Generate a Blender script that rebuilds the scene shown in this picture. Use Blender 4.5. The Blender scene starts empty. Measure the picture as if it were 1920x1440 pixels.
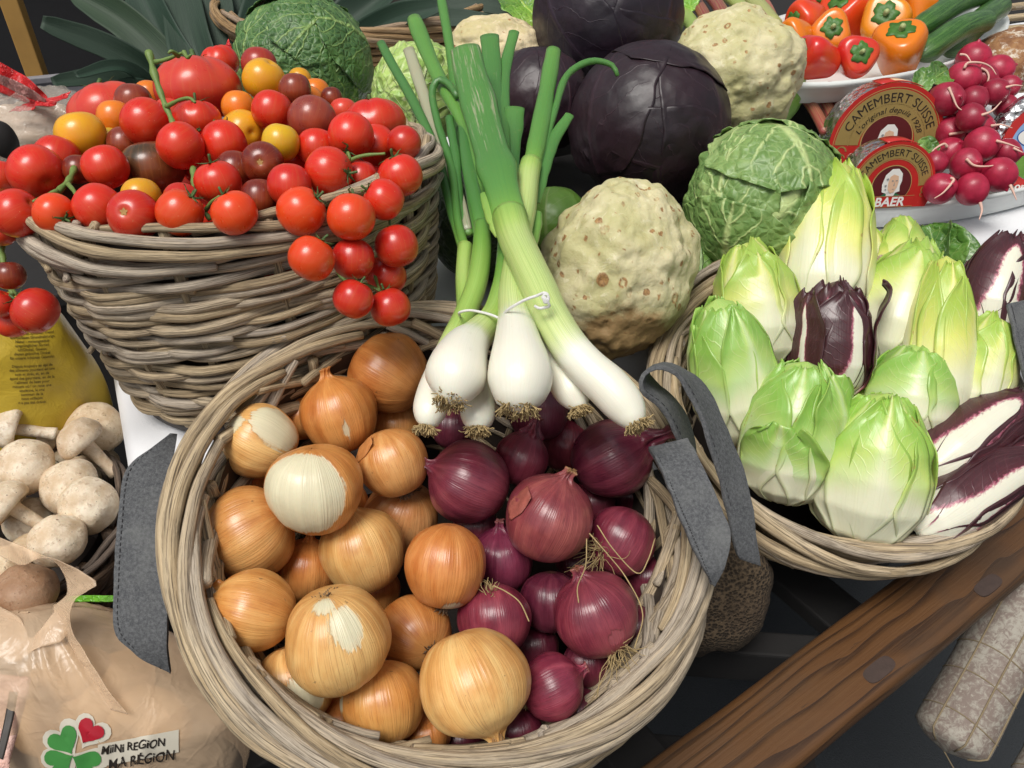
import bpy, math, random
import numpy as np
from mathutils import Vector
from mathutils.bvhtree import BVHTree

random.seed(7)
RNG = np.random.default_rng(7)
scene = bpy.context.scene
COL = scene.collection

# ------------------------------------------------------------------ camera
FPX = 1507.0                      # focal length in pixels of the 1920 px wide photograph
PITCH = math.radians(38)
CAM = np.array([0.0, 0.0, 1.5])
cam_data = bpy.data.cameras.new('camera')
cam_data.sensor_width = 36
cam_data.lens = 36 * FPX / 1920
cam_data.clip_start = 0.02
cam_data.clip_end = 200
cam = bpy.data.objects.new('camera', cam_data)
cam.location = CAM
cam.rotation_euler = (math.radians(90) - PITCH, 0, 0)
COL.objects.link(cam)
scene.camera = cam

# ------------------------------------------------------------------ light
SUN_EL, SUN_AZ = math.radians(66), math.radians(215)     # azimuth clockwise from +Y
world = bpy.data.worlds.new('World')
scene.world = world
world.use_nodes = True
wn = world.node_tree
bg = wn.nodes['Background']
sky = wn.nodes.new('ShaderNodeTexSky')
sky.sky_type = 'NISHITA'
sky.sun_disc = False
sky.sun_elevation = SUN_EL
sky.sun_rotation = SUN_AZ
sky.air_density = 1.0
sky.dust_density = 4.0
hs = wn.nodes.new('ShaderNodeHueSaturation')             # cloud cover: the sky's colour washed out
hs.inputs['Saturation'].default_value = 0.22
wn.links.new(sky.outputs[0], hs.inputs['Color'])
wn.links.new(hs.outputs[0], bg.inputs['Color'])
bg.inputs['Strength'].default_value = 0.05
sun_d = bpy.data.lights.new('sun', 'SUN')
sun_d.energy = 1.5
sun_d.angle = math.radians(26)
sun_d.color = (1.0, 0.96, 0.9)
sun = bpy.data.objects.new('sun', sun_d)
sd = Vector((math.sin(SUN_AZ) * math.cos(SUN_EL), math.cos(SUN_AZ) * math.cos(SUN_EL), math.sin(SUN_EL)))
sun.rotation_euler = sd.to_track_quat('Z', 'Y').to_euler()
sun.location = (0, 0, 3)
COL.objects.link(sun)
scene.view_settings.view_transform = 'Standard'
scene.view_settings.look = 'None'
scene.view_settings.gamma = 1
scene.view_settings.use_curve_mapping = False
scene.view_settings.exposure = 0.90

# ------------------------------------------------------------------ geometry helpers
CF = np.array([0, math.cos(PITCH), -math.sin(PITCH)])
CU = np.array([0, math.sin(PITCH), math.cos(PITCH)])
CR = np.array([1.0, 0, 0])

def P(px, py, d):
    """world point seen at a pixel of the photograph, d metres deep"""
    return CAM + d * (CF + CR * (px - 960) / FPX + CU * (720 - py) / FPX)

def AX(dx, dy, t=0.0):
    """unit direction: right / down in the picture, t towards the viewer"""
    v = CR * dx - CU * dy - CF * t
    return v / np.linalg.norm(v)

def nrm(v):
    v = np.asarray(v, float)
    return v / np.linalg.norm(v)

def plane_d(px, py, c, n):
    r = CF + CR * (px - 960) / FPX + CU * (720 - py) / FPX
    return float(np.dot(np.asarray(c) - CAM, n) / np.dot(r, n))

def frame(axis):
    a = nrm(axis)
    h = np.array([0, 0, 1.0]) if abs(a[2]) < 0.9 else np.array([1.0, 0, 0])
    x = nrm(np.cross(h, a))
    y = np.cross(a, x)
    return np.stack([x, y, a], 1)          # columns

def _hash(ix, iy, iz):
    h = (ix * 374761393 + iy * 668265263 + iz * 2147483647 + 1013) & 0xffffffff
    h = ((h ^ (h >> 13)) * 1274126177) & 0xffffffff
    return ((h ^ (h >> 16)) & 0xffff) / 65535.0

def noise3(p):
    p = np.asarray(p, float)
    i = np.floor(p).astype(np.int64)
    f = p - i
    f = f * f * (3 - 2 * f)
    out = 0
    for dx in (0, 1):
        for dy in (0, 1):
            for dz in (0, 1):
                w = (f[..., 0] if dx else 1 - f[..., 0]) * (f[..., 1] if dy else 1 - f[..., 1]) * (f[..., 2] if dz else 1 - f[..., 2])
                out = out + w * _hash(i[..., 0] + dx, i[..., 1] + dy, i[..., 2] + dz)
    return out * 2 - 1

def fbm(p, oct=3):
    p = np.asarray(p, float)
    s, a, o = 0, 1.0, 0
    for k in range(oct):
        s = s + a * noise3(p * (2 ** k) + 17.3 * k)
        a *= 0.5
    return s

def sstep(a, b, x):
    t = np.clip((x - a) / (b - a), 0, 1)
    return t * t * (3 - 2 * t)

def spline(pts, n):
    """Catmull-Rom through the rows of pts (any width), resampled to n rows"""
    p = np.asarray(pts, float)
    if len(p) == 2:
        t = np.linspace(0, 1, n)[:, None]
        return p[0] * (1 - t) + p[1] * t
    q = np.vstack([2 * p[0] - p[1], p, 2 * p[-1] - p[-2]])
    seg = np.linalg.norm(np.diff(p[:, :3], axis=0), axis=1) if p.shape[1] >= 3 else np.ones(len(p) - 1)
    cum = np.concatenate([[0], np.cumsum(np.maximum(seg, 1e-9))])
    s = np.linspace(0, cum[-1], n)
    i = np.clip(np.searchsorted(cum, s, side='right') - 1, 0, len(p) - 2)
    t = ((s - cum[i]) / (cum[i + 1] - cum[i]))[:, None]
    a, b, c, d = q[i], q[i + 1], q[i + 2], q[i + 3]
    return 0.5 * (2 * b + (c - a) * t + (2 * a - 5 * b + 4 * c - d) * t ** 2 + (3 * b - a - 3 * c + d) * t ** 3)

def mesh_obj(name, verts, faces, mat=None, parent=None, loc=None, attrs=None, smooth=True, thick=0.0, color=None):
    verts = np.ascontiguousarray(np.asarray(verts, float).reshape(-1, 3))
    me = bpy.data.meshes.new(name)
    if isinstance(faces, np.ndarray):
        k = faces.shape[1]
        nf = len(faces)
        me.vertices.add(len(verts))
        me.vertices.foreach_set('co', verts.ravel())
        me.loops.add(nf * k)
        me.loops.foreach_set('vertex_index', faces.astype(np.int32).ravel())
        me.polygons.add(nf)
        me.polygons.foreach_set('loop_start', np.arange(0, nf * k, k, dtype=np.int32))
        me.update(calc_edges=True)
    else:
        me.from_pydata([tuple(v) for v in verts], [], faces)
        me.update()
    me.polygons.foreach_set('use_smooth', np.full(len(me.polygons), bool(smooth)))
    for k, v in (attrs or {}).items():
        v = np.ascontiguousarray(v, float)
        if v.ndim == 2 and v.shape[-1] == 3:
            me.attributes.new(k, 'FLOAT_VECTOR', 'POINT').data.foreach_set('vector', v.ravel())
        else:
            me.attributes.new(k, 'FLOAT', 'POINT').data.foreach_set('value', v.ravel())
    if mat:
        me.materials.append(mat)
    o = bpy.data.objects.new(name, me)
    COL.objects.link(o)
    if parent is not None:
        o.parent = parent
        if color is None:
            o.color = parent.color
    if loc is not None:
        o.location = loc
    if color is not None:
        o.color = (*color, 1)
    if thick:
        m = o.modifiers.new('thickness', 'SOLIDIFY')
        m.thickness = thick
        m.offset = -1
    return o

def tag(o, label, cat, group=None, kind=None):
    if label: o['label'] = label
    if cat: o['category'] = cat
    if group: o['group'] = group
    if kind: o['kind'] = kind
    return o

def thing(name, loc, label, cat, group=None, color=None):
    o = bpy.data.objects.new(name, None)
    o.empty_display_size = 0.02
    COL.objects.link(o)
    o.location = loc
    if color: o.color = (*color, 1)
    return tag(o, label, cat, group)

def grid_faces(nu, nv, closed):
    i = np.arange(nu if closed else nu - 1)
    j = np.arange(nv - 1)
    I, J = np.meshgrid(i, j)
    I2 = (I + 1) % nu
    return np.stack([J * nu + I, J * nu + I2, (J + 1) * nu + I2, (J + 1) * nu + I], -1).reshape(-1, 4)

def tube_data(path, rad, segs=8, flat=1.0, twist=0.0, cap=True, up=None):
    """path Nx3, rad scalar/array -> verts, faces, attr mer (cos, sin, length)"""
    path = np.asarray(path, float)
    n = len(path)
    rad = np.broadcast_to(np.asarray(rad, float), (n,)).copy()
    if cap:
        t0 = nrm(path[1] - path[0]); t1 = nrm(path[-1] - path[-2])
        path = np.vstack([path[0] - t0 * rad[0] * .25, path, path[-1] + t1 * rad[-1] * .25])
        rad = np.concatenate([[rad[0] * .02], rad, [rad[-1] * .02]])
        n += 2
    T = np.gradient(path, axis=0)
    T /= np.linalg.norm(T, axis=1, keepdims=True) + 1e-12
    x = np.cross(up if up is not None else [0.13, 0.21, 0.97], T[0])
    if np.linalg.norm(x) < 1e-4: x = np.cross([1, 0, 0], T[0])
    x = nrm(x)
    X = np.zeros((n, 3))
    for k in range(n):
        x = x - T[k] * np.dot(x, T[k])
        x = x / (np.linalg.norm(x) + 1e-12)
        X[k] = x
    Y = np.cross(T, X)
    s = np.concatenate([[0], np.cumsum(np.linalg.norm(np.diff(path, axis=0), axis=1))])
    th = np.linspace(0, 2 * math.pi, segs, endpoint=False)
    ang = th[None] + twist * s[:, None]
    v = path[:, None] + (rad[:, None] * np.cos(ang))[..., None] * X[:, None] + (rad[:, None] * np.sin(ang) * flat)[..., None] * Y[:, None]
    mer = np.stack([np.broadcast_to(np.cos(th), (n, segs)), np.broadcast_to(np.sin(th), (n, segs)), np.broadcast_to(s[:, None], (n, segs))], -1)
    return v.reshape(-1, 3), grid_faces(segs, n, True), mer.reshape(-1, 3)

def tube_obj(name, path, rad, mat, parent=None, segs=8, loc=None, origin=None, flat=1.0, attrs=None, color=None, cap=True, up=None, jitter=0.0):
    v, f, m = tube_data(path, rad, segs, flat, cap=cap, up=up)
    if jitter:
        rr = np.mean(rad)
        v = v + (noise3(v / (rr * 3.0) + random.random() * 50)[:, None] * (v - v.reshape(-1, segs, 3).mean(1).repeat(segs, 0)) * jitter)
    if origin is not None: v = v - origin
    a = {'mer': m}
    if attrs:
        for k, q in attrs.items():
            q = np.asarray(q, float)
            if cap: q = np.concatenate([[q[0]], q, [q[-1]]])
            a[k] = np.repeat(q, segs)
    return mesh_obj(name, v, f, mat, parent, loc, a, color=color)

def merge(parts):
    """parts: (v, f, mer) -> one"""
    vs, fs, ms, o = [], [], [], 0
    for v, f, m in parts:
        vs.append(v); fs.append(f + o); ms.append(m); o += len(v)
    return np.vstack(vs), np.vstack(fs), np.vstack(ms)

def lathe_data(prof, nu=48, nv=40):
    p = spline(np.asarray(prof, float), nv)
    r, z = np.maximum(p[:, 0], 1e-4), p[:, 1]
    th = np.linspace(0, 2 * math.pi, nu, endpoint=False)
    v = np.stack([r[:, None] * np.cos(th), r[:, None] * np.sin(th), np.broadcast_to(z[:, None], (nv, nu))], -1)
    vv = np.linspace(0, 1, nv)
    mer = np.stack([np.broadcast_to(np.cos(th), (nv, nu)), np.broadcast_to(np.sin(th), (nv, nu)), np.broadcast_to(vv[:, None], (nv, nu))], -1)
    return v.reshape(-1, 3), grid_faces(nu, nv, True), mer.reshape(-1, 3)

def box_data(sx, sy, sz, bev=0.0):
    x, y, z = sx / 2, sy / 2, sz / 2
    v = np.array([(a, b, c) for c in (-z, z) for b in (-y, y) for a in (-x, x)], float)
    f = np.array([(0, 2, 3, 1), (4, 5, 7, 6), (0, 1, 5, 4), (2, 6, 7, 3), (0, 4, 6, 2), (1, 3, 7, 5)])
    return v, f

def box_obj(name, c, size, M=None, mat=None, parent=None, bev=0.003, origin=None, color=None):
    v, f = box_data(*size)
    if M is not None: v = v @ np.asarray(M).T
    c = np.asarray(c, float)
    if parent is not None:
        o = mesh_obj(name, v, f, mat, parent, c - (origin if origin is not None else np.array(parent.location)), smooth=False, color=color)
    else:
        o = mesh_obj(name, v, f, mat, None, c, smooth=False, color=color)
    if bev:
        m = o.modifiers.new('bevel', 'BEVEL'); m.width = bev; m.segments = 2
    return o

def rotz(a):
    c, s = math.cos(a), math.sin(a)
    return np.array([[c, -s, 0], [s, c, 0], [0, 0, 1.0]])

def settle(items, iters=120, fwd=0.03, back=0.16, slack=0.95):
    """items: dicts px, py, r (pixels), d, layer: move things along their sight lines until they touch but do not overlap"""
    n = len(items)
    d = np.array([i['d'] for i in items]); d0 = d.copy()
    lay = np.array([i['layer'] for i in items], float)
    px = np.array([i['px'] for i in items], float); py = np.array([i['py'] for i in items], float); rp = np.array([i['r'] for i in items], float)
    for k in range(iters):
        c = np.array([P(px[i], py[i], d[i]) for i in range(n)])
        r = rp * d / FPX
        mv = np.zeros(n)
        for i in range(n):
            dv = np.linalg.norm(c - c[i], axis=1)
            ov = (r + r[i]) * slack - dv
            ov[i] = -1
            for j in np.nonzero(ov > 0)[0]:
                if j < i: continue
                o = ov[j] * 0.5
                if lay[i] > lay[j]: mv[j] += o; mv[i] -= o * .15
                elif lay[j] > lay[i]: mv[i] += o; mv[j] -= o * .15
                elif d[i] <= d[j]: mv[j] += o * .5; mv[i] -= o * .5
                else: mv[i] += o * .5; mv[j] -= o * .5
        d = np.clip(d + np.clip(mv, -.01, .01), d0 - fwd, d0 + back)
    for i in range(n):
        items[i]['c'] = P(px[i], py[i], d[i]); items[i]['R'] = rp[i] * d[i] / FPX; items[i]['dd'] = d[i]
    return items

# ------------------------------------------------------------------ material helpers
class MT:
    def __init__(s, name, rough=0.5, **kw):
        s.mat = bpy.data.materials.new(name)
        s.mat.use_nodes = True
        s.nt = s.mat.node_tree
        s.b = s.nt.nodes['Principled BSDF']
        s.b.inputs['Roughness'].default_value = rough
        for k, v in kw.items():
            s.set(k, v)
    def set(s, k, v):
        i = s.b.inputs[k.replace('_', ' ')]
        s.put(i, v)
        return s
    def put(s, sock, v):
        if isinstance(v, bpy.types.NodeSocket): s.nt.links.new(v, sock)
        elif v is not None:
            if isinstance(v, (tuple, list)) and len(v) == 3 and sock.type == 'RGBA': v = (*v, 1)
            sock.default_value = v
    def node(s, t, **kw):
        n = s.nt.nodes.new(t)
        for k, v in kw.items():
            if k in n.inputs: s.put(n.inputs[k], v)
            else: setattr(n, k, v)
        return n
    def attr(s, name, out='Vector'):
        return s.node('ShaderNodeAttribute', attribute_name=name).outputs[out]
    def obj(s): return s.node('ShaderNodeTexCoord').outputs['Object']
    def ocol(s): return s.node('ShaderNodeObjectInfo').outputs['Color']
    def orand(s): return s.node('ShaderNodeObjectInfo').outputs['Random']
    def vscale(s, v, sc, off=None):
        n = s.node('ShaderNodeMapping')
        s.put(n.inputs['Vector'], v); s.put(n.inputs['Scale'], sc)
        if off is not None: s.put(n.inputs['Location'], off)
        return n.outputs[0]
    def noise(s, v, scale=5.0, detail=3.0, rough=0.5, dist=0.0):
        n = s.node('ShaderNodeTexNoise', Scale=scale, Detail=detail, Roughness=rough, Distortion=dist)
        if v is not None: s.put(n.inputs['Vector'], v)
        return n.outputs['Fac']
    def noisec(s, v, scale=5.0, detail=2.0):
        n = s.node('ShaderNodeTexNoise', Scale=scale, Detail=detail)
        s.put(n.inputs['Vector'], v)
        return n.outputs['Color']
    def vor(s, v, scale=5.0, feature='F1', out='Distance', rnd=1.0):
        n = s.node('ShaderNodeTexVoronoi', feature=feature, Scale=scale, Randomness=rnd)
        s.put(n.inputs['Vector'], v)
        return n.outputs[out]
    def ramp(s, f, stops, interp='LINEAR'):
        n = s.node('ShaderNodeValToRGB')
        s.put(n.inputs[0], f)
        cr = n.color_ramp
        cr.interpolation = interp
        while len(cr.elements) < len(stops): cr.elements.new(0.5)
        for e, (p, c) in zip(cr.elements, stops):
            e.position = p
            e.color = (c, c, c, 1) if isinstance(c, (int, float)) else (*c, 1)
        return n.outputs[0]
    def mix(s, f, a, b, blend='MIX'):
        n = s.node('ShaderNodeMix', data_type='RGBA', blend_type=blend)
        s.put(n.inputs[0], f); s.put(n.inputs[6], a); s.put(n.inputs[7], b)
        return n.outputs[2]
    def m(s, op, a, b=None, c=None, clamp=False):
        n = s.node('ShaderNodeMath', operation=op, use_clamp=clamp)
        s.put(n.inputs[0], a)
        if b is not None: s.put(n.inputs[1], b)
        if c is not None: s.put(n.inputs[2], c)
        return n.outputs[0]
    def sep(s, v):
        n = s.node('ShaderNodeSeparateXYZ'); s.put(n.inputs[0], v)
        return n.outputs
    def comb(s, x, y, z):
        n = s.node('ShaderNodeCombineXYZ'); s.put(n.inputs[0], x); s.put(n.inputs[1], y); s.put(n.inputs[2], z)
        return n.outputs[0]
    def smooth(s, x, a, b):
        n = s.node('ShaderNodeMapRange', interpolation_type='SMOOTHSTEP')
        s.put(n.inputs[0], x); s.put(n.inputs[1], a); s.put(n.inputs[2], b)
        return n.outputs[0]
    def bump(s, h, strength=0.3, dist=0.001, prev=None):
        n = s.node('ShaderNodeBump', Strength=strength, Distance=dist, Height=h)
        if prev is not None: s.put(n.inputs['Normal'], prev)
        s.put(s.b.inputs['Normal'], n.outputs[0])
        return n.outputs[0]
    def tintvary(s, col, amt=0.15):
        """per-object brightness variation"""
        r = s.m('MULTIPLY_ADD', s.orand(), 2 * amt, 1 - amt)
        return s.mix(1.0, col, s.comb(r, r, r), 'MULTIPLY')

def wood_like(name, c1, c2, c3, scale=1.0, rough=0.75, axis='mer'):
    t = MT(name, rough)
    v = t.attr('mer')
    rnd = t.orand()
    off = t.comb(t.m('MULTIPLY', rnd, 37.0), t.m('MULTIPLY', rnd, 91.0), t.m('MULTIPLY', rnd, 53.0))
    g = t.noise(t.vscale(v, (0.7, 0.7, 5 * scale), off), 2.0, 4, 0.6, 0.2)
    fine = t.noise(t.vscale(v, (1.7, 1.7, 7 * scale), off), 3.0, 4, 0.72)
    blot = t.noise(t.vscale(v, (0.5, 0.5, 16 * scale), off), 1.6, 4, 0.65)
    col = t.ramp(g, [(0.30, c2), (0.43, c1), (0.60, c3), (0.75, c1)])
    grey = tuple(0.5 * sum(c3) / 3 + 0.5 * x * 0.9 for x in c2)
    col = t.mix(t.m('MULTIPLY', t.smooth(t.m('ADD', rnd, t.m('MULTIPLY', blot, 0.6)), 0.60, 1.2), 0.68), col, grey)
    col = t.mix(t.m('MULTIPLY', t.smooth(fine, 0.48, 0.64), 0.9), col, tuple(x * 0.34 for x in c2))
    col = t.mix(t.m('MULTIPLY', t.smooth(fine, 0.45, 0.32), 0.5), col, tuple(min(1, x * 1.35) for x in c3))
    col = t.mix(t.m('MULTIPLY', t.smooth(blot, 0.55, 0.72), 0.6), col, tuple(x * 0.5 for x in c2))
    spots = t.smooth(t.noise(t.vscale(v, (3, 3, 120 * scale), off), 3.5, 1, 0.5), 0.73, 0.82)
    col = t.mix(t.m('MULTIPLY', spots, 0.7), col, (0.06, 0.035, 0.02))
    t.set('Base Color', t.tintvary(col, 0.2))
    t.bump(t.m('ADD', fine, t.m('MULTIPLY', g, 0.8)), 0.9, 0.0016)
    return t.mat

def flat_mat(name, col, rough=0.6, var=0.0, bump=0.0, bscale=200, **kw):
    t = MT(name, rough, **kw)
    c = col
    if var:
        n = t.noise(t.obj(), bscale * 0.3, 4, 0.6)
        c = t.mix(n, tuple(x * (1 - var) for x in col), tuple(min(1, x * (1 + var)) for x in col))
    t.set('Base Color', c)
    if bump: t.bump(t.noise(t.obj(), bscale, 3, 0.6), bump, 0.001)
    return t.mat
# ------------------------------------------------------------------ materials
M = {}
M['wicker'] = wood_like('willow_grey', (0.45, 0.335, 0.195), (0.28, 0.21, 0.135), (0.62, 0.49, 0.31))
M['wicker_tan'] = wood_like('willow_tan', (0.36, 0.22, 0.095), (0.24, 0.13, 0.05), (0.48, 0.32, 0.16))
M['wicker_dark'] = wood_like('willow_brown', (0.14, 0.085, 0.05), (0.08, 0.05, 0.03), (0.2, 0.13, 0.08))

def m_tomato():
    t = MT('tomato_skin', 0.3, Coat_Weight=0.15, Coat_Roughness=0.1, Subsurface_Weight=0.12, Subsurface_Scale=0.01)
    t.b.inputs['Subsurface Radius'].default_value = (1.0, 0.2, 0.1)
    o = t.obj(); col = t.ocol(); z = t.sep(t.attr('mer'))[2]
    n = t.noise(o, 28, 3, 0.55)
    c = t.mix(t.smooth(n, 0.35, 0.75), col, t.mix(0.28, col, (0.75, 0.14, 0.02)))
    c = t.mix(t.m('MULTIPLY', t.smooth(z, 0.72, 0.97), 0.45), c, t.mix(0.6, col, (0.55, 0.26, 0.03)))
    st = t.noise(t.vscale(t.attr('mer'), (14, 14, 1.4)), 1.3, 2, 0.5)
    c = t.mix(t.m('MULTIPLY', t.smooth(st, 0.5, 0.75), 0.16), c, (0.6, 0.25, 0.08))
    sp = t.smooth(t.vor(o, 210), 0.10, 0.05)
    c = t.mix(t.m('MULTIPLY', sp, 0.35), c, (0.75, 0.5, 0.25))
    t.set('Base Color', c)
    t.set('Roughness', t.m('MULTIPLY_ADD', t.noise(o, 60, 4, 0.65), 0.25, 0.18))
    t.bump(t.noise(o, 45, 2, 0.5), 0.08, 0.002)
    return t.mat
M['tomato'] = m_tomato()
M['scar'] = flat_mat('corky_scar', (0.42, 0.24, 0.08), 0.8, 0.4, 0.6, 900)

def m_calyx():
    t = MT('tomato_green', 0.6)
    n = t.noise(t.obj(), 160, 3, 0.6)
    t.set('Base Color', t.mix(n, (0.022, 0.05, 0.014), (0.11, 0.19, 0.045)))
    t.bump(t.noise(t.obj(), 900, 2), 0.4, 0.0004)
    return t.mat
M['calyx'] = m_calyx()
def m_vine():
    t = MT('tomato_vine', 0.55)
    n = t.noise(t.obj(), 120, 3, 0.6)
    t.set('Base Color', t.mix(n, (0.09, 0.16, 0.03), (0.2, 0.29, 0.075)))
    t.bump(t.noise(t.obj(), 1200, 2), 0.5, 0.0005)
    return t.mat
M['vine'] = m_vine()

def m_onion(name, dark, mid, light, line, peelcol, rough=0.31):
    t = MT(name, rough, Coat_Weight=0.16, Coat_Roughness=0.2, Subsurface_Weight=0.05, Subsurface_Scale=0.006)
    mer = t.attr('mer'); o = t.obj()
    rnd = t.orand(); off = t.comb(t.m('MULTIPLY', rnd, 31.0), t.m('MULTIPLY', rnd, 77.0), t.m('MULTIPLY', rnd, 13.0))
    n1 = t.noise(t.vscale(mer, (2.0, 2.0, 1.6), off), 1.5, 5, 0.6)
    n2 = t.noise(t.vscale(mer, (15, 15, 0.9), off), 2.0, 2, 0.45)
    n3 = t.noise(o, 16, 4, 0.62)
    c = t.ramp(n1, [(0.28, dark), (0.5, mid), (0.72, light)])
    c = t.mix(t.smooth(n3, 0.4, 0.75), c, light)
    rid = t.m('ABSOLUTE', t.m('SUBTRACT', n2, 0.5))
    c = t.mix(t.m('MULTIPLY', t.m('MULTIPLY', t.smooth(rid, 0.02, 0.0), t.smooth(n3, 0.3, 0.55)), 0.6), c, line)
    c = t.mix(t.m('MULTIPLY', t.smooth(n2, 0.55, 0.72), 0.14), c, light)
    z = t.sep(mer)[2]
    pole = t.m('MAXIMUM', t.smooth(z, 0.10, 0.02), t.smooth(z, 0.80, 0.97))
    c = t.mix(t.m('MULTIPLY', pole, 0.6), c, t.mix(0.45, dark, (0.36, 0.22, 0.09)))
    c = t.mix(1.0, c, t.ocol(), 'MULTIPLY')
    spk = t.smooth(t.noise(o, 240, 2, 0.6), 0.70, 0.78)
    c = t.mix(t.m('MULTIPLY', spk, 0.5), c, (0.05, 0.025, 0.012))
    dirt = t.smooth(t.noise(o, 34, 4, 0.7), 0.60, 0.78)
    c = t.mix(t.m('MULTIPLY', dirt, 0.28), c, (0.12, 0.06, 0.03))
    pk = t.attr('peel', 'Fac')
    edge = t.m('ADD', pk, t.m('ADD', t.m('MULTIPLY', t.m('SUBTRACT', t.noise(o, 60, 4, 0.65), 0.5), 0.2), t.m('MULTIPLY', t.m('SUBTRACT', t.noise(t.vscale(mer, (9, 9, 1.2), off), 1.4, 3, 0.6), 0.5), 0.3)))
    msk = t.m('ADD', t.m('MULTIPLY', t.smooth(edge, -0.015, 0.02), 0.72), t.m('MULTIPLY', t.smooth(edge, -0.06, 0.14), 0.28))
    pc = t.mix(t.noise(t.vscale(mer, (9, 9, .7)), 2, 2), peelcol, tuple(x * 0.82 for x in peelcol))
    c = t.mix(msk, c, pc)
    t.set('Base Color', c)
    t.set('Roughness', t.m('MULTIPLY_ADD', n3, 0.25, rough - 0.1))
    h = t.m('ADD', t.m('MULTIPLY', n2, 0.6), t.m('MULTIPLY', msk, -1.4))
    t.bump(t.m('ADD', h, t.m('MULTIPLY', t.noise(o, 55, 3, 0.6), 0.6)), 0.5, 0.0016)
    return t.mat
M['onion'] = m_onion('onion_skin', (0.42, 0.155, 0.038), (0.56, 0.25, 0.070), (0.70, 0.41, 0.155), (0.24, 0.08, 0.025), (0.76, 0.70, 0.48))
M['redonion'] = m_onion('red_onion_skin', (0.075, 0.010, 0.022), (0.13, 0.017, 0.035), (0.24, 0.05, 0.07), (0.04, 0.005, 0.014), (0.34, 0.08, 0.10), 0.28)
M['neck'] = flat_mat('dry_onion_neck', (0.36, 0.2, 0.08), 0.75, 0.5, 0.6, 500)
M['rneck'] = flat_mat('dry_red_onion_neck', (0.3, 0.08, 0.06), 0.6, 0.5, 0.5, 500)
M['root'] = flat_mat('dry_roots', (0.38, 0.28, 0.13), 0.85, 0.5)
M['rootdark'] = flat_mat('dark_roots', (0.15, 0.10, 0.06), 0.9, 0.5)
M['flake'] = flat_mat('papery_flake', (0.5, 0.2, 0.06), 0.4, 0.35, 0.4, 300)

def m_spring():
    t = MT('spring_onion', 0.32, Coat_Weight=0.2, Coat_Roughness=0.2, Subsurface_Weight=0.12, Subsurface_Scale=0.008)
    g = t.attr('g', 'Fac'); mer = t.attr('mer'); o = t.obj()
    ln = t.noise(t.vscale(mer, (9, 9, 0.8)), 3.2, 2, 0.5)
    lines = t.smooth(t.m('ABSOLUTE', t.m('SUBTRACT', ln, 0.5)), 0.05, 0.0)
    g2 = t.m('ADD', g, t.m('MULTIPLY', t.m('SUBTRACT', ln, 0.5), 0.12))
    c = t.ramp(g2, [(0.0, (0.80, 0.78, 0.66)), (0.16, (0.80, 0.80, 0.68)), (0.28, (0.60, 0.69, 0.30)), (0.42, (0.38, 0.55, 0.13)), (0.6, (0.17, 0.36, 0.06)), (0.8, (0.085, 0.24, 0.05)), (1.0, (0.045, 0.15, 0.04))])
    mid = t.m('MULTIPLY', t.smooth(g, 0.1, 0.3), t.smooth(g, 0.75, 0.5))
    c = t.mix(t.m('MULTIPLY', lines, t.m('MULTIPLY_ADD', mid, 0.5, 0.06)), c, (0.16, 0.30, 0.04))
    d = t.attr('dry', 'Fac')
    dn = t.m('ADD', d, t.m('MULTIPLY', t.m('SUBTRACT', t.noise(t.vscale(mer, (2.5, 2.5, 9)), 2.0, 4, 0.7), 0.5), 1.2))
    c = t.mix(t.smooth(dn, 0.35, 0.6), c, (0.36, 0.36, 0.24))
    br = t.smooth(t.noise(o, 90, 4, 0.7), 0.62, 0.74)
    c = t.mix(t.m('MULTIPLY', br, 0.18), c, (0.35, 0.27, 0.12))
    t.set('Base Color', c)
    t.bump(t.m('ADD', ln, t.noise(o, 60, 3)), 0.3, 0.0008)
    return t.mat
M['spring'] = m_spring()

def m_celeriac():
    t = MT('celeriac_skin', 0.62, Subsurface_Weight=0.04, Subsurface_Scale=0.006)
    o = t.obj(); s = t.attr('scar', 'Fac'); dr = t.attr('dirt', 'Fac')
    n = t.noise(o, 13, 4, 0.6); f = t.noise(o, 70, 5, 0.68, 0.6)
    c = t.mix(t.smooth(n, 0.38, 0.62), (0.50, 0.46, 0.235), (0.63, 0.56, 0.355))
    c = t.mix(t.smooth(f, 0.52, 0.72), c, (0.68, 0.62, 0.42))
    c = t.mix(t.m('MULTIPLY', t.smooth(f, 0.46, 0.30), 0.45), c, (0.36, 0.30, 0.11))
    ring = t.smooth(t.m('ADD', s, t.m('MULTIPLY', t.m('SUBTRACT', f, 0.5), 0.5)), 0.15, 0.5)
    c = t.mix(t.m('MULTIPLY', ring, 0.92), c, t.mix(t.smooth(t.noise(o, 260, 3, .7), .35, .65), (0.20, 0.09, 0.028), (0.42, 0.22, 0.08)))
    dd = t.smooth(t.m('ADD', dr, t.m('MULTIPLY', t.m('SUBTRACT', t.noise(o, 48, 5, 0.7), 0.5), 1.0)), 0.35, 0.75)
    c = t.mix(dd, c, (0.30, 0.19, 0.085))
    sk = t.smooth(t.noise(o, 190, 3, 0.6), 0.66, 0.76)
    c = t.mix(t.m('MULTIPLY', sk, 0.5), c, (0.26, 0.13, 0.045))
    c = t.mix(1.0, c, t.ocol(), 'MULTIPLY')
    t.set('Base Color', c)
    t.bump(t.m('ADD', f, t.m('MULTIPLY', t.noise(o, 260, 3, 0.6), 0.5)), 0.6, 0.0022)
    return t.mat
M['celeriac'] = m_celeriac()

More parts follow.
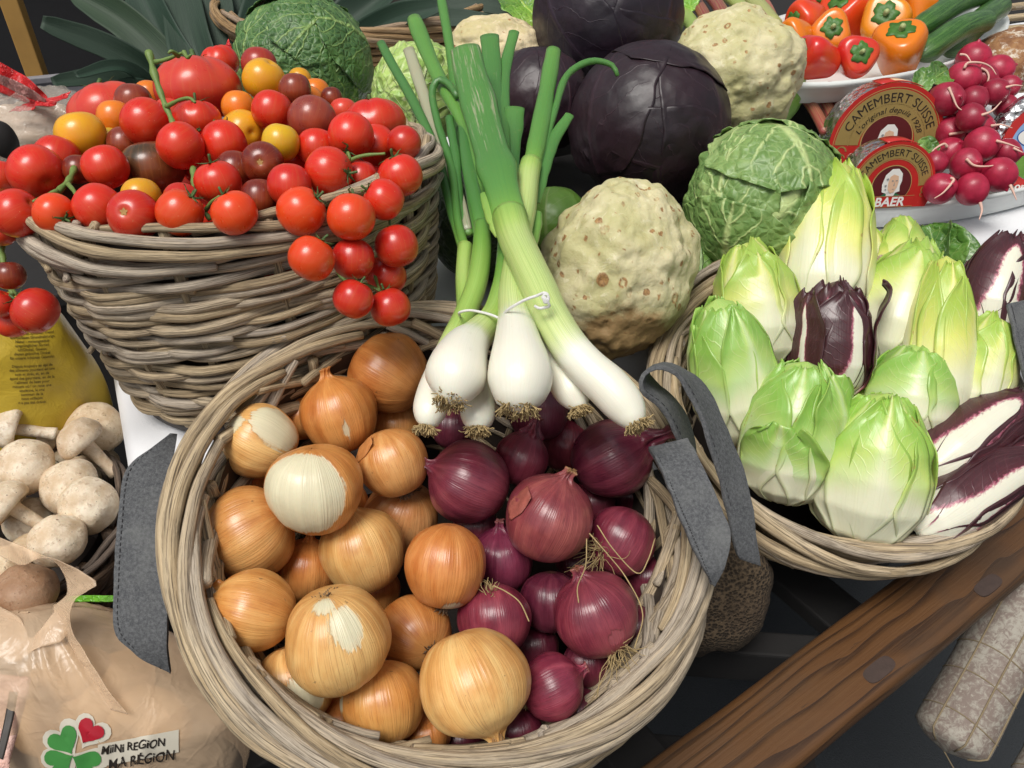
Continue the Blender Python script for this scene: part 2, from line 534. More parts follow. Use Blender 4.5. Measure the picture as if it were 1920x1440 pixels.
def m_leaf(name, base, dark, vein, rough=0.45, cell=75.0, veinw=0.10, cellmix=0.8, side=9.0, sidew=0.07, bump=0.8, coat=0.1, bdist=0.003, midw=0.055, mscale=1.0):
    """leaf with midrib, side veins and a net of small veins; luv = (u -1..1, v 0..1, random)"""
    t = MT(name, rough, Coat_Weight=coat, Coat_Roughness=0.3, Subsurface_Weight=0.04, Subsurface_Scale=0.004)
    o = t.obj(); u, v, w = t.sep(t.attr('luv'))[:3]
    au = t.m('ABSOLUTE', u)
    wob = t.noise(o, 22, 3, 0.55)
    ov = t.node('ShaderNodeVectorMath', operation='ADD')
    t.put(ov.inputs[0], o)
    sc = t.node('ShaderNodeVectorMath', operation='SCALE'); t.put(sc.inputs[0], t.noisec(o, 40)); sc.inputs['Scale'].default_value = 0.014
    t.put(ov.inputs[1], sc.outputs[0])
    e = t.vor(ov.outputs[0], cell, 'DISTANCE_TO_EDGE')
    e2 = t.vor(ov.outputs[0], cell * 2.3, 'DISTANCE_TO_EDGE')
    net = t.m('MAXIMUM', t.smooth(e, veinw, veinw * 0.25), t.m('MULTIPLY', t.smooth(e2, veinw, 0.0), 0.4))
    ph = t.m('ADD', t.m('MULTIPLY', t.m('SUBTRACT', v, t.m('MULTIPLY', au, 0.42)), side), t.m('MULTIPLY', wob, 1.3))
    fr = t.m('ABSOLUTE', t.m('SUBTRACT', t.m('FRACT', ph), 0.5))
    sv = t.m('MULTIPLY', t.smooth(fr, sidew, 0.0), t.smooth(au, 1.0, 0.4))
    midr = t.smooth(t.m('ADD', au, t.m('MULTIPLY', t.m('SUBTRACT', wob, .5), 0.05)), t.m('MULTIPLY_ADD', v, -midw * 0.75, midw * 1.35), t.m('MULTIPLY_ADD', v, -midw * 0.3, midw * 0.4))
    vv = t.m('MAXIMUM', t.m('MULTIPLY', net, cellmix), t.m('MAXIMUM', sv, midr))
    n = t.noise(o, 18, 4, 0.6)
    c = t.mix(t.smooth(n, 0.35, 0.68), dark, base)
    c = t.mix(t.smooth(v, 0.45, 0.0), c, t.mix(0.45, base, vein))
    c = t.mix(t.m('MULTIPLY', vv, 0.85), c, vein)
    c = t.mix(1.0, c, t.ocol(), 'MULTIPLY')
    t.set('Base Color', c)
    hgt = t.m('SUBTRACT', t.m('MULTIPLY', t.smooth(e, 0.0, 0.35), 1.0), t.m('MULTIPLY', t.m('MAXIMUM', sv, midr), -0.9))
    t.bump(t.m('ADD', hgt, t.m('MULTIPLY', t.noise(o, 130, 3), 0.5)), bump, bdist)
    return t.mat
M['savoy'] = m_leaf('savoy_leaf', (0.17, 0.28, 0.085), (0.095, 0.19, 0.05), (0.40, 0.50, 0.22), 0.45, 85, 0.06, 0.16, 4.5, 0.10, 0.42, 0.15, 0.0035, 0.10)
M['savoydark'] = m_leaf('savoy_leaf_dark', (0.085, 0.19, 0.05), (0.04, 0.11, 0.03), (0.27, 0.40, 0.12), 0.48, 110, 0.07, 0.30, 5.0, 0.085, 0.55, 0.1, 0.003, 0.08)
M['palecab'] = m_leaf('pale_cabbage_leaf', (0.42, 0.58, 0.15), (0.26, 0.45, 0.09), (0.64, 0.72, 0.36), 0.42, 42, 0.10, 0.45, bdist=0.005, bump=0.7)
M['redcab'] = m_leaf('red_cabbage_leaf', (0.022, 0.0085, 0.0145), (0.011, 0.005, 0.009), (0.032, 0.013, 0.021), 0.46, 30, 0.05, 0.10, 5, 0.035, 0.28, 0.12, 0.002)
M['smoothpale'] = m_leaf('smooth_pale_leaf', (0.36, 0.58, 0.12), (0.28, 0.50, 0.09), (0.52, 0.66, 0.26), 0.4, 40, 0.03, 0.1, 5, 0.03, 0.2, 0.2)
M['green'] = m_leaf('green_leaf', (0.10, 0.24, 0.035), (0.045, 0.13, 0.02), (0.25, 0.38, 0.10), 0.35, 90, 0.05, 0.4, 6, 0.06, 0.5, 0.3)

def m_endive(name, white, midc, tip, red=False):
    t = MT(name, 0.36, Coat_Weight=0.25, Coat_Roughness=0.22, Subsurface_Weight=0.10, Subsurface_Scale=0.006)
    o = t.obj(); g = t.attr('g', 'Fac'); u, v, w = t.sep(t.attr('luv'))[:3]
    au = t.m('ABSOLUTE', u)
    n = t.noise(o, 30, 4, 0.6)
    rib = t.noise(t.vscale(t.attr('luv'), (16, 0.8, 1)), 2.2, 3, 0.55)
    if red:
        gg = t.m('ADD', g, t.m('MULTIPLY', t.m('SUBTRACT', t.noise(t.vscale(t.attr('luv'), (5, 7, 1)), 3.0, 5, 0.7), 0.5), 0.55))
        c = t.ramp(gg, [(0.30, white), (0.42, (0.42, 0.12, 0.18)), (0.52, midc), (1.0, tip)])
    else:
        gg = t.m('ADD', g, t.m('MULTIPLY', t.m('SUBTRACT', n, 0.5), 0.30))
        c = t.ramp(gg, [(0.12, white), (0.42, tuple(0.55 * a + 0.45 * b for a, b in zip(white, midc))), (0.68, midc), (1.0, tip)])
        c = t.mix(1.0, c, t.mix(t.smooth(g, 0.1, 0.5), (1, 1, 1), t.ocol()), 'MULTIPLY')
    ph = t.m('ADD', t.m('MULTIPLY', t.m('SUBTRACT', v, t.m('MULTIPLY', au, 0.30)), 13.0), t.m('MULTIPLY', t.noise(o, 40, 2), 2.2))
    fr = t.m('ABSOLUTE', t.m('SUBTRACT', t.m('FRACT', ph), 0.5))
    sv = t.m('MULTIPLY', t.m('MULTIPLY', t.smooth(fr, 0.09, 0.0), t.smooth(au, 0.95, 0.5)), t.smooth(g, 0.15, 0.45))
    if red: c = t.mix(t.m('MULTIPLY', sv, 0.35), c, (0.10, 0.015, 0.03))
    else: c = t.mix(t.m('MULTIPLY', sv, 0.30), c, tuple(min(.8, 0.5 * a + 0.5 * b) for a, b in zip(white, midc)))
    c = t.mix(t.m('MULTIPLY', t.smooth(rib, 0.5, 0.7), 0.12), c, (0.5, 0.5, 0.25) if not red else (0.3, 0.2, 0.2))
    if not red: c = t.mix(t.m('MULTIPLY', t.smooth(au, 0.90, 1.0), 0.35), c, (0.30, 0.42, 0.08))  # greener, darker edge: crease shade between leaves put into the colour
    br = t.smooth(t.m('ADD', t.noise(o, 55, 4, 0.7), t.m('MULTIPLY', t.smooth(au, 0.93, 1.0), 0.10)), 0.70, 0.76)
    c = t.mix(t.m('MULTIPLY', br, 0.6), c, (0.32, 0.17, 0.05) if not red else (0.05, 0.02, 0.02))
    t.set('Base Color', c)
    t.bump(t.m('ADD', t.m('MULTIPLY', rib, 0.6), t.m('ADD', t.m('MULTIPLY', sv, 0.4), t.noise(o, 50, 3, 0.6))), 0.35, 0.0014)
    return t.mat
M['endive'] = m_endive('endive_leaf', (0.76, 0.74, 0.53), (0.60, 0.65, 0.22), (0.33, 0.49, 0.10))
M['treviso'] = m_endive('treviso_leaf', (0.74, 0.71, 0.58), (0.085, 0.018, 0.026), (0.045, 0.012, 0.016), True)

def m_wood():
    t = MT('beam_wood', 0.5)
    o = t.obj()
    wob = t.noise(t.vscale(o, (1.2, 7, 7)), 1.6, 3, 0.5)
    v = t.m('ADD', t.m('MULTIPLY', t.sep(o)[1], 85.0), t.m('ADD', t.m('MULTIPLY', t.sep(o)[2], 60.0), t.m('MULTIPLY', wob, 8.0)))
    fr = t.m('FRACT', v)
    grain = t.smooth(fr, 0.55, 1.0)
    fine = t.noise(t.vscale(o, (5, 260, 260)), 1.5, 4, 0.7)
    big = t.noise(o, 9, 4, 0.6)
    c = t.mix(grain, (0.105, 0.046, 0.015), (0.036, 0.016, 0.007))
    c = t.mix(t.m('MULTIPLY', t.smooth(fine, 0.45, 0.7), 0.5), c, (0.13, 0.064, 0.024))
    c = t.mix(t.m('MULTIPLY', t.smooth(big, 0.45, 0.7), 0.45), c, (0.06, 0.036, 0.02))
    c = t.mix(t.smooth(t.noise(t.vscale(o, (6, 60, 60)), 2.0, 5, 0.75), 0.62, 0.72), c, (0.03, 0.017, 0.01))
    t.set('Base Color', c)
    t.set('Roughness', t.m('MULTIPLY_ADD', big, 0.4, 0.3))
    t.bump(t.m('ADD', t.m('MULTIPLY', grain, -0.8), fine), 0.5, 0.0015)
    return t.mat
M['wood'] = m_wood()
M['woodplug'] = flat_mat('wood_plug', (0.055, 0.035, 0.028), 0.6, 0.4, 0.4, 300)
M['slat'] = flat_mat('dark_slat', (0.010, 0.009, 0.009), 0.8, 0.4, 0.3, 100)
M['postwood'] = flat_mat('post_wood', (0.42, 0.235, 0.06), 0.6, 0.25, 0.2, 40)

def m_ground():
    t = MT('asphalt', 0.85)
    o = t.obj()
    n = t.noise(o, 240, 3, 0.7); b = t.noise(o, 3.5, 4, 0.6)
    c = t.mix(n, (0.012, 0.015, 0.018), (0.026, 0.030, 0.034))
    c = t.mix(t.m('MULTIPLY', t.smooth(b, 0.5, 0.75), 0.5), c, (0.028, 0.03, 0.033))
    t.set('Base Color', c)
    t.bump(n, 0.5, 0.004)
    return t.mat
M['ground'] = m_ground()

def m_cloth(name, col, weave=900, rough=0.9):
    t = MT(name, rough)
    o = t.obj()
    n = t.noise(o, 14, 4, 0.6)
    t.set('Base Color', t.mix(n, tuple(x * .93 for x in col), col))
    t.bump(t.m('ADD', t.m('MULTIPLY', n, 2.0), t.noise(o, weave, 2)), 0.3, 0.002)
    return t.mat
M['cloth'] = m_cloth('white_cloth', (0.78, 0.79, 0.81))

def m_felt():
    t = MT('grey_felt', 0.95)
    o = t.obj()
    n = t.noise(o, 420, 5, 0.75); b = t.noise(o, 26, 4, 0.6)
    f = t.noise(t.vscale(o, (1, 1, 1)), 1300, 3, 0.8)
    c = t.mix(t.smooth(n, 0.3, 0.75), (0.060, 0.064, 0.070), (0.165, 0.170, 0.175))
    c = t.mix(t.m('MULTIPLY', t.smooth(f, 0.58, 0.72), 0.6), c, (0.30, 0.30, 0.30))
    c = t.mix(t.m('MULTIPLY', t.smooth(b, 0.48, 0.7), 0.4), c, (0.20, 0.205, 0.20))
    t.set('Base Color', c)
    t.bump(t.m('ADD', n, f), 0.7, 0.0012)
    return t.mat
M['felt'] = m_felt()
M['stitch'] = flat_mat('dark_stitch', (0.03, 0.03, 0.033), 0.9)

def m_burlap():
    t = MT('burlap', 0.95)
    o = t.obj()
    h = t.smooth(t.vor(o, 330), 0.15, 0.75)
    c = t.mix(h, (0.03, 0.021, 0.013), (0.12, 0.083, 0.048))
    c = t.mix(t.smooth(t.noise(o, 25, 4), 0.4, 0.7), c, (0.07, 0.047, 0.028))
    t.set('Base Color', c)
    t.bump(h, 0.9, 0.002)
    return t.mat
M['burlap'] = m_burlap()
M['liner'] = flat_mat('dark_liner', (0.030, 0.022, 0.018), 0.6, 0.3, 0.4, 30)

# ------------------------------------------------------------------ the setting
TA = math.radians(26)                       # the stall stands turned by 30 degrees
TX = np.array([math.cos(TA), math.sin(TA), 0.0])
TY = np.array([-math.sin(TA), math.cos(TA), 0.0])
TR = rotz(TA)
Z_TABLE, Z_SHELF = 0.98, 0.80

v = np.array([(-40, -20, 0), (40, -20, 0), (40, 60, 0), (-40, 60, 0)], float)
g = mesh_obj('ground', v, np.array([(0, 1, 2, 3)]), M['ground'], smooth=False)
g['kind'] = 'structure'

# table with the white cloth: a top sheet that rolls over the front and left edges and hangs
corner = np.array([-0.34, 0.50, Z_TABLE])
def cloth():
    L, W = 2.6, 0.75
    nu, nv = 160, 110
    s = np.linspace(-0.30, L, nu)           # along TX; negative hangs on the left side
    q = np.linspace(-0.42, W, nv)           # along TY; negative hangs in front
    S, Q = np.meshgrid(s, q)
    def roll(a, rr=0.02):
        # a<0: over the edge
        out = np.where(a > rr, a, 0.0); dz = np.zeros_like(a)
        b = rr - a
        ang = np.clip(b / rr, 0, math.pi / 2)
        out = np.where(a > rr, a, rr - rr * np.sin(ang))
        dz = np.where(a > rr, 0, -(rr - rr * np.cos(ang)) - np.maximum(b - rr * math.pi / 2, 0))
        return out, dz
    X, z1 = roll(S); Y, z2 = roll(Q)
    drop = np.minimum(z1, z2)
    pn = np.stack([S * 7, Q * 7, 0 * S], -1)
    hang = np.clip(-drop * 6, 0, 1)
    wx = noise3(np.stack([S * 14, 0 * S, Q * 1.5], -1)) * 0.018 * hang
    pt = corner + X[..., None] * TX + (Y + wx * -1)[..., None] * TY
    pt[..., 2] += drop + fbm(pn, 2) * 0.0025 * (1 - hang)
    o = mesh_obj('table_cloth', pt.reshape(-1, 3) - corner, grid_faces(nu, nv, False), M['cloth'], None, corner, thick=0.0015)
    return tag(o, 'white cloth spread over the stall table under the tomato basket and plates', 'tablecloth')
cloth()
tb = thing('stall_table', corner - [0, 0, .98], 'wooden stall table covered by the white cloth', 'table')
box_obj('table_top', corner + TX * 1.3 + TY * 0.38 + [0, 0, -0.017], (2.54, 0.70, 0.026), TR, M['postwood'], tb)
for (a, b) in ((.08, .08), (2.5, .08), (.08, .68), (2.5, .68)):
    box_obj('leg', corner + TX * a + TY * b + [0, 0, -0.506], (.05, .05, .944), TR, M['postwood'], tb)

bb = thing('back_bench', corner + TX * 1.5 + TY * 1.2 - [0, 0, .98], 'dark wooden bench behind the stall table carrying the leek basket', 'bench')
box_obj('bench_top', corner + TX * 1.5 + TY * 1.2 + [0, 0, -0.018], (2.4, 0.86, 0.03), TR, M['slat'], bb)
for (a, b) in ((.4, .85), (2.6, .85), (.4, 1.55), (2.6, 1.55)):
    box_obj('leg', corner + TX * a + TY * b + [0, 0, -0.508], (.05, .05, .944), TR, M['slat'], bb)
tr_c = np.array([0.15, 1.07, Z_TABLE + .006])  # added dark sheet with sides, stands in for the shade between the cabbages
tr_ = thing('display_tray', tr_c, 'dark tray on the white cloth under the cabbages', 'tray')
box_obj('tray_floor', tr_c, (.48, .40, .008), TR, M['slat'], tr_)
for (dx, dy, sx, sy) in ((0, .20, .48, .012), (0, -.20, .48, .012), (.24, 0, .012, .40), (-.24, 0, .012, .40)):
    box_obj('tray_side', tr_c + TX * dx + TY * dy + [0, 0, .015], (sx, sy, .03), TR, M['slat'], tr_)

# front rack: the worn beam, dark slats under the baskets
b0 = P(1338, 1440, 0.665); b1 = P(1900, 1000, 0.868)
bd = nrm((b1 - b0) * [1, 1, 0])
BR = np.stack([bd, np.cross([0, 0, 1], bd), [0, 0, 1.0]], 1)
bc = (b0 + b1) / 2; bc[2] = 0.84
rack = thing('display_rack', [bc[0], bc[1], 0], 'wooden rack with a worn brown front beam below the two front baskets', 'rack')
def beam():
    L, w, h = 1.9, 0.074, 0.036
    nx = 60
    pr = []
    for k in range(28):                     # rounded rectangle
        a = 2 * math.pi * k / 28
        ca, sa = math.cos(a), math.sin(a)
        e = 0.42
        pr.append((w / 2 * math.copysign(abs(ca) ** e, ca), h / 2 * math.copysign(abs(sa) ** e, sa)))
    pr = np.array(pr)
    xs = np.linspace(-L / 2, L / 2, nx)
    v = np.zeros((nx, 28, 3))
    v[..., 0] = xs[:, None]; v[..., 1] = pr[:, 0]; v[..., 2] = pr[:, 1]
    v += fbm(v * [9, 40, 40], 2)[..., None] * 0.0009
    v = v.reshape(-1, 3)
    f = grid_faces(28, nx, True)
    ends = [list(range(27, -1, -1)), list(range((nx - 1) * 28, nx * 28))]
    return v, [tuple(q) for q in f] + [tuple(e) for e in ends]
bv, bf = beam()
bo = mesh_obj('front_beam', bv, bf, M['wood'], rack)
bo.location = bc - np.array(rack.location) + [0, 0, -0.017]
bo.rotation_euler = (0, 0, math.atan2(bd[1], bd[0]))
bo['label'] = 'worn brown varnished beam with dark plugs'
for (px, py) in ((1648, 1256), (1852, 1098)):
    dd = plane_d(px, py, bc, np.array([0, 0, 1.0]))
    q = P(px, py, dd)
    n = 24
    th = np.linspace(0, 2 * math.pi, n, endpoint=False)
    ring = np.stack([np.sign(np.cos(th)) * np.abs(np.cos(th)) ** .55 * 0.019, np.sign(np.sin(th)) * np.abs(np.sin(th)) ** .7 * 0.0075, 0 * th], 1) @ BR.T
    vv = np.vstack([ring + [0, 0, .0012], ring * 1.02 - [0, 0, .004]])
    ff = [tuple(range(n))] + [(i, i + n, (i + 1) % n + n, (i + 1) % n) for i in range(n)]
    mesh_obj('plug', vv, ff, M['woodplug'], rack, q - np.array(rack.location), smooth=False)
# slats that carry the baskets, running between the beam and the table, and cross rails below
for k, s in enumerate((-0.62, -0.42, -0.24, 0.05, 0.24, 0.42)):
    c = bc + bd * s + np.cross([0, 0, 1], bd) * 0.19
    box_obj('slat', [c[0], c[1], Z_SHELF - 0.045], (0.055, 0.33, 0.022), BR, M['slat'], rack)
ra, rb = P(1290, 1215, 0.86), P(1520, 1245, 0.86)
rd = nrm((rb - ra) * [1, 1, 0])
RR = np.stack([rd, np.cross([0, 0, 1], rd), [0, 0, 1.0]], 1)
box_obj('lower_rail', (ra + rb) / 2, (0.30, 0.03, 0.05), RR, M['slat'], rack)
ra = P(1230, 1425, 0.80)
box_obj('lower_rail', ra, (0.30, 0.03, 0.05), RR, M['slat'], rack)
for s in (-0.85, 0.85):
    for w in (0, 0.36):
        c = bc + bd * s + np.cross([0, 0, 1], bd) * w
        box_obj('leg', [c[0], c[1], 0.39], (0.05, 0.05, 0.78), BR, M['slat'], rack)
# ------------------------------------------------------------------ wicker baskets
def basket(name, C, n, R, h, Rb, label, nrow=13, nst=22, rodr=0.0052, slant=0.02, brod=15, bspan=2.6, seed=1, mat='wicker', power=1.7,
           rim_r=0.0062, liner=True, lean=0.0, rows_from=0.02, path=None, liner_top=0.12, ndiag=16, lin_r=.016):
    rs = random.Random(seed)
    C = np.asarray(C, float); n = nrm(n)
    F = frame(n)
    base = C - n * h
    t = thing(name, base, label, 'basket')
    def rw(z):                              # wall radius at depth z<=0
        q = np.clip(-np.asarray(z) / h, 0, 1)
        return Rb + (R - Rb) * (1 - q ** power)
    def loc(r, th, z):
        return np.stack([r * np.cos(th), r * np.sin(th), np.broadcast_to(z, np.shape(th)) + h], -1) @ F.T
    def rod(nm, r, th, z, rad, segs=8):
        p = loc(r, th, z)
        k = len(p)
        rad = np.asarray(rad, float) * np.ones(k)
        for _ in range(rs.randint(0, 2)):   # knots
            c = rs.uniform(.1, .9) * k
            rad = rad * (1 + 0.22 * np.exp(-((np.arange(k) - c) / 1.3) ** 2))
        p = p + np.stack([noise3(np.stack([np.arange(k) * .35, np.full(k, rs.random() * 99), np.full(k, q)], -1)) for q in (0.5, 7.5, 13.5)], -1) * 0.0010
        return tube_obj(nm, p, rad, M[mat], t, segs, jitter=0.07)
    # uprights
    for k in range(nst):
        th0 = 2 * math.pi * k / nst + rs.uniform(-.03, .03)
        z = np.linspace(-h, 0.0, 12)
        rod('upright', rw(z) - 0.004, np.full(12, th0) + z * lean, z, 0.0048, 7)
    # weavers
    for j in range(nrow):
        z0 = -rows_from - (h - rows_from - 0.006) * (j + .5) / nrow
        th = rs.uniform(0, 6.28)
        end = th + 2 * math.pi
        while th < end - .05:
            span = rs.uniform(1.9, 3.3)
            k = int(span * 20)
            a = np.linspace(th, th + span, k)
            u = np.linspace(0, 1, k)
            amp = 0.0050
            ph = (nst / 2) * a + math.pi * j
            zz = z0 + slant * (u - .5) + 0.0032 * noise3(np.stack([a * 2.1, np.full(k, j * 3.7), np.full(k, seed * 1.1)], -1))
            zz = np.minimum(zz, -0.004)
            tuck = 0.008 * (np.exp(-u * 18) + np.exp(-(1 - u) * 18))
            if rs.random() < .35: tuck = tuck - 0.016 * np.exp(-(1 - u) * 26)
            rr = rw(zz) + amp * np.cos(ph) - tuck
            rad = rodr * rs.uniform(.8, 1.12) * (0.72 + 0.28 * np.sin(np.pi * np.clip(u * 1.15, 0, 1)) ** .5)
            rod('weaver', rr, a, zz, rad)
            th += span * rs.uniform(.80, .92)
    # border: straight diagonals climb the inside of the wall, long rods wrap along the rim over them
    ctrl = np.array(path or [(-0.002, 0.004), (0.004, 0.013), (0.014, 0.012), (0.022, 0.003), (0.023, -0.012), (0.016, -0.026)])
    cp = np.column_stack([ctrl, np.zeros(len(ctrl))])
    for k in range(brod):
        th0 = 2 * math.pi * (k + rs.uniform(-.2, .2)) / brod
        span = bspan * rs.uniform(.88, 1.12)
        m = 46
        u = np.linspace(0, 1, m)
        a = th0 + span * u
        q = spline(cp, m)
        rr = np.interp(u, np.linspace(0, 1, m), q[:, 0]); zz = np.interp(u, np.linspace(0, 1, m), q[:, 1])
        rr = R + rr + 0.0016 * np.sin(a * 5 + k)
        zz = zz + 0.0028 * noise3(np.stack([a * 2.5, np.full(m, k * 5.1), np.full(m, seed * 2.3)], -1))
        rad = rim_r * rs.uniform(.82, 1.12) * (0.72 + 0.28 * np.sin(np.pi * u) ** .5)
        rod('rim_rod', rr, a, zz, rad, 10)
    for k in range(ndiag):
        th0 = 2 * math.pi * (k + rs.uniform(-.25, .25)) / ndiag
        m = 16
        u = np.linspace(0, 1, m)
        sp = rs.uniform(.55, .95) * (1 if k % 3 else -1)
        a = th0 + sp * u
        zz = -0.075 + 0.083 * u ** .9
        rr = rw(np.minimum(zz, 0)) - 0.011 + 0.010 * u ** 3
        rod('rim_brace', rr, a, zz, rim_r * rs.uniform(.75, 1.0), 8)
    # floor
    th = np.linspace(0, 2 * math.pi, 40, endpoint=False)
    vv = np.vstack([loc(np.full(40, Rb), th, np.full(40, -h + .004)), loc(np.full(40, Rb), th, np.full(40, -h - .006))])
    ff = [tuple(range(40)), tuple(range(79, 39, -1))] + [(i, i + 40, (i + 1) % 40 + 40, (i + 1) % 40) for i in range(40)]
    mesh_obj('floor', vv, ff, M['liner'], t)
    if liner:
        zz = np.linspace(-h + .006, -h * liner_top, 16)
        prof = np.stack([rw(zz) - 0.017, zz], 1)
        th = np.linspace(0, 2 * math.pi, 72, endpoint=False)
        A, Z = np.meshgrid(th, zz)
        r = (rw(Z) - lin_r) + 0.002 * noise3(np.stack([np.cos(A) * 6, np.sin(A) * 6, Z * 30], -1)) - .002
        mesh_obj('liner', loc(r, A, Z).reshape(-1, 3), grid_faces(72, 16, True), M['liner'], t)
    return t, F

TB = dict(C=np.array([-0.266, 0.742, 1.186]), n=nrm([-.083, .134, .988]), R=0.186)
OB = dict(C=np.array([-0.049, 0.439, 1.037]), n=nrm([.161, -.238, .958]), R=0.186)
EB = dict(C=np.array([0.337, 0.656, 0.979]), n=nrm([.01, -.366, .931]), R=0.170)
PATH_T = [(-0.008, -0.002), (-0.002, 0.004), (0.006, 0.001), (0.009, -0.010), (0.008, -0.022), (0.001, -0.032)]
tbask, _ = basket('wicker_basket', TB['C'], TB['n'], TB['R'], 0.205, 0.150, 'grey wicker basket heaped with tomatoes standing on the white cloth', nrow=28, nst=16,
                  seed=3, slant=0.024, rodr=0.0044, brod=12, bspan=2.4, rim_r=0.0047, path=PATH_T, rows_from=0.028, liner_top=0.0)
obask, _ = basket('wicker_basket', OB['C'], OB['n'], OB['R'], 0.19, 0.145, 'round grey wicker basket full of yellow and red onions in the foreground', nrow=16, nst=16,
                  seed=11, brod=17, bspan=2.5, rim_r=0.0053, ndiag=24, liner_top=.06, lin_r=.005, rows_from=.004)
ebask, _ = basket('wicker_basket', EB['C'], EB['n'], EB['R'], 0.165, 0.125, 'grey wicker basket of green and red chicory resting on the beam', nrow=15, nst=16,
                  seed=23, brod=17, bspan=2.4, rim_r=0.0051, ndiag=22, liner_top=.06, lin_r=.005, rows_from=.004)
# ------------------------------------------------------------------ tomatoes
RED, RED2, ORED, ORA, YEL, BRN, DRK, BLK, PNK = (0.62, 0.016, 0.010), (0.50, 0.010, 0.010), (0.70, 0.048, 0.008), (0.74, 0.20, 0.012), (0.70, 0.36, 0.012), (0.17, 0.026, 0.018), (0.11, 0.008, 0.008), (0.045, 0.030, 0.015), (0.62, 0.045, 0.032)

def tomato_mesh(R, axis, squash, lobes, seed):
    prof = [(0.0, -0.955), (0.30, -0.93), (0.66, -0.76), (0.92, -0.40), (1.0, 0.0), (0.93, 0.42), (0.70, 0.76), (0.40, 0.93), (0.20, 0.94), (0.06, 0.89), (0.0, 0.885)]
    v, f, m = lathe_data(prof, 48, 34)
    z = v[:, 2].copy()
    th = np.arctan2(v[:, 1], v[:, 0])
    if lobes:
        k = lobes
        w = np.abs(np.sin(th * k / 2 + seed)) ** .6
        fac = 1 - 0.13 * (1 - w) * sstep(-.2, .9, z)
        v[:, :2] *= fac[:, None]
        v[:, 2] += 0.06 * (w - .5) * sstep(.2, .95, z)
    v[:, 2] *= squash
    v *= (1 + 0.022 * noise3(v * 1.3 + seed * 7.7))[:, None]
    v *= R / max(1, 1)
    return v @ frame(axis).T, f, m

def calyx_mesh(R, axis, squash, seed, n=5, size=1.0, stem=0.35):
    """five curling sepals and a stub of stalk on the stem end"""
    rs = random.Random(seed)
    parts = []
    top = 0.90 * squash * R
    for k in range(n):
        a = 2 * math.pi * k / n + rs.uniform(-.25, .25)
        L = R * rs.uniform(.55, .85) * size
        lift = rs.uniform(.05, .55)
        pts = []
        for u in np.linspace(0, 1, 8):
            r = L * u
            zz = top + 0.012 * R + L * lift * u ** 1.6 - 0.30 * R * (r / R) ** 2 * (1 - lift)
            pts.append((r * math.cos(a + .5 * u * rs.uniform(-.5, .9)), r * math.sin(a + .5 * u * rs.uniform(-.2, .6)), zz + 0.02 * R))
        rad = R * 0.085 * size * np.array([.7, 1.1, 1.15, 1.0, .8, .55, .3, .1])
        parts.append(tube_data(np.array(pts), rad, 6, 0.35, up=[0.0, 0.0, 1.0]))
    if stem:
        b = rs.uniform(-.5, .5)
        pts = np.array([(0, 0, top - .04 * R), (.02 * R, 0, top + stem * .4 * R), (.25 * b * R, .15 * R * b, top + stem * R)])
        parts.append(tube_data(spline(pts, 6), R * 0.06, 6))
    v, f, m = merge(parts)
    return v @ frame(axis).T, f, m

NT = 'tomatoes heaped in the wicker basket'
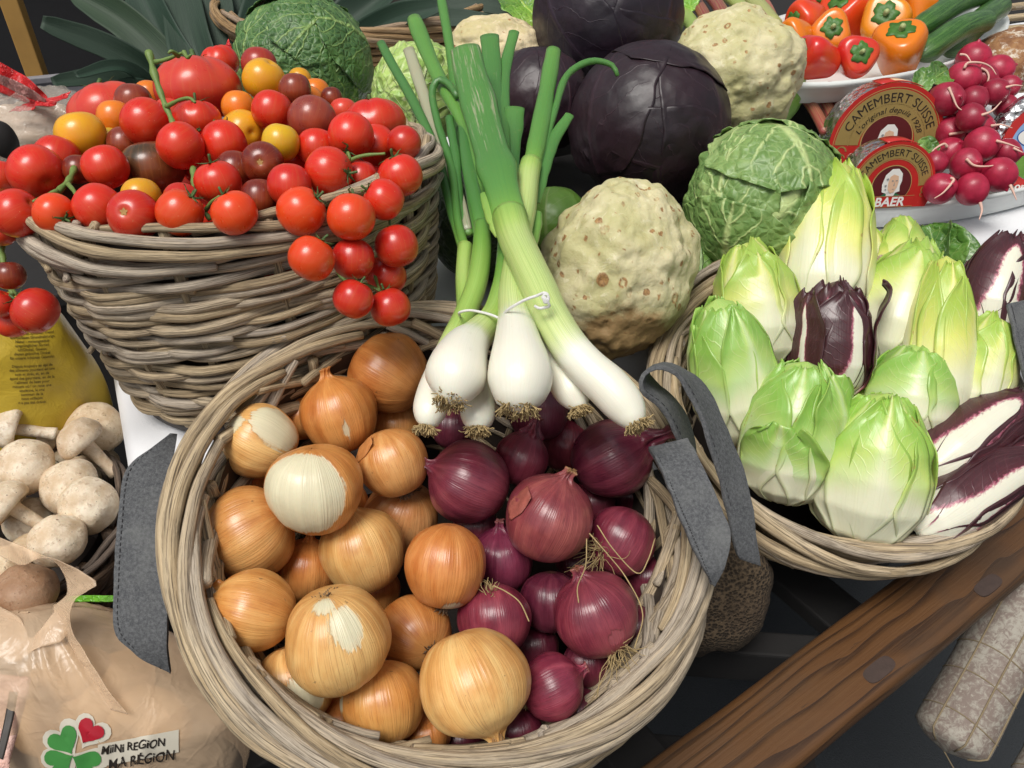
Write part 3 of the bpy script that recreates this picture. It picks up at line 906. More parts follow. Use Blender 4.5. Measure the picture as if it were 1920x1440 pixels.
# px, py, radius px, colour, layer, squash, stem axis (right, down, toward), options, label
S = [
 (153, 256, 46, YEL, 5, .97, (-.2, -1, .25), '', 'yellow tomato at the left end of the heap'),
 (215, 221, 32, ORA, 3, 1.0, (0, -1, .1), '', 'small orange tomato just right of the leftmost yellow tomato'),
 (250, 190, 34, BRN, 2, .95, (0, -1, .2), '', 'dull brown tomato between the upper left beefsteak and the big ribbed tomato'),
 (280, 180, 28, ORA, 1, 1.0, (0, -1, .1), '', 'orange tomato peeping out behind the tall cut vine stalk'),
 (372, 168, 80, PNK, 2, .72, (-.05, -1, .28), 'lobes calyx', 'big ribbed beefsteak tomato with dry calyx at the top of the heap'),
 (205, 212, 72, PNK, 1, .72, (-.3, -1, .2), 'lobes calyx', 'pinkish beefsteak tomato with dry calyx at the back left of the heap'),
 (272, 230, 45, RED, 6, .97, (.3, -.6, -.5), 'calyx', 'red tomato left of the tall cut vine stalk'),
 (338, 274, 43, RED, 8, .98, (.4, -.6, -.4), 'calyx', 'round red tomato at the foot of the cut vine stalk'),
 (420, 270, 42, RED, 7, 1.0, (-.3, -.7, -.2), 'calyx', 'red tomato in the middle of the heap above the drooping calyx'),
 (370, 224, 44, RED, 4, .78, (0, -1, .3), 'lobes calyx', 'small ribbed red tomato with calyx just below the big beefsteak'),
 (316, 212, 27, PNK, 3, 1.0, (0, -1, 0), '', 'pale red tomato hiding behind the vine stalk'),
 (447, 202, 31, ORA, 3, 1.0, (0, -1, .2), '', 'orange tomato beside the beefsteak above a yellow one'),
 (455, 247, 40, YEL, 5, 1.0, (.5, .2, .5), '', 'yellow tomato with a dark speck in the middle of the heap'),
 (526, 268, 35, (0.62, 0.40, 0.014), 6, 1.0, (.2, -1, .2), '', 'small yellow tomato above the glossy dark one'),
 (510, 208, 38, RED, 6, .97, (.2, -1, 0), '', 'round red tomato just below the topmost yellow tomato'),
 (585, 224, 45, (0.24, 0.04, 0.032), 5, .93, (.2, -1, -.2), '', 'large dull maroon tomato in the upper right of the heap'),
 (493, 305, 39, DRK, 8, .97, (.15, .25, 1), 'scar', 'glossy dark maroon tomato with its pale scar facing forward'),
 (494, 150, 39, YEL, 6, .97, (.5, -.7, .5), '', 'topmost yellow tomato near the savoy cabbage'),
 (486, 122, 33, (0.30, 0.02, 0.02), 4, .97, (0, -1, .2), '', 'dark red tomato at the very top of the heap beside the savoy cabbage'),
 (412, 118, 36, RED, 1, .85, (-.2, -1, .5), 'lobes scar', 'red tomato with a pale scar behind the big beefsteak'),
 (553, 168, 30, BRN, 4, 1.0, (0, -1, .2), '', 'brown tomato right of the topmost yellow tomato'),
 (575, 192, 33, ORA, 3, .95, (0, -1, .2), '', 'orange tomato behind the large dull maroon one'),
 (592, 176, 28, ORA, 2, 1.0, (0, -1, .2), '', 'orange tomato below the savoy cabbage edge'),
 (562, 150, 22, YEL, 1, 1.0, (0, -1, 0), '', 'yellow tomato tucked behind the brown one under the cabbage'),
 (622, 184, 20, DRK, 2, 1.0, (0, -1, .2), '', 'little dark tomato under the cabbage at the right of the heap'),
 (702, 232, 60, RED, 3, .74, (-.15, -1, .22), 'lobes calyx', 'red beefsteak tomato with a dark stalk at the right end of the heap'),
 (644, 208, 26, PNK, 2, .9, (0, -1, .2), '', 'pale red tomato left of the right beefsteak'),
 (658, 254, 43, RED, 8, .98, (-.1, .8, .3), 'calyx', 'upper red vine tomato above the hanging truss'),
 (706, 272, 38, RED, 6, 1.0, (.3, .4, .2), '', 'red vine tomato behind the upper right of the truss'),
 (758, 268, 32, RED2, 6, .97, (-.4, .5, .3), '', 'deep red tomato at the right edge of the basket rim'),
 (616, 322, 46, RED, 9, .95, (.8, .1, .2), 'calyx', 'plump red vine tomato at the left shoulder of the truss'),
 (751, 330, 42, RED, 9, .93, (-.3, -.8, .4), 'calyx', 'red vine tomato with calyx at the right of the truss over the rim'),
 (677, 334, 32, RED2, 6, 1.0, (0, -1, .1), '', 'shaded red tomato in the middle behind the truss stem'),
 (720, 375, 38, RED, 10, 1.0, (-.7, -.4, .3), 'calyx', 'red vine tomato to the right of the truss stem fork'),
 (658, 408, 45, ORED, 11, .95, (.1, -1, -.2), 'calyx', 'round orange red vine tomato in the centre of the truss'),
 (564, 397, 45, ORED, 11, 1.0, (.7, -.5, .2), 'calyx', 'orange red vine tomato lying on the rim left of the truss'),
 (543, 348, 41, RED2, 7, 1.0, (0, -1, .1), '', 'red tomato behind the rim left of the truss'),
 (594, 277, 36, RED, 6, 1.0, (0, -1, .1), '', 'pale highlighted red tomato below the dull maroon one'),
 (584, 485, 44, ORED, 11, .93, (.5, -.8, 0), 'calyx', 'orange red vine tomato hanging in front of the basket wall'),
 (662, 486, 40, RED2, 10, .97, (0, -1, -.1), '', 'red vine tomato hanging in the middle of the truss below the rim'),
 (744, 462, 41, RED2, 11, .97, (-.3, -1, 0), 'calyx', 'red vine tomato hanging at the right side of the truss below the rim'),
 (724, 517, 38, RED2, 9, .97, (-.4, .5, 0), '', 'shaded red vine tomato between the four lowest ones of the truss'),
 (662, 561, 38, RED2, 11, .95, (.4, -.8, 0), 'calyx', 'left one of the two lowest tomatoes of the truss'),
 (732, 577, 38, RED2, 12, .95, (-.3, -.9, .1), 'calyx', 'lowest tomato of the hanging truss right above the onions'),
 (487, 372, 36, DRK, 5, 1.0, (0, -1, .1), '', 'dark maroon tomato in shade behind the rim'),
 (440, 400, 43, ORED, 10, .95, (-.4, -.8, .4), 'calyx', 'orange red tomato with calyx resting on the rim'),
 (68, 322, 50, RED, 8, .95, (.5, .4, .3), '', 'large red tomato at the left side of the heap over the vine'),
 (107, 298, 42, RED, 5, 1.0, (.2, -1, 0), '', 'red tomato behind the large one at the left side'),
 (198, 314, 42, RED, 7, .96, (-.3, -.9, .1), '', 'red tomato left of the big dark green brown tomato'),
 (286, 316, 58, BLK, 6, .85, (-.1, -1, .25), '', 'big dark green brown tomato in the middle of the heap'),
 (146, 318, 27, DRK, 4, 1.0, (0, -1, 0), '', 'dark red tomato in the gap below the left yellow tomato'),
 (233, 270, 31, BRN, 4, 1.0, (0, -1, 0), '', 'maroon tomato between the left yellow tomato and the dark green brown one'),
 (207, 262, 22, (0.5, 0.36, 0.03), 3, 1.0, (0, -1, 0), '', 'tiny yellow green tomato behind the left yellow tomato'),
 (409, 343, 43, RED, 9, .93, (-.2, -.9, .4), 'calyx', 'red tomato with a big green calyx in the front middle of the heap'),
 (30, 400, 45, RED, 9, .96, (.6, -.3, .2), '', 'red tomato hanging over the left end of the rim'),
 (102, 400, 38, ORED, 10, .97, (.6, .3, .3), 'calyx', 'small orange red tomato on the rim under the left vine'),
 (183, 388, 44, RED, 9, 1.0, (.3, .3, -.4), '', 'red tomato on the rim left of the one with the star scar'),
 (252, 404, 47, RED2, 11, .95, (0, .05, 1), 'scar', 'red tomato with a yellow star scar facing forward on the rim'),
 (265, 370, 36, YEL, 7, 1.0, (0, -1, .1), '', 'yellow tomato peeping over the one with the star scar'),
 (337, 399, 43, ORED, 10, 1.0, (.5, -.5, .2), 'calyx', 'orange red tomato on the rim right of the one with the star scar'),
 (340, 376, 33, RED2, 7, 1.0, (0, -1, 0), '', 'red tomato squeezed in behind the front row'),
 (3, 332, 30, RED, 6, 1.0, (0, -1, 0), '', 'red tomato cut by the left picture edge above the rim'),
 (2, 436, 26, RED2, 8, 1.0, (0, -1, 0), '', 'red tomato cut by the left picture edge below the rim'),
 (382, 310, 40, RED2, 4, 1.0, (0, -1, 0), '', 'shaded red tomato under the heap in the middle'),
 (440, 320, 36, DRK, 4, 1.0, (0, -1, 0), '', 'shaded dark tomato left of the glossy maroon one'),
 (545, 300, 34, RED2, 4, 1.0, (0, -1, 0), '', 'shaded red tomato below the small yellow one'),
]
items = []
nT = TB['n']
_F = frame(nT); _a = np.linspace(math.pi * .9, math.pi * 2.1, 200)
def rim_curve():
    best = []
    for a in np.linspace(0, 2 * math.pi, 361):
        q = TB['C'] + _F @ np.array([.198 * math.cos(a), .198 * math.sin(a), 0]) - CAM
        d = q @ CF; best.append((960 + FPX * (q @ CR) / d, 720 - FPX * (q @ CU) / d, d))
    b = np.array(best)
    cy = b[:, 1].mean() + (b[:, 0] - b[:, 0].mean()) * -.16
    fr = b[b[:, 1] > cy]
    return fr[np.argsort(fr[:, 0])]
RIMC = rim_curve()
def d_rim(px): return float(np.interp(px, RIMC[:, 0], RIMC[:, 2]))
def y_rim(px): return float(np.interp(px, RIMC[:, 0], RIMC[:, 1]))
for row in S:
    px, py, r, col, lay, sq, ax, opt, lab = row
    # front tomatoes lie on the rim, what hangs in front of the wall keeps to the wall, the rest is a dome
    up = y_rim(px) - 30 - py
    d = d_rim(px) + 0.0009 * max(0, up)
    if py > y_rim(px) + 5: d = d_rim(px) - r * d / FPX - .008
    items.append(dict(px=px, py=py, r=r, d=d, layer=lay, row=row))
settle(items, 90, 0.02, 0.10, .955)
for k, it in enumerate(items):
    px, py, r, col, lay, sq, ax, opt, lab = it['row']
    v, f, m = tomato_mesh(it['R'], AX(*ax), sq, random.choice((5, 6, 7)) if 'lobes' in opt else 0, k)
    jit = 1 + random.uniform(-.08, .08)
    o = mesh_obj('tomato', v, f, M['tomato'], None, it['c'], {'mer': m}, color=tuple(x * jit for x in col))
    tag(o, lab, 'tomato', NT)
    if 'calyx' in opt:
        big = r > 55
        cv, cf, cm = calyx_mesh(it['R'], AX(*ax), sq * (.95 if 'lobes' in opt else 1), k, size=.55 if big else .85, stem=.25 if big else .4)
        mesh_obj('calyx', cv, cf, M['calyx'], o)
    if 'scar' in opt:
        R = it['R']; a = AX(*ax)
        ang = np.linspace(0, 2 * math.pi, 30, endpoint=False)
        rr = R * .13 * (1 + .25 * np.sin(ang * 5))
        sv = np.stack([rr * np.cos(ang), rr * np.sin(ang), np.full(30, .93 * sq * R)], 1)
        sv = np.vstack([sv, [[0, 0, .915 * sq * R]]])
        sv[:30, 2] += .005 * R
        mesh_obj('stem_scar', sv @ frame(a).T, [(i, (i + 1) % 30, 30) for i in range(30)], M['scar'], o)
# the tomatoes below the visible ones
FT = frame(nT)
rs = random.Random(5)
for k in range(30):
    a = k * 2.399; rr = 0.15 * math.sqrt((k + .5) / 30)
    c = TB['C'] + FT @ np.array([rr * math.cos(a), rr * math.sin(a), -0.045 + rs.uniform(-.008, .008)])
    v, f, m = tomato_mesh(0.024, FT[:, 2], .95, 0, k + 200)
    o = mesh_obj('tomato', v, f, M['tomato'], None, c, {'mer': m}, color=RED2)
    tag(o, 'red tomato buried below the heap, barely showing through gaps', 'tomato', 'buried tomatoes')

# vine stems
def vine(pts, rad, label, twigs=()):
    p = np.array([P(*q) for q in pts])
    o0 = p[0]
    path = spline(p, 26)
    k = len(path)
    r = np.asarray(rad) * (1 + .18 * np.sin(np.arange(k) * 1.1)) * np.linspace(1.15, .8, k)
    o = tube_obj('vine_stem', path, r, M['vine'], None, 8, loc=o0, origin=o0, jitter=.15)
    tag(o, label, 'stem', 'tomato vine stems')
    for tw in twigs:
        q = spline(np.array([P(*x) for x in tw]), 14)
        tube_obj('twig', q, np.linspace(.0022, .0012, 14), M['vine'], o, 6, origin=o0, jitter=.2)
    return o
vine([(279, 97, .735), (290, 140, .73), (305, 185, .725), (318, 215, .72), (326, 236, .715)], .0030, 'tall cut green vine stalk rising from the tomatoes',
     [((291, 116, .73), (310, 112, .725), (330, 104, .72), (345, 98, .715)), ((312, 200, .72), (335, 188, .71), (355, 184, .705), (366, 192, .70)),
      ((345, 98, .715), (352, 108, .71), (358, 103, .705)), ((335, 105, .72), (322, 96, .71), (316, 100, .71))])
vine([(142, 300, .72), (138, 320, .705), (128, 340, .69), (112, 356, .68), (98, 374, .665)], .0028, 'knobbly green vine stem lying at the left of the tomatoes',
     [((128, 345, .685), (140, 360, .67), (150, 380, .655)), ((108, 358, .675), (85, 368, .665), (62, 378, .655))])
vine([(362, 315, .70), (364, 345, .685), (366, 372, .67), (380, 392, .66), (394, 412, .66)], .0024, 'thin green vine stem between the front tomatoes',
     [((384, 396, .66), (398, 378, .65), (412, 368, .645)),])
vine([(642, 298, .69), (650, 318, .68), (640, 340, .672), (628, 362, .668), (615, 392, .665)], .0027, 'branched green truss stem among the hanging vine tomatoes',
     [((648, 305, .685), (680, 292, .68), (722, 288, .678)), ((630, 300, .685), (655, 300, .67), (652, 285, .67)), ((635, 350, .67), (660, 358, .66), (680, 358, .66)), ((615, 392, .665), (608, 420, .665), (612, 445, .665)), ((612, 440, .665), (640, 520, .67), (690, 535, .655), (712, 545, .65)), ((700, 490, .67), (704, 520, .66), (712, 545, .65))])
# truss hanging over the left end of the basket
LT = [(67, 583, 43, RED2, 3, (-.7, -.5, .3), 'lowest right tomato of the truss hanging at the left edge'), (18, 517, 28, DRK, 1, (0, -1, .2), 'dark red tomato high in the truss at the left edge'),
      (0, 570, 26, RED2, 2, (.5, -.8, .2), 'red tomato half cut by the left edge in the hanging truss'), (24, 604, 32, RED, 1, (0, -1, .2), 'red tomato at the bottom of the left hanging truss over the yellow bag')]
li = [dict(px=a[0], py=a[1], r=a[2], d=.655, layer=a[4], row=a) for a in LT]
settle(li, 40, .02, .08)
for k, it in enumerate(li):
    a = it['row']
    v, f, m = tomato_mesh(it['R'], AX(*a[5]), .94, 0, 90 + k)
    o = mesh_obj('tomato', v, f, M['tomato'], None, it['c'], {'mer': m}, color=a[3]); tag(o, a[6], 'tomato', 'tomatoes of the left truss')
    if k == 0:
        cv, cf, cm = calyx_mesh(it['R'], AX(*a[5]), .94, 44, size=.9)
        mesh_obj('calyx', cv, cf, M['calyx'], o)
vine([(2, 455, .70), (6, 490, .69), (14, 530, .68), (26, 552, .675)], .0026, 'thin green stem of the truss at the left edge', [((18, 540, .68), (38, 556, .67), (48, 560, .668)),])
# ------------------------------------------------------------------ onions
ONION = [(0.02, -0.90), (0.22, -0.915), (0.55, -0.81), (0.83, -0.52), (0.985, -0.10), (0.975, 0.28), (0.80, 0.63), (0.50, 0.85), (0.25, 0.965), (0.13, 1.06), (0.10, 1.16), (0.115, 1.24), (0.02, 1.25)]
ONION_CUT = [(0.02, -0.90), (0.22, -0.915), (0.55, -0.81), (0.83, -0.52), (0.985, -0.10), (0.975, 0.28), (0.80, 0.63), (0.50, 0.84), (0.24, 0.93), (0.12, 0.945), (0.02, 0.93)]
ONION_LONG = [(0.02, -0.92), (0.20, -0.93), (0.52, -0.82), (0.82, -0.52), (0.985, -0.08), (0.96, 0.34), (0.72, 0.74), (0.42, 1.0), (0.22, 1.22), (0.15, 1.42), (0.13, 1.56), (0.18, 1.70), (0.02, 1.72)]
def onion_mesh(R, axis, seed, prof, squash=1.0, peels=(), nu=72, nv=56):
    v, f, m = lathe_data(prof, nu, nv)
    th = np.arctan2(v[:, 1], v[:, 0]); z = v[:, 2].copy()
    rs = np.random.default_rng(seed)
    fold = sstep(0.92, 1.1, z)
    v[:, :2] *= (1 + fold * (0.40 * np.sin(th * 4 + rs.random() * 6 + z * 3) + 0.2 * np.sin(th * 9)))[:, None]
    v[:, :2] *= (1 + (1 - fold) * (0.007 * np.sin(th * 11 + rs.random() * 6) + 0.005 * np.sin(th * 17 + 1.7)))[:, None]
    tilt = rs.uniform(-.35, .35, 2)
    v[:, :2] += tilt * (sstep(.9, 1.5, z) * (z - .9))[:, None]
    v *= (1 + 0.05 * noise3(v * 1.1 + seed * 3.1) + 0.006 * noise3(v * 4 + seed))[:, None]
    v[:, 2] *= squash
    F = frame(axis)
    w = v @ F.T
    pe = np.full(len(v), -1.0)
    u = w / (np.linalg.norm(w, axis=1, keepdims=True) + 1e-9)
    for (d, ang, elong) in peels:
        c = AX(*d)
        dv = u - c * np.sum(u * c, 1, keepdims=True)
        al = dv @ F[:, 2]
        dd = np.arccos(np.clip(u @ c, -1, 1))
        # elongate along the meridian
        q = np.sqrt(np.maximum(dd ** 2 - (1 - 1 / elong ** 2) * al ** 2, 0))
        pe = np.maximum(pe, ang - q)
    return w * R, f, m, pe

def hair(R, axis, at, n, length, seed, thick=0.0005, curl=1.0, spread=.5):
    rs = random.Random(seed)
    F = frame(axis)
    parts = []
    for k in range(n):
        a = rs.uniform(0, 6.28); s = rs.uniform(0, spread) * .22
        p = np.array([s * math.cos(a) * R, s * math.sin(a) * R, at * R])
        d = np.array([math.cos(a) * rs.uniform(.2, 1.1), math.sin(a) * rs.uniform(.2, 1.1), math.copysign(rs.uniform(.5, 1.0), at)])
        L = length * rs.uniform(.4, 1.15)
        pts = [p]
        for j in range(7):
            d = nrm(d + np.array([rs.uniform(-1, 1), rs.uniform(-1, 1), rs.uniform(-.7, .5)]) * .42 * curl)
            p = p + d * L / 7
            pts.append(p)
        parts.append(tube_data(np.array(pts), np.linspace(thick, thick * .5, 8), 4, cap=False))
    v, f, m = merge(parts)
    return v @ F.T, f, m

def onion(px, py, r, lay, ax, kind, label, opts='', peels=(), tint=(1, 1, 1), squash=1.0):
    return dict(px=px, py=py, r=r, layer=lay, ax=ax, kind=kind, label=label, opts=opts, peels=peels, tint=tint, squash=squash)
W1 = (1, 1, 1); CU1 = (0.95, 0.74, 0.60); GO = (1.16, 1.30, 1.35); PK = (1.0, .85, .9)
ON = [
 onion(731, 700, 76, 3, (-.8, -.5, -.2), 'y', 'brown onion at the very back of the basket beside the spring onions', '', (), CU1),
 onion(636, 779, 73, 4, (-.3, -1, .2), 'y', 'orange brown onion with a pale peeled stripe down its side', '', [((.35, .35, .8), .10, 5.0)], (1.02, .80, .62)),
 onion(566, 782, 46, 2, (0, -1, 0), 'y', 'brown onion half hidden behind the striped one', 'cut', (), CU1),
 onion(488, 829, 70, 4, (-.9, -.5, .25), 'y', 'pale onion with torn brown skin against the left rim', 'cut roots', [((.7, -.5, .6), .62, 1.3), ((-.4, -.5, .7), .25, 1.5)], GO, 1.0),
 onion(590, 916, 91, 7, (0, -1, .3), 'y', 'large half peeled white onion in the upper left of the basket', 'cut', [((-.12, .05, 1), 1.0, 1.05)], (1, .85, .7), .95),
 onion(737, 868, 68, 5, (-.35, -.9, .1), 'y', 'brown onion with flaking papery skin and root end downward', 'cut roots flake', (), (1, .92, .88)),
 onion(740, 802, 50, 2, (0, -1, 0), 'y', 'orange onion peeping out behind the flaking one', 'cut', (), (1.05, .9, .8)),
 onion(465, 1003, 87, 5, (.8, -.5, -.1), 'y', 'brown onion lying sideways at the left side of the basket', 'cut roots', [((-.85, .35, .35), .12, 4)], (1, .95, .88), 1.0),
 onion(681, 1032, 80, 6, (-.3, -1, .15), 'y', 'smooth golden onion in the middle of the yellow ones', 'neckfront', (), GO),
 onion(752, 968, 72, 3, (-.4, 1, -.5), 'y', 'pinkish brown onion with a hairy root end on top', 'roots', (), (.95, .82, .85)),
 onion(836, 1064, 76, 6, (.1, -1, .0), 'y', 'orange brown onion touching the red onions, root end down', 'cut roots', [((.2, .95, .5), .28, 1.0)], (1.0, .74, .60), 1.08),
 onion(577, 1068, 60, 3, (.1, -1, .1), 'y', 'dark brown onion low between two bright ones', '', (), CU1),
 onion(480, 1146, 76, 5, (-1, -.3, .15), 'y', 'golden onion with a dry brown tip pointing to the left rim', 'long', (), (1.05, 1.0, .88)),
 onion(632, 1199, 100, 8, (.15, 1, -.30), 'y', 'big golden onion with a dark root plate and pale patch on top', 'rootcap', [((.32, -.42, .75), .30, 1.9), ((-.1, -.85, .65), .18, 1.0)], GO, 1.03),
 onion(779, 1187, 70, 3, (-.6, -.3, -.9), 'y', 'earthy brown onion with a black root tuft facing the viewer', 'roots dark', (), (.80, .66, .55)),
 onion(889, 1277, 104, 9, (.42, .95, .25), 'y', 'biggest yellow onion at the front of the basket', 'neckfront', (), GO, .97),
 onion(720, 1317, 78, 5, (-.2, -1, -.2), 'y', 'orange onion at the front rim left of the biggest one', 'cut', [((-.9, -.1, .3), .25, 1.0)], (1.04, .98, .82)),
 onion(552, 1285, 76, 2, (-.3, -1, 0), 'y', 'pale greenish onion deep behind the front left rim', 'cut', [((.5, -.1, .8), .45, 1.5)], GO),
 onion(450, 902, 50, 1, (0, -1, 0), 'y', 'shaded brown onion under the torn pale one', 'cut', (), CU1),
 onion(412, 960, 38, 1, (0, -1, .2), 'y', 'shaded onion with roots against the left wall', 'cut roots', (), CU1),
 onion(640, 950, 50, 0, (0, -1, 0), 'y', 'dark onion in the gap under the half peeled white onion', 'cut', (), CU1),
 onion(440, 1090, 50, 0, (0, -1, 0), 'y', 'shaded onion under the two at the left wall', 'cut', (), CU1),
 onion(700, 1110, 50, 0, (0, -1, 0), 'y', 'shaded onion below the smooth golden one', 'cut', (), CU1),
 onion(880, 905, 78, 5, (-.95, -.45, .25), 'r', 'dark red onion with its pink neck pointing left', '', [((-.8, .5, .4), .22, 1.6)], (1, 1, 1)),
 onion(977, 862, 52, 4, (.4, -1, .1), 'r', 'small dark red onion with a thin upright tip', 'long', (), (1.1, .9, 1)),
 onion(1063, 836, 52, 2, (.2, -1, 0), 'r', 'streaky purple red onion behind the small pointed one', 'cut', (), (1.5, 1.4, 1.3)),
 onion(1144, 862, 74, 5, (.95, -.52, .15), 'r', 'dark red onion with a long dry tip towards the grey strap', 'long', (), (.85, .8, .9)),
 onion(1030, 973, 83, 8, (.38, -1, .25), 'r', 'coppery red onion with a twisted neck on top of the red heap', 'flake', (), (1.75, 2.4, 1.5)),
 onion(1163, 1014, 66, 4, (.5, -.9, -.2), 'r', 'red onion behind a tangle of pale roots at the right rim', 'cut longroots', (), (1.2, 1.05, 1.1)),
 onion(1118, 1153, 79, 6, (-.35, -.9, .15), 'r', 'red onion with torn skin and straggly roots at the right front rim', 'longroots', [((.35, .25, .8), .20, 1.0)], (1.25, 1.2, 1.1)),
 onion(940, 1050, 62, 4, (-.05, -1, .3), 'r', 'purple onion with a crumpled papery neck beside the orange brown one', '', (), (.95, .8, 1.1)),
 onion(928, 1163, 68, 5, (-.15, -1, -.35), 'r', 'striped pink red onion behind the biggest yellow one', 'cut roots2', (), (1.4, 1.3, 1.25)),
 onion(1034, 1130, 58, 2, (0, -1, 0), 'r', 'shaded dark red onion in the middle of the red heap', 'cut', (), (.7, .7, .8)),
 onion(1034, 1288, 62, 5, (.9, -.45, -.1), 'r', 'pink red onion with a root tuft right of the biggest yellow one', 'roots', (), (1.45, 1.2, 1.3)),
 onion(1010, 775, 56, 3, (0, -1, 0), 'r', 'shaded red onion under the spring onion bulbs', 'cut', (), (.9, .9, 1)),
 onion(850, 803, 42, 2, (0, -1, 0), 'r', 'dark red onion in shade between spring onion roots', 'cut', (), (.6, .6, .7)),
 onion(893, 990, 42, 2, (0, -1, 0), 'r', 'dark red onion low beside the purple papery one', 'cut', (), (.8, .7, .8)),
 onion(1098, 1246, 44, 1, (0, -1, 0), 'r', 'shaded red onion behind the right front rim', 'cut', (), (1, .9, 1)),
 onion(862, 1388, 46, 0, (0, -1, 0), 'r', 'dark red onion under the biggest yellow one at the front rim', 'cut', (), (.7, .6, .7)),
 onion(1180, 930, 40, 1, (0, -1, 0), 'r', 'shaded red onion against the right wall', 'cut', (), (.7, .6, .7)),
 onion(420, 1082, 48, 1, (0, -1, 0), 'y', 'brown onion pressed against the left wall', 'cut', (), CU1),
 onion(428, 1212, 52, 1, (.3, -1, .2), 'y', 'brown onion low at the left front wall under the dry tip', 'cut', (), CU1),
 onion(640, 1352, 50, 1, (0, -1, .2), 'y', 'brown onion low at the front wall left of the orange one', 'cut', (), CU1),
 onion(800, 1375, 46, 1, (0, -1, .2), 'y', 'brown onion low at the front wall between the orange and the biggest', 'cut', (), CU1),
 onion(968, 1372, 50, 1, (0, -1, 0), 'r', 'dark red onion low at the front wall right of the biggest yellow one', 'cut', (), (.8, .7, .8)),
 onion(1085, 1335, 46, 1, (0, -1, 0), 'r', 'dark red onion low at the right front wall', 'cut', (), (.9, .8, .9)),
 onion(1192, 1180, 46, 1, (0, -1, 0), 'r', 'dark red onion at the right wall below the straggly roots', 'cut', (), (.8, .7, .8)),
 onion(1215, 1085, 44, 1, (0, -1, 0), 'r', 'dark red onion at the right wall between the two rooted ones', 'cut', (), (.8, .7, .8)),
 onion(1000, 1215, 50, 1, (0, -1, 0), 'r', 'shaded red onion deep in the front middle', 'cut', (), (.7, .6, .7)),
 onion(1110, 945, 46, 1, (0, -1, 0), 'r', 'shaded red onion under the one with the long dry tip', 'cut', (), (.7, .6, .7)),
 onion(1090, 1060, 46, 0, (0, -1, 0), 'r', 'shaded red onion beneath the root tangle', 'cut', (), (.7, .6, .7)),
]
for o in ON:
    off = -0.018 if o['py'] < 1150 else -0.012
    o['d'] = plane_d(o['px'], o['py'], OB['C'] + OB['n'] * (off - 0.006 * (5 - o['layer'])), OB['n'])
settle(ON, 120, .025, .07, .955)
for k, o in enumerate(ON):
    op = o['opts']
    prof = ONION_CUT if 'cut' in op else ONION_LONG if 'long' in op.split() else ONION
    R = o['R'] * 1.0; ax = AX(*o['ax'])
    v, f, m, pe = onion_mesh(R, ax, k, prof, o['squash'], o['peels'])
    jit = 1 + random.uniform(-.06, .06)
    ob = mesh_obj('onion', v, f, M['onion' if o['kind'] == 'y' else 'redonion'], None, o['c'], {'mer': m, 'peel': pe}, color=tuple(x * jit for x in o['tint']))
    tag(ob, o['label'], 'onion', 'yellow onions in the basket' if o['kind'] == 'y' else 'red onions in the basket')
    if 'longroots' in op:
        hd = AX(-.9, .25, .8) if k < 29 else AX(.55, .85, .5)
        hv, hf, hm = hair(R, -hd, -.86, 46, R * 1.15, k, .00042, 1.3, 1.0)
        mesh_obj('roots', hv, hf, M['root'], ob)
    elif 'roots2' in op:
        hv, hf, hm = hair(R, -AX(-.1, -.95, .35), -.9, 22, R * .5, k, .0005, 1.2, .8)
        mesh_obj('roots', hv, hf, M['root'], ob)
    elif 'roots' in op:
        hv, hf, hm = hair(R, ax, -.86 * o['squash'], 110 if 'dark' in op else 80, R * (.34 if 'dark' in op else .24), k, .00055, .9)
        mesh_obj('roots', hv, hf, M['rootdark' if ('dark' in op or o['kind'] == 'y') else 'root'], ob)
    if 'rootcap' in op:
        hv, hf, hm = hair(R, -ax, .86 * o['squash'] * 0 + .90, 0 or 90, R * .10, k, .0006, .5, 1.0)
        mesh_obj('roots', (hv * [1, 1, 1]), hf, M['rootdark'], ob)
    if 'neckfront' in op:
        F = frame(ax); parts = []
        rs = random.Random(4)
        for j in range(9):
            a = rs.uniform(0, 6.28)
            q = np.array([[.10 * R * math.cos(a), .10 * R * math.sin(a), .98 * R], [.09 * R * math.cos(a + .8), .09 * R * math.sin(a + .8), 1.12 * R], [R * rs.uniform(-.2, .25), R * rs.uniform(-.2, .25), R * rs.uniform(1.18, 1.34)]])
            parts.append(tube_data(spline(q, 8), np.linspace(.0022, .0010, 8), 5, .5))
        nv_, nf_, _ = merge(parts)
        mesh_obj('neck', nv_ @ F.T, nf_, M['neck'], ob)
    if 'flake' in op:      # also flake2
        # a curled flake of skin standing off the bulb
        fd = AX(-.75, -.45, .55) if '' in op else AX(.55, .55, .8) if o['kind'] == 'y' else AX(-.45, .85, .6)
        G = frame(fd)
        uu, vv = np.meshgrid(np.linspace(-1, 1, 12), np.linspace(-1, 1, 12))
        rr = R * (1.01 + .10 * np.clip(vv, 0, 1) ** 2 + .02 * fbm(np.stack([uu * 2, vv * 2, uu * 0], -1), 2))
        a1, a2 = uu * .30 * (1 - .35 * np.abs(vv)), vv * .38
        dirs = G[:, 2] + np.tan(a1)[..., None] * G[:, 0] + np.tan(a2)[..., None] * G[:, 1]
        dirs /= np.linalg.norm(dirs, axis=-1, keepdims=True)
        fl = mesh_obj('skin_flake', (dirs * rr[..., None]).reshape(-1, 3), grid_faces(12, 12, False), M['flake'] if o['kind'] == 'y' else M['rneck'], ob, thick=.0004)
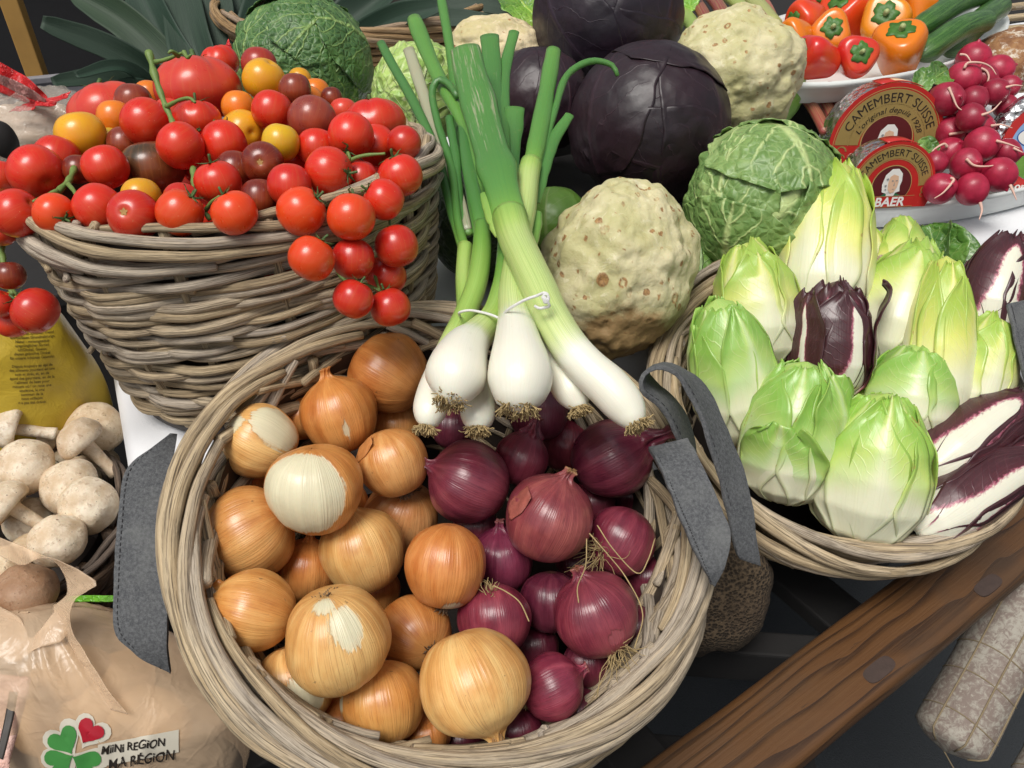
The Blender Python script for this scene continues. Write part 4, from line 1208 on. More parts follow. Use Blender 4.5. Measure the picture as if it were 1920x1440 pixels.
# long loose root threads over the red onions
rs = random.Random(77)
for k, pts in enumerate([[(1105, 1000), (1140, 1040), (1175, 1085), (1205, 1150), (1190, 1215)], [(1120, 985), (1150, 1030), (1195, 1075), (1215, 1050), (1228, 1010)], [(1100, 1010), (1098, 1060), (1083, 1100), (1085, 1130)], [(925, 1098), (950, 1110), (975, 1130), (992, 1165)]]):
    q = np.array([P(x, y, plane_d(x, y, OB['C'] + OB['n'] * .035, OB['n'])) for x, y in pts])
    o = tube_obj('root_thread', spline(q, 24), .0005, M['root'], None, 5, loc=q[0], origin=q[0])
    tag(o, ['long pale root thread hanging down over the right front red onion', 'curved pale root thread curling up at the right rim', 'short pale root thread below the coppery red onion', 'pale root thread across the striped pink red onion'][k], 'root', 'loose onion roots')

# ------------------------------------------------------------------ spring onions
def sp_onion(label, pts, leaves, rootpx, rootd, rootr, rootdir):
    """pts: (px, py, d, radius px, green 0..1) from the root end up; leaves: (points, dry)"""
    a = np.array([[*P(p[0], p[1], p[2]), p[3] * p[2] / FPX, p[4]] for p in pts])
    o0 = a[0, :3]
    t = thing('spring_onion', o0, label, 'spring onion', 'spring onions laid on the onion basket')
    q = spline(a, 60)
    tube_obj('bulb_and_stem', q[:, :3], np.maximum(q[:, 3], .001), M['spring'], t, 32, origin=o0, attrs={'g': q[:, 4], 'dry': np.zeros(60)})
    for (lp, dry, flat) in leaves:
        b = np.array([[*P(p[0], p[1], p[2]), p[3] * p[2] / FPX, p[4]] for p in lp])
        qq = spline(b, 36)
        k = len(qq)
        open_r = qq[:, 3] * (1 + .10 * noise3(np.stack([np.arange(k) * .3, np.full(k, lp[0][0] * .1), np.zeros(k)], -1)))
        tube_obj('leaf', qq[:, :3], open_r, M['spring'], t, 18, origin=o0, flat=flat, attrs={'g': qq[:, 4], 'dry': sstep(.05, .5, np.linspace(0, 1, k)) * dry * .62 if dry < 1 else np.linspace(.5, 1, k) * dry}, up=-CF, jitter=.06)
    c = P(*rootpx, rootd)
    parts = []
    rs = random.Random(int(rootpx[0]))
    d0 = AX(*rootdir); G = frame(d0)
    for j in range(150):
        an = rs.uniform(0, 6.28); s = math.sqrt(rs.random()) * rootr * rootd / FPX
        p = c + G @ np.array([math.cos(an) * s, math.sin(an) * s, -.002])
        dr = nrm(d0 + G @ np.array([math.cos(an), math.sin(an), 0]) * rs.uniform(0, .8))
        pp = [p]
        for i in range(4):
            dr = nrm(dr + np.array([rs.uniform(-1, 1) for _ in range(3)]) * .5)
            p = p + dr * rs.uniform(.0010, .0026)
            pp.append(p)
        parts.append(tube_data(np.array(pp), .00045, 4, cap=False))
    v, f, m = merge(parts)
    mesh_obj('roots', v - o0, f, M['root'], t)
    return t
B = 0.575   # depth of the bulbs' lower ends
sp_onion('spring onion with round white bulb at the left of the tied bunch',
         [(842, 757, .575, 10, .06), (846, 745, .575, 34, .05), (853, 715, .58, 56, .0), (858, 690, .59, 56, .02), (872, 655, .61, 44, .12), (893, 630, .635, 32, .30), (925, 592, .665, 24, .45), (940, 545, .69, 20, .55), (946, 500, .72, 17, .66), (948, 440, .76, 14, .8)],
         [([(948, 450, .76, 14, .75), (935, 300, .83, 15, .85), (928, 180, .90, 15, .92), (918, 68, .96, 18, .85)], .35, .35),
          ([(949, 450, .765, 10, .75), (945, 250, .86, 11, .85), (947, 133, .93, 11, .88), (964, 60, .96, 10, .8)], .3, .5),
          ([(952, 450, .765, 14, .8), (956, 330, .83, 17, .95), (960, 260, .86, 18, .9), (965, 203, .88, 20, .8)], .15, .3)], (843, 752), .572, 26, (-.1, .8, .6))
sp_onion('slim spring onion with its small bulb lowest at the left of the bunch',
         [(799, 803, .60, 8, .12), (801, 795, .60, 20, .12), (806, 770, .605, 32, .04), (813, 735, .62, 31, .02), (826, 690, .64, 25, .12), (850, 630, .665, 20, .38), (874, 585, .69, 21, .46), (894, 530, .71, 20, .5), (903, 470, .735, 18, .58), (904, 420, .76, 15, .72)],
         [([(904, 430, .76, 13, .7), (893, 380, .78, 14, .85), (878, 310, .82, 13, .9), (868, 230, .86, 9, .95)], .2, .5),
          ([(900, 430, .765, 11, .7), (893, 293, .83, 12, .72), (860, 213, .87, 13, .72), (820, 140, .91, 14, .74), (790, 70, .95, 15, .76), (777, 35, .97, 13, .7)], .0, .75),
          ([(896, 440, .77, 9, .75), (862, 250, .88, 9, .85), (852, 150, .93, 10, .82), (842, 80, .96, 9, .8), (826, -10, 1.0, 8, .8)], .0, .8)], (799, 803), .597, 14, (-.2, 1, .3))
sp_onion('small spring onion tucked under the round left bulb',
         [(895, 808, .60, 8, .1), (895, 800, .60, 22, .1), (896, 780, .605, 32, .04), (893, 745, .62, 33, .0), (886, 700, .645, 28, .1), (878, 640, .68, 20, .38), (872, 580, .71, 16, .48), (868, 520, .73, 14, .40), (872, 460, .75, 14, .45)],
         [([(872, 470, .75, 9, .6), (858, 410, .775, 8, .78), (847, 317, .82, 8, .88), (822, 235, .86, 7.5, .9), (810, 175, .88, 7, .9), (822, 150, .885, 7, .9), (842, 158, .88, 6.5, .9), (858, 182, .87, 6, .9)], .0, .9),
          ([(866, 460, .755, 9, .6), (845, 390, .79, 9, .85), (817, 283, .84, 9, .9), (773, 187, .89, 10, .92), (735, 120, .92, 9, .92), (714, 80, .94, 8, .9)], .0, .7),
          ([(876, 430, .77, 8, .75), (855, 350, .81, 10, .85), (820, 267, .86, 11, .9), (797, 187, .90, 11, .9), (766, 92, .94, 11, .9)], 1.2, .5),
          ([(880, 440, .77, 8, .7), (862, 390, .79, 9, .9), (855, 300, .83, 9, .92), (842, 220, .87, 8, .95)], .1, .8)], (895, 806), .597, 18, (.05, 1, .3))
sp_onion('big central spring onion with the fullest white bulb',
         [(972, 772, .57, 14, .08), (972, 760, .57, 40, .06), (975, 720, .575, 60, .0), (974, 685, .585, 58, .0), (970, 640, .605, 44, .08), (966, 595, .635, 33, .26), (962, 550, .66, 28, .34), (966, 500, .69, 24, .38), (976, 440, .725, 21, .40), (985, 390, .755, 21, .35), (990, 335, .785, 21, .36), (996, 305, .80, 20, .5)],
         [([(994, 320, .795, 18, .5), (1003, 283, .81, 17, .72), (1012, 240, .83, 17, .76), (1023, 183, .86, 16, .78), (1038, 95, .90, 14, .74)], .0, .75),
          ([(1003, 330, .80, 8, .6), (1013, 300, .81, 8, .8), (1040, 207, .85, 7, .85), (1063, 142, .88, 6.5, .85), (1107, 115, .895, 6, .85), (1147, 122, .90, 5.5, .85), (1158, 142, .90, 4, .85)], .0, .9),
          ([(1006, 380, .785, 8, .7), (1017, 333, .80, 11, .85), (1035, 268, .825, 12, .86), (1068, 216, .845, 9, .8)], .1, .5)], (972, 768), .567, 34, (-.05, 1, .4))
sp_onion('long crossing spring onion with its white end to the right',
         [(1196, 800, .575, 10, .1), (1190, 790, .575, 24, .08), (1172, 762, .58, 38, .0), (1140, 725, .585, 41, .0), (1102, 690, .59, 38, .06), (1066, 648, .60, 36, .24), (1035, 595, .615, 34, .32), (1012, 545, .635, 34, .34), (988, 495, .66, 33, .35), (968, 450, .69, 33, .38), (955, 405, .715, 33, .55)],
         [([(958, 415, .712, 33, .50), (945, 370, .735, 34, .74), (930, 310, .765, 35, .84), (912, 250, .80, 36, .86), (897, 190, .83, 34, .84), (882, 140, .855, 31, .84), (872, 92, .88, 27, .78)], .55, .38),
          ([(940, 440, .705, 14, .4), (925, 410, .72, 13, .5), (912, 380, .735, 9, .55), (905, 362, .745, 5, .6)], .4, .4)], (1194, 797), .572, 20, (.4, 1, .4))
sp_onion('thin spring onion half hidden between the two right bulbs',
         [(1088, 770, .60, 8, .1), (1086, 762, .60, 18, .08), (1072, 735, .605, 33, .02), (1055, 700, .615, 34, .0), (1035, 660, .635, 27, .1), (1012, 615, .66, 20, .3), (995, 570, .68, 16, .4), (990, 530, .70, 14, .5)],
         [([(990, 540, .70, 14, .5), (988, 480, .73, 15, .5), (1000, 440, .745, 14, .6), (1003, 400, .76, 14, .7)], .1, .6)], (1087, 768), .597, 16, (.3, 1, .3))
M['twine'] = flat_mat('white_twine', (0.78, 0.78, 0.76), .8, .1, .8, 1500)
def twine(pts, label):
    q = np.array([P(*p) for p in pts])
    o = tube_obj('twine', spline(q, 70), .0011, M['twine'], None, 8, loc=q[0], origin=q[0])
    return tag(o, label, 'string', 'white ties of the spring onions')
twine([(862, 592, .668), (862, 586, .655), (880, 582, .648), (905, 586, .640), (930, 594, .632), (945, 604, .628), (944, 612, .635)], 'white string round the left spring onion stems')
twine([(944, 600, .645), (944, 590, .622), (958, 577, .605), (985, 562, .595), (1008, 554, .592), (1020, 549, .588), (1027, 553, .586), (1024, 563, .584), (1017, 558, .584), (1024, 551, .583), (1029, 560, .584), (1022, 568, .583), (1019, 556, .582), (1027, 566, .583), (1030, 574, .586), (1024, 576, .588), (1012, 578, .590), (1003, 574, .594)], 'white string knotted over the crossing spring onion stem')
# ------------------------------------------------------------------ celeriac
def celeriac(c, radii, axis, seed, label, tint=(1, 1, 1), nsc=110, dirt_dir=(0, 1, .2), dirt_amt=.8, peak=0.0):
    rs = np.random.default_rng(seed)
    nu, nv = 220, 150
    th = np.linspace(0, 2 * math.pi, nu, endpoint=False)
    ph = np.linspace(0.004, math.pi - .004, nv)
    T, H = np.meshgrid(th, ph)
    u = np.stack([np.sin(H) * np.cos(T), np.sin(H) * np.sin(T), np.cos(H)], -1).reshape(-1, 3)
    G = frame(axis)
    r = 1 + 0.105 * fbm(u * 1.6 + seed * 5, 3) + 0.034 * fbm(u * 5 + seed, 3)
    r += peak * np.exp(-((1 - u[:, 2]) / .22) ** 2)
    # wavy ridges between rows of scars
    r += 0.008 * np.sin(u[:, 2] * 19 + 3 * fbm(u * 2.5 + seed, 2))
    scar = np.zeros(len(u))
    pts = []
    for k in range(5000):
        d = nrm(rs.normal(size=3))
        if all(np.dot(d, q) < math.cos(.10) for q in pts):
            pts.append(d)
            if len(pts) >= nsc: break
    for d in pts:
        cz = np.clip(u @ d, -1, 1)
        sel = cz > math.cos(.17)
        if not sel.any(): continue
        s = rs.uniform(.015, .036) if rs.random() < .92 else rs.uniform(.045, .07)
        tang = nrm(np.cross(d, rs.normal(size=3))); t2 = np.cross(d, tang)
        w = u[sel]
        e = rs.uniform(.6, .95)
        a = np.sqrt((w @ tang) ** 2 / (1 * 1) + (w @ t2) ** 2 / (e * e))
        ring = np.exp(-((a - s) / (s * .36)) ** 2)
        pit = np.exp(-(a / (s * .62)) ** 2)
        r[sel] += ring * .011 * (s / .05) - pit * .013 * (s / .05)
        scar[sel] = np.maximum(scar[sel], ring * rs.uniform(.3, .75) + pit * rs.uniform(.15, .9))
    v = (u * r[:, None]) * np.asarray(radii)
    v = v @ G.T
    w = v / np.linalg.norm(v, axis=1, keepdims=True)
    dirt = np.clip((w @ AX(*dirt_dir) - .45) * 1.9, 0, 1) * dirt_amt
    o = mesh_obj('celeriac', v, grid_faces(nu, nv, True), M['celeriac'], None, c, {'scar': scar, 'dirt': dirt}, color=tint)
    return tag(o, label, 'celeriac', 'celeriac roots')
k_ = .845 / FPX
celeriac(P(1150, 512, .855), (.084, .080, .096), AX(.38, -1, .25), 3, 'large pale celeriac between the spring onions and the chicory basket', (.98, 1, .96), 230, (.05, 1, .25), .95, .03)
celeriac(P(1376, 136, 1.13), (.092, .092, .082), AX(-.2, -.8, .7), 9, 'rounded celeriac with brown scars behind the red cabbage', (1, 1.02, .97), 180, (0, -.6, -.9), .1, .05)
celeriac(P(932, 108, 1.26), (.078, .078, .062), AX(0, -1, .3), 15, 'cream celeriac behind the spring onion leaves', (1.12, 1.05, 1.05), 80, (.6, -.4, .5), .35)

# ------------------------------------------------------------------ cabbages
def patch(R, nd, tip, au, av, off, seed, ruffle=.02, lift=.03, n=44, point=.55, bumpy=.012, center=(0, 0, 0)):
    """curved leaf lying on a ball: nd = outward direction of its middle, tip = direction its tip points"""
    G2 = nrm(nd); Tt = nrm(np.asarray(tip) - G2 * np.dot(tip, G2)); S2 = np.cross(Tt, G2)
    uu, vv = np.meshgrid(np.linspace(-1, 1, n), np.linspace(0, 1, n))
    sh = np.sqrt(np.clip(1 - np.abs(2 * vv - 1) ** 2.6 * (.80), 0, 1)) * (1 - .18 * vv ** 3)
    ue = uu * (1 + .05 * noise3(np.stack([np.sign(uu) * 3, vv * 7, np.full_like(vv, seed)], -1)))
    al = (2 * vv - 1) * av; be = ue * au * sh
    d = (np.cos(al) * np.cos(be))[..., None] * G2 + (np.sin(al) * np.cos(be))[..., None] * Tt + np.sin(be)[..., None] * S2
    edge = np.maximum(np.abs(uu) ** 6, np.clip(2 * vv - 1, 0, 1) ** 8)
    r = 1 + off + lift * edge * (.5 + .5 * noise3(d * 4 + seed)) + ruffle * edge * noise3(d * 11 + seed * 3) + bumpy * fbm(d * 6 + seed, 2)
    r += .012 * np.exp(-(uu / .07) ** 2) * (1 - vv)
    v = d * r[..., None] * R + np.asarray(center)
    luv = np.stack([uu, vv, np.full_like(uu, seed)], -1)
    return v.reshape(-1, 3), grid_faces(n, n, False), luv.reshape(-1, 3)

def ball(R, seed, amp=.03, n=56):
    th = np.linspace(0, 2 * math.pi, n, endpoint=False); ph = np.linspace(.01, math.pi - .01, n // 2 + 4)
    T, H = np.meshgrid(th, ph)
    u = np.stack([np.sin(H) * np.cos(T), np.sin(H) * np.sin(T), np.cos(H)], -1).reshape(-1, 3)
    v = u * (R * (1 + amp * fbm(u * 2 + seed, 2)))[:, None]
    luv = np.stack([u[:, 0] * .9, .5 + .5 * u[:, 2], 0 * u[:, 0]], -1)
    return v, grid_faces(n, n // 2 + 4, True), luv

def cabbage(px, py, r, d, mat, label, leaves, seed, tint=(1, 1, 1), squash=(1, 1, 1), name='cabbage', **kw):
    c = P(px, py, d); R = r * d / FPX
    t = thing(name, c - np.array([0, 0, R]), label, 'cabbage', None, tint)
    up = np.array([0, 0, R])
    v, f, l = ball(R * .965, seed)
    mesh_obj('head', v + up, f, M[mat], t, None, {'luv': l})
    for k, (nd, tip, au, av, off) in enumerate(leaves):
        v, f, l = patch(R, AX(*nd), AX(*tip), au, av, off, seed + k * 1.7, **kw)
        mesh_obj('leaf', v + up, f, M[mat], t, None, {'luv': l}, thick=R * .012)
    return t
RC = dict(ruffle=.012, lift=.018, bumpy=.010, n=48)
cabbage(1217, 238, 147, 1.075, 'redcab', 'dark red cabbage head, largest one, between the two scarred celeriac',
        [((-.2, -.2, 1), (-.15, -1, 0), 1.15, 1.25, .0), ((.75, .1, .7), (-.2, -1, .2), .85, 1.2, .014), ((-.7, -.3, .6), (.3, -.9, 0), .8, 1.1, .020), ((.1, .75, .7), (-.9, -.3, 0), .75, 1.0, .010), ((.3, -.9, .4), (-.7, .5, 0), .7, .8, .024)], 4, (1, 1, 1), **RC)
cabbage(1140, 32, 138, 1.22, 'redcab', 'bluish waxy red cabbage cut by the top edge of the picture',
        [((-.3, .2, 1), (-.7, .7, 0), 1.1, 1.2, .0), ((.7, .2, .7), (.2, -1, .2), .8, 1.1, .016), ((-.7, .35, .6), (.5, .9, 0), .7, 1.0, .028), ((.1, .8, .6), (.9, .3, 0), .6, 1.0, .014)], 8, (.85, 1.05, 1.25), **RC)
cabbage(1010, 190, 95, 1.13, 'redcab', 'smaller red cabbage behind the right spring onion leaves',
        [((0, -.3, 1), (.3, -1, 0), 1.1, 1.2, .0), ((-.7, .1, .7), (.2, -1, 0), .8, 1.1, .014), ((.5, .3, .7), (-.2, -1, 0), .7, 1.0, .022)], 12, (1.25, 1.25, 1.2), **RC)
SV = dict(ruffle=.06, lift=.035, bumpy=.020, n=60)
cabbage(1428, 378, 140, .955, 'savoy', 'pale green savoy cabbage behind the chicory basket',
        [((.0, .25, 1), (.65, -.75, .2), 1.2, 1.25, .0), ((.1, -.75, .75), (.3, .8, .5), 1.05, .85, .030), ((-.7, .3, .6), (.2, -1, 0), .75, 1.1, .015), ((.8, .2, .5), (.1, -1, 0), .8, 1.1, .012), ((-.55, .75, .35), (-.2, -.6, .8), .95, .75, .06), ((.3, -1, .05), (-.2, .2, 1), .9, .6, .055)], 21, (1.25, 1.2, 1.15), **SV)
cabbage(568, 128, 122, 1.12, 'savoydark', 'dark green savoy cabbage behind the tomato basket',
        [((-.25, -.2, 1), (.5, -.6, .2), 1.0, 1.1, .0), ((.5, .35, .8), (-.1, -1, .2), .62, .8, .012), ((.55, -.55, .7), (-.5, .7, .3), .75, .95, .035), ((.9, .2, .3), (0, -1, 0), .7, 1.0, .02), ((-.6, .3, .6), (.3, -1, 0), .8, 1.0, .012), ((.85, -.35, .3), (-.2, -.2, 1), .8, .75, .07), ((.0, -1, .1), (.2, .2, 1), .9, .6, .06)], 31, (1, 1, 1), **SV)
cabbage(792, 176, 92, 1.09, 'palecab', 'bright yellow green cabbage between the tomatoes and spring onions',
        [((.0, -.4, 1), (.3, -1, 0), 1.1, 1.0, .0), ((.0, .5, .9), (.3, -1, .2), 1.1, 1.0, .03), ((-.7, .1, .7), (.3, -1, 0), .8, 1.0, .02)], 41, (1, 1, 1), ruffle=.05, lift=.03, bumpy=.03, n=50)
cabbage(1275, 500, 78, .99, 'palecab', 'pale crinkled cabbage showing between the large celeriac and chicory basket rim',
        [((.3, 0, 1), (0, -1, 0), 1.1, 1.1, .0)], 47, (.62, .72, .75), ruffle=.03, lift=.02, bumpy=.02, n=44)
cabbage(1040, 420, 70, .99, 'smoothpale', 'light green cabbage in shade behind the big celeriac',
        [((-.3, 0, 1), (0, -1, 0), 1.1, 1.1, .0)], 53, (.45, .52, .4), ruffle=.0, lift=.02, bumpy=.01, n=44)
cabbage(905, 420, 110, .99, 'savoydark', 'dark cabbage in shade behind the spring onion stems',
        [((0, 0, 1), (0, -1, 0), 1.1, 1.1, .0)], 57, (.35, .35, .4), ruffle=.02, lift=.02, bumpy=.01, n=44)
# smooth pale green leaf bulging below the rear celeriac
cabbage(1422, 165, 84, 1.21, 'smoothpale', 'smooth bright green cabbage under the rounded celeriac',
        [((.3, .2, 1), (.2, -1, 0), 1.1, 1.1, .0)], 63, (.75, .95, .8), ruffle=.0, lift=.01, bumpy=.0, n=40)
# ------------------------------------------------------------------ chicory
def head_r(t):
    return np.interp(t, [0, .04, .12, .3, .5, .7, .85, .95, 1.0, 1.1], [.30, .54, .80, 1.0, 1.0, .88, .66, .44, .28, .14])

def chicory(base, tip, width, label, seed, red=False, tint=(1, 1, 1), nleaf=7, frill=.03, phi0=0.0, open_=.10, spread=1.0, group='green chicory heads in the basket', gtop=1.0, extra=(), ribw=.52):
    b, t = np.asarray(base, float), np.asarray(tip, float)
    axis = t - b; L = np.linalg.norm(axis); axis = axis / L
    rad = width / 2
    # frame whose x axis faces the viewer so that leaves can be placed deliberately
    X = nrm(-CF - axis * np.dot(-CF, axis)); Y = np.cross(axis, X)
    G = np.stack([X, Y, axis], 1)
    th = thing('chicory_head', b, label, 'chicory', group, tint)
    rs = random.Random(seed)
    mat = M['treviso' if red else 'endive']
    # tight heart
    tt = np.linspace(0, 1, 30); a = np.linspace(0, 2 * math.pi, 40, endpoint=False)
    A, T = np.meshgrid(a, tt)
    r = head_r(T) * rad * .90 * (1 + .05 * np.sin(A * 3 + seed + T * 2))
    r[-1] *= .1
    v = np.stack([r * np.cos(A), r * np.sin(A), T * L], -1).reshape(-1, 3)
    g = (sstep(.35, 1.0, T) * .8 * gtop).reshape(-1)
    if red: g = np.clip(sstep(.15, .8, T) * (.4 + .5 * np.abs(np.sin(A * 1.5))), 0, 1).reshape(-1)
    luv = np.stack([np.sin(A), T, A * 0], -1).reshape(-1, 3)
    mesh_obj('heart', v @ G.T, grid_faces(40, 30, True), mat, th, None, {'g': g, 'luv': luv})
    specs = []
    for k in range(nleaf):
        out = k / max(1, nleaf - 1)
        specs.append((phi0 + k * 2.399, rs.uniform(1.0, 1.45) * spread, rs.uniform(.96, 1.03) - .10 * out, .01 + .11 * out, rs.uniform(.5, 1.3) * frill, open_ * rs.uniform(-.1, 1.0) * out))
    specs += list(extra)
    for k, (phi, beta, t1, off, fr, op) in enumerate(specs):
        n, mm = 33, 44
        uu, vv = np.meshgrid(np.linspace(-1, 1, n), np.linspace(0, 1, mm))
        sd = seed * 1.3 + k * 2.1
        hw = beta * np.clip(1 - np.clip((vv - .62) / .38, 0, 1) ** 2.4 * .62, 0.05, 1) * (0.62 + .38 * sstep(0, .4, vv))
        hw = hw * (1 + .10 * noise3(np.stack([np.sign(uu) * 2.0, vv * 6, np.full_like(vv, sd)], -1)))
        tz = vv * t1
        ang = phi + uu * hw + .06 * noise3(np.stack([vv * 3, uu * 0, uu * 0 + sd], -1))
        edge = np.abs(uu) ** 5
        tipw = sstep(.72, 1.0, vv)
        rr = head_r(np.clip(tz + .10 * tipw * (1 - tz), 0, 1.06)) * rad * (1 + off * .8)
        rr = rr + rad * (.075 * edge + fr * np.maximum(edge, tipw * .8) * noise3(np.stack([uu * 3, vv * 6, np.full_like(uu, sd)], -1)) * sstep(.3, .8, vv) + op * sstep(.45, 1.0, vv) ** 2)
        rr = rr + rad * .035 * np.exp(-(uu / .16) ** 2) * (1 - vv * .8)                    # raised midrib
        zz = tz * L + L * .035 * min(fr, .07) / .06 * noise3(np.stack([uu * 4, vv * 2, np.full_like(uu, sd + 5)], -1)) * tipw
        v = np.stack([rr * np.cos(ang), rr * np.sin(ang), zz], -1).reshape(-1, 3) @ G.T
        rib = np.exp(-(uu / ((ribw - ribw * .5 * vv) if red else (.34 - .22 * vv))) ** 2)
        if red:
            g = sstep(.14, .55, vv + .25 * np.abs(uu)) * (1 - rib * (1 - sstep(.75, 1.05, vv))) * .95
        else:
            g = gtop * np.clip(sstep(.22, .92, vv) * (1 - .55 * rib) + .30 * edge * sstep(.2, .6, vv), 0, 1)
        luv = np.stack([uu, vv, np.full_like(uu, k)], -1).reshape(-1, 3)
        mesh_obj('leaf', v, grid_faces(n, mm, False), mat, th, None, {'g': g.reshape(-1), 'luv': luv}, thick=.0011)
    return th

def ch(bpx, bpy_, tpx, tpy, wpx, label, seed, dt=-.025, off=-.02, **kw):
    d = plane_d(bpx, bpy_, EB['C'] + EB['n'] * off, EB['n'])
    b = P(bpx, bpy_, d); t = P(tpx, tpy, d + dt)
    return chicory(b, t, .97 * wpx * (d + dt / 2) / FPX, label, seed, **kw)
LIME, GRN, PALE = (1.1, 1.05, .72), (.72, .92, .75), (1.05, 1.05, .9)
ch(1530, 640, 1568, 305, 168, 'tallest yellow green chicory head at the back of the basket', 1, dt=.02, tint=LIME, phi0=2.2, frill=.05)
ch(1428, 690, 1400, 455, 152, 'green chicory head at the left back of the basket', 2, dt=.0, tint=(1, 1, .8), phi0=.6)
ch(1395, 830, 1345, 560, 152, 'green chicory head leaning on the left rim, folded top leaf', 3, dt=-.03, tint=GRN, phi0=2.9, frill=.05, extra=[(.35, .8, .93, .12, .09, .08)])
ch(1690, 560, 1688, 408, 92, 'small chicory head at the very back near the white cloth', 4, dt=.03, tint=(1, 1.02, .8), nleaf=5)
ch(1625, 560, 1634, 435, 80, 'little yellow chicory tip beside the tallest head', 14, dt=.03, tint=LIME, nleaf=4)
ch(1655, 690, 1728, 455, 152, 'green chicory head right of the dark red one', 5, dt=.01, tint=(.95, 1, .8), phi0=.2, frill=.04)
ch(1552, 745, 1566, 528, 140, 'dark red chicory head in the middle of the green ones', 6, dt=-.015, red=True, frill=.13, phi0=.9, open_=.30, ribw=.26, group='red chicory heads in the basket', extra=[(1.15, .42, 1.0, .2, .12, .9), (-1.1, .5, .92, .18, .12, .35), (.1, .6, 1.02, .02, .12, .05)])
ch(1742, 830, 1775, 480, 122, 'long slim chicory head right of the middle', 7, dt=.0, tint=LIME, phi0=1.4, nleaf=7)
ch(1690, 830, 1722, 645, 150, 'green chicory head just behind the two front ones', 9, dt=-.01, tint=GRN, phi0=.3)
ch(1800, 800, 1866, 592, 126, 'white sided chicory head at the right of the basket', 8, dt=-.01, tint=(1, 1.02, .75), phi0=-.9, nleaf=6, frill=.04)
ch(1830, 640, 1893, 440, 112, 'red and white chicory head standing at the right back', 10, dt=.02, red=True, phi0=.4, open_=.15, frill=.10, group='red chicory heads in the basket')
ch(1466, 935, 1512, 678, 184, 'broad green chicory head with curled outer leaves at the front left', 11, dt=-.035, tint=GRN, phi0=1.1, frill=.07, open_=.10, extra=[(-.55, .85, .60, .12, .16, .12), (.75, .8, .95, .13, .14, .20)])
ch(1602, 1010, 1668, 738, 196, 'broad pale chicory head at the front middle rim', 12, dt=-.035, tint=(.85, 1, .75), phi0=.35, frill=.05, open_=.06, extra=[(-.25, .95, 1.0, .11, .10, .06)])
ch(1712, 905, 1930, 738, 120, 'upper one of the two red and white chicory heads lying on the right front rim', 13, dt=.03, off=.0, red=True, phi0=.2, frill=.06, open_=.05, group='red chicory heads in the basket')
ch(1708, 1000, 1950, 838, 118, 'lower one of the two red and white chicory heads lying on the right front rim', 15, dt=.03, off=.0, red=True, phi0=.7, frill=.05, open_=.05, group='red chicory heads in the basket')
# small hidden fill so that the basket floor does not show
for k, (x, y) in enumerate(((1560, 860), (1740, 930), (1500, 800), (1640, 800))):
    ch(x, y + 60, x + 20, y - 90, 130, ['pale chicory head wedged low between the front heads', 'pale chicory head under the red and white ones', 'pale chicory head low behind the front left one', 'pale chicory head low in the middle'][k], 30 + k, dt=.02, off=-.045, nleaf=3)

# ------------------------------------------------------------------ felt handles
def ribbon(name, left, right, mat, label=None, cat=None, thick=.0035, n=50, parent=None, stitch=True):
    l = spline(np.array([P(*q) for q in left]), n); r = spline(np.array([P(*q) for q in right]), n)
    o0 = l[0] if parent is None else np.array(parent.location)
    w = 14
    s = np.linspace(0, 1, w)
    v = l[:, None] * (1 - s)[None, :, None] + r[:, None] * s[None, :, None]
    v = v + (fbm(v * 60, 2) * .0007)[..., None]
    o = mesh_obj(name, v.reshape(-1, 3) - o0, grid_faces(w, n, False), mat, parent, o0 if parent is None else None, thick=thick)
    o.modifiers[0].offset = 0
    b = o.modifiers.new('bevel', 'BEVEL'); b.width = .0008; b.segments = 2
    if label: tag(o, label, cat, 'felt basket handles')
    if stitch:
        parts = []
        nn = np.cross(l[-1] - l[0], r[n // 2] - l[n // 2]); nn = nrm(nn)
        if np.dot(nn, CF) > 0: nn = -nn
        for e in (.09,):
            c = l * (1 - e) + r * e
            for k in range(2, n - 2, 1):
                a, b_ = c[k], c[k] * .45 + c[k + 1] * .55
                parts.append(tube_data(np.array([a, b_]) + nn * (thick / 2 + .0001), .0005, 4))
        sv, sf, _ = merge(parts)
        mesh_obj('stitching', sv - o0, sf, M['stitch'], o)
    return o
ribbon('strap_handle', [(322, 812, .66), (285, 840, .645), (236, 885, .63), (222, 980, .618), (215, 1090, .606), (216, 1180, .60), (255, 1222, .602), (316, 1262, .612)],
       [(330, 815, .665), (326, 850, .652), (323, 905, .634), (321, 990, .62), (319, 1090, .607), (315, 1180, .600), (314, 1225, .603), (318, 1264, .613)], M['felt'], parent=obask)
ribbon('strap_handle', [(1215, 842, .62), (1232, 870, .605), (1262, 940, .59), (1292, 1010, .58), (1318, 1065, .575), (1333, 1098, .58)],
       [(1290, 822, .63), (1310, 862, .61), (1342, 930, .595), (1368, 1000, .585), (1358, 1058, .58), (1336, 1100, .582)], M['felt'], parent=obask)
ribbon('strap_handle', [(1290, 900, .665), (1275, 830, .65), (1240, 765, .635), (1203, 735, .625), (1205, 705, .625), (1235, 690, .63), (1272, 708, .635), (1305, 765, .635), (1335, 850, .635), (1362, 950, .64), (1378, 1030, .645), (1385, 1045, .65)],
       [(1300, 900, .715), (1300, 820, .70), (1270, 755, .685), (1232, 722, .675), (1215, 695, .675), (1250, 683, .68), (1310, 712, .68), (1348, 775, .67), (1385, 860, .66), (1408, 950, .655), (1420, 1030, .655), (1424, 1062, .66)], M['felt'], parent=ebask)
ribbon('strap_handle', [(1888, 570, .82), (1895, 600, .81), (1905, 650, .80), (1925, 720, .80)], [(1935, 560, .84), (1950, 610, .83), (1960, 660, .82), (1975, 720, .82)], M['felt'], parent=ebask)
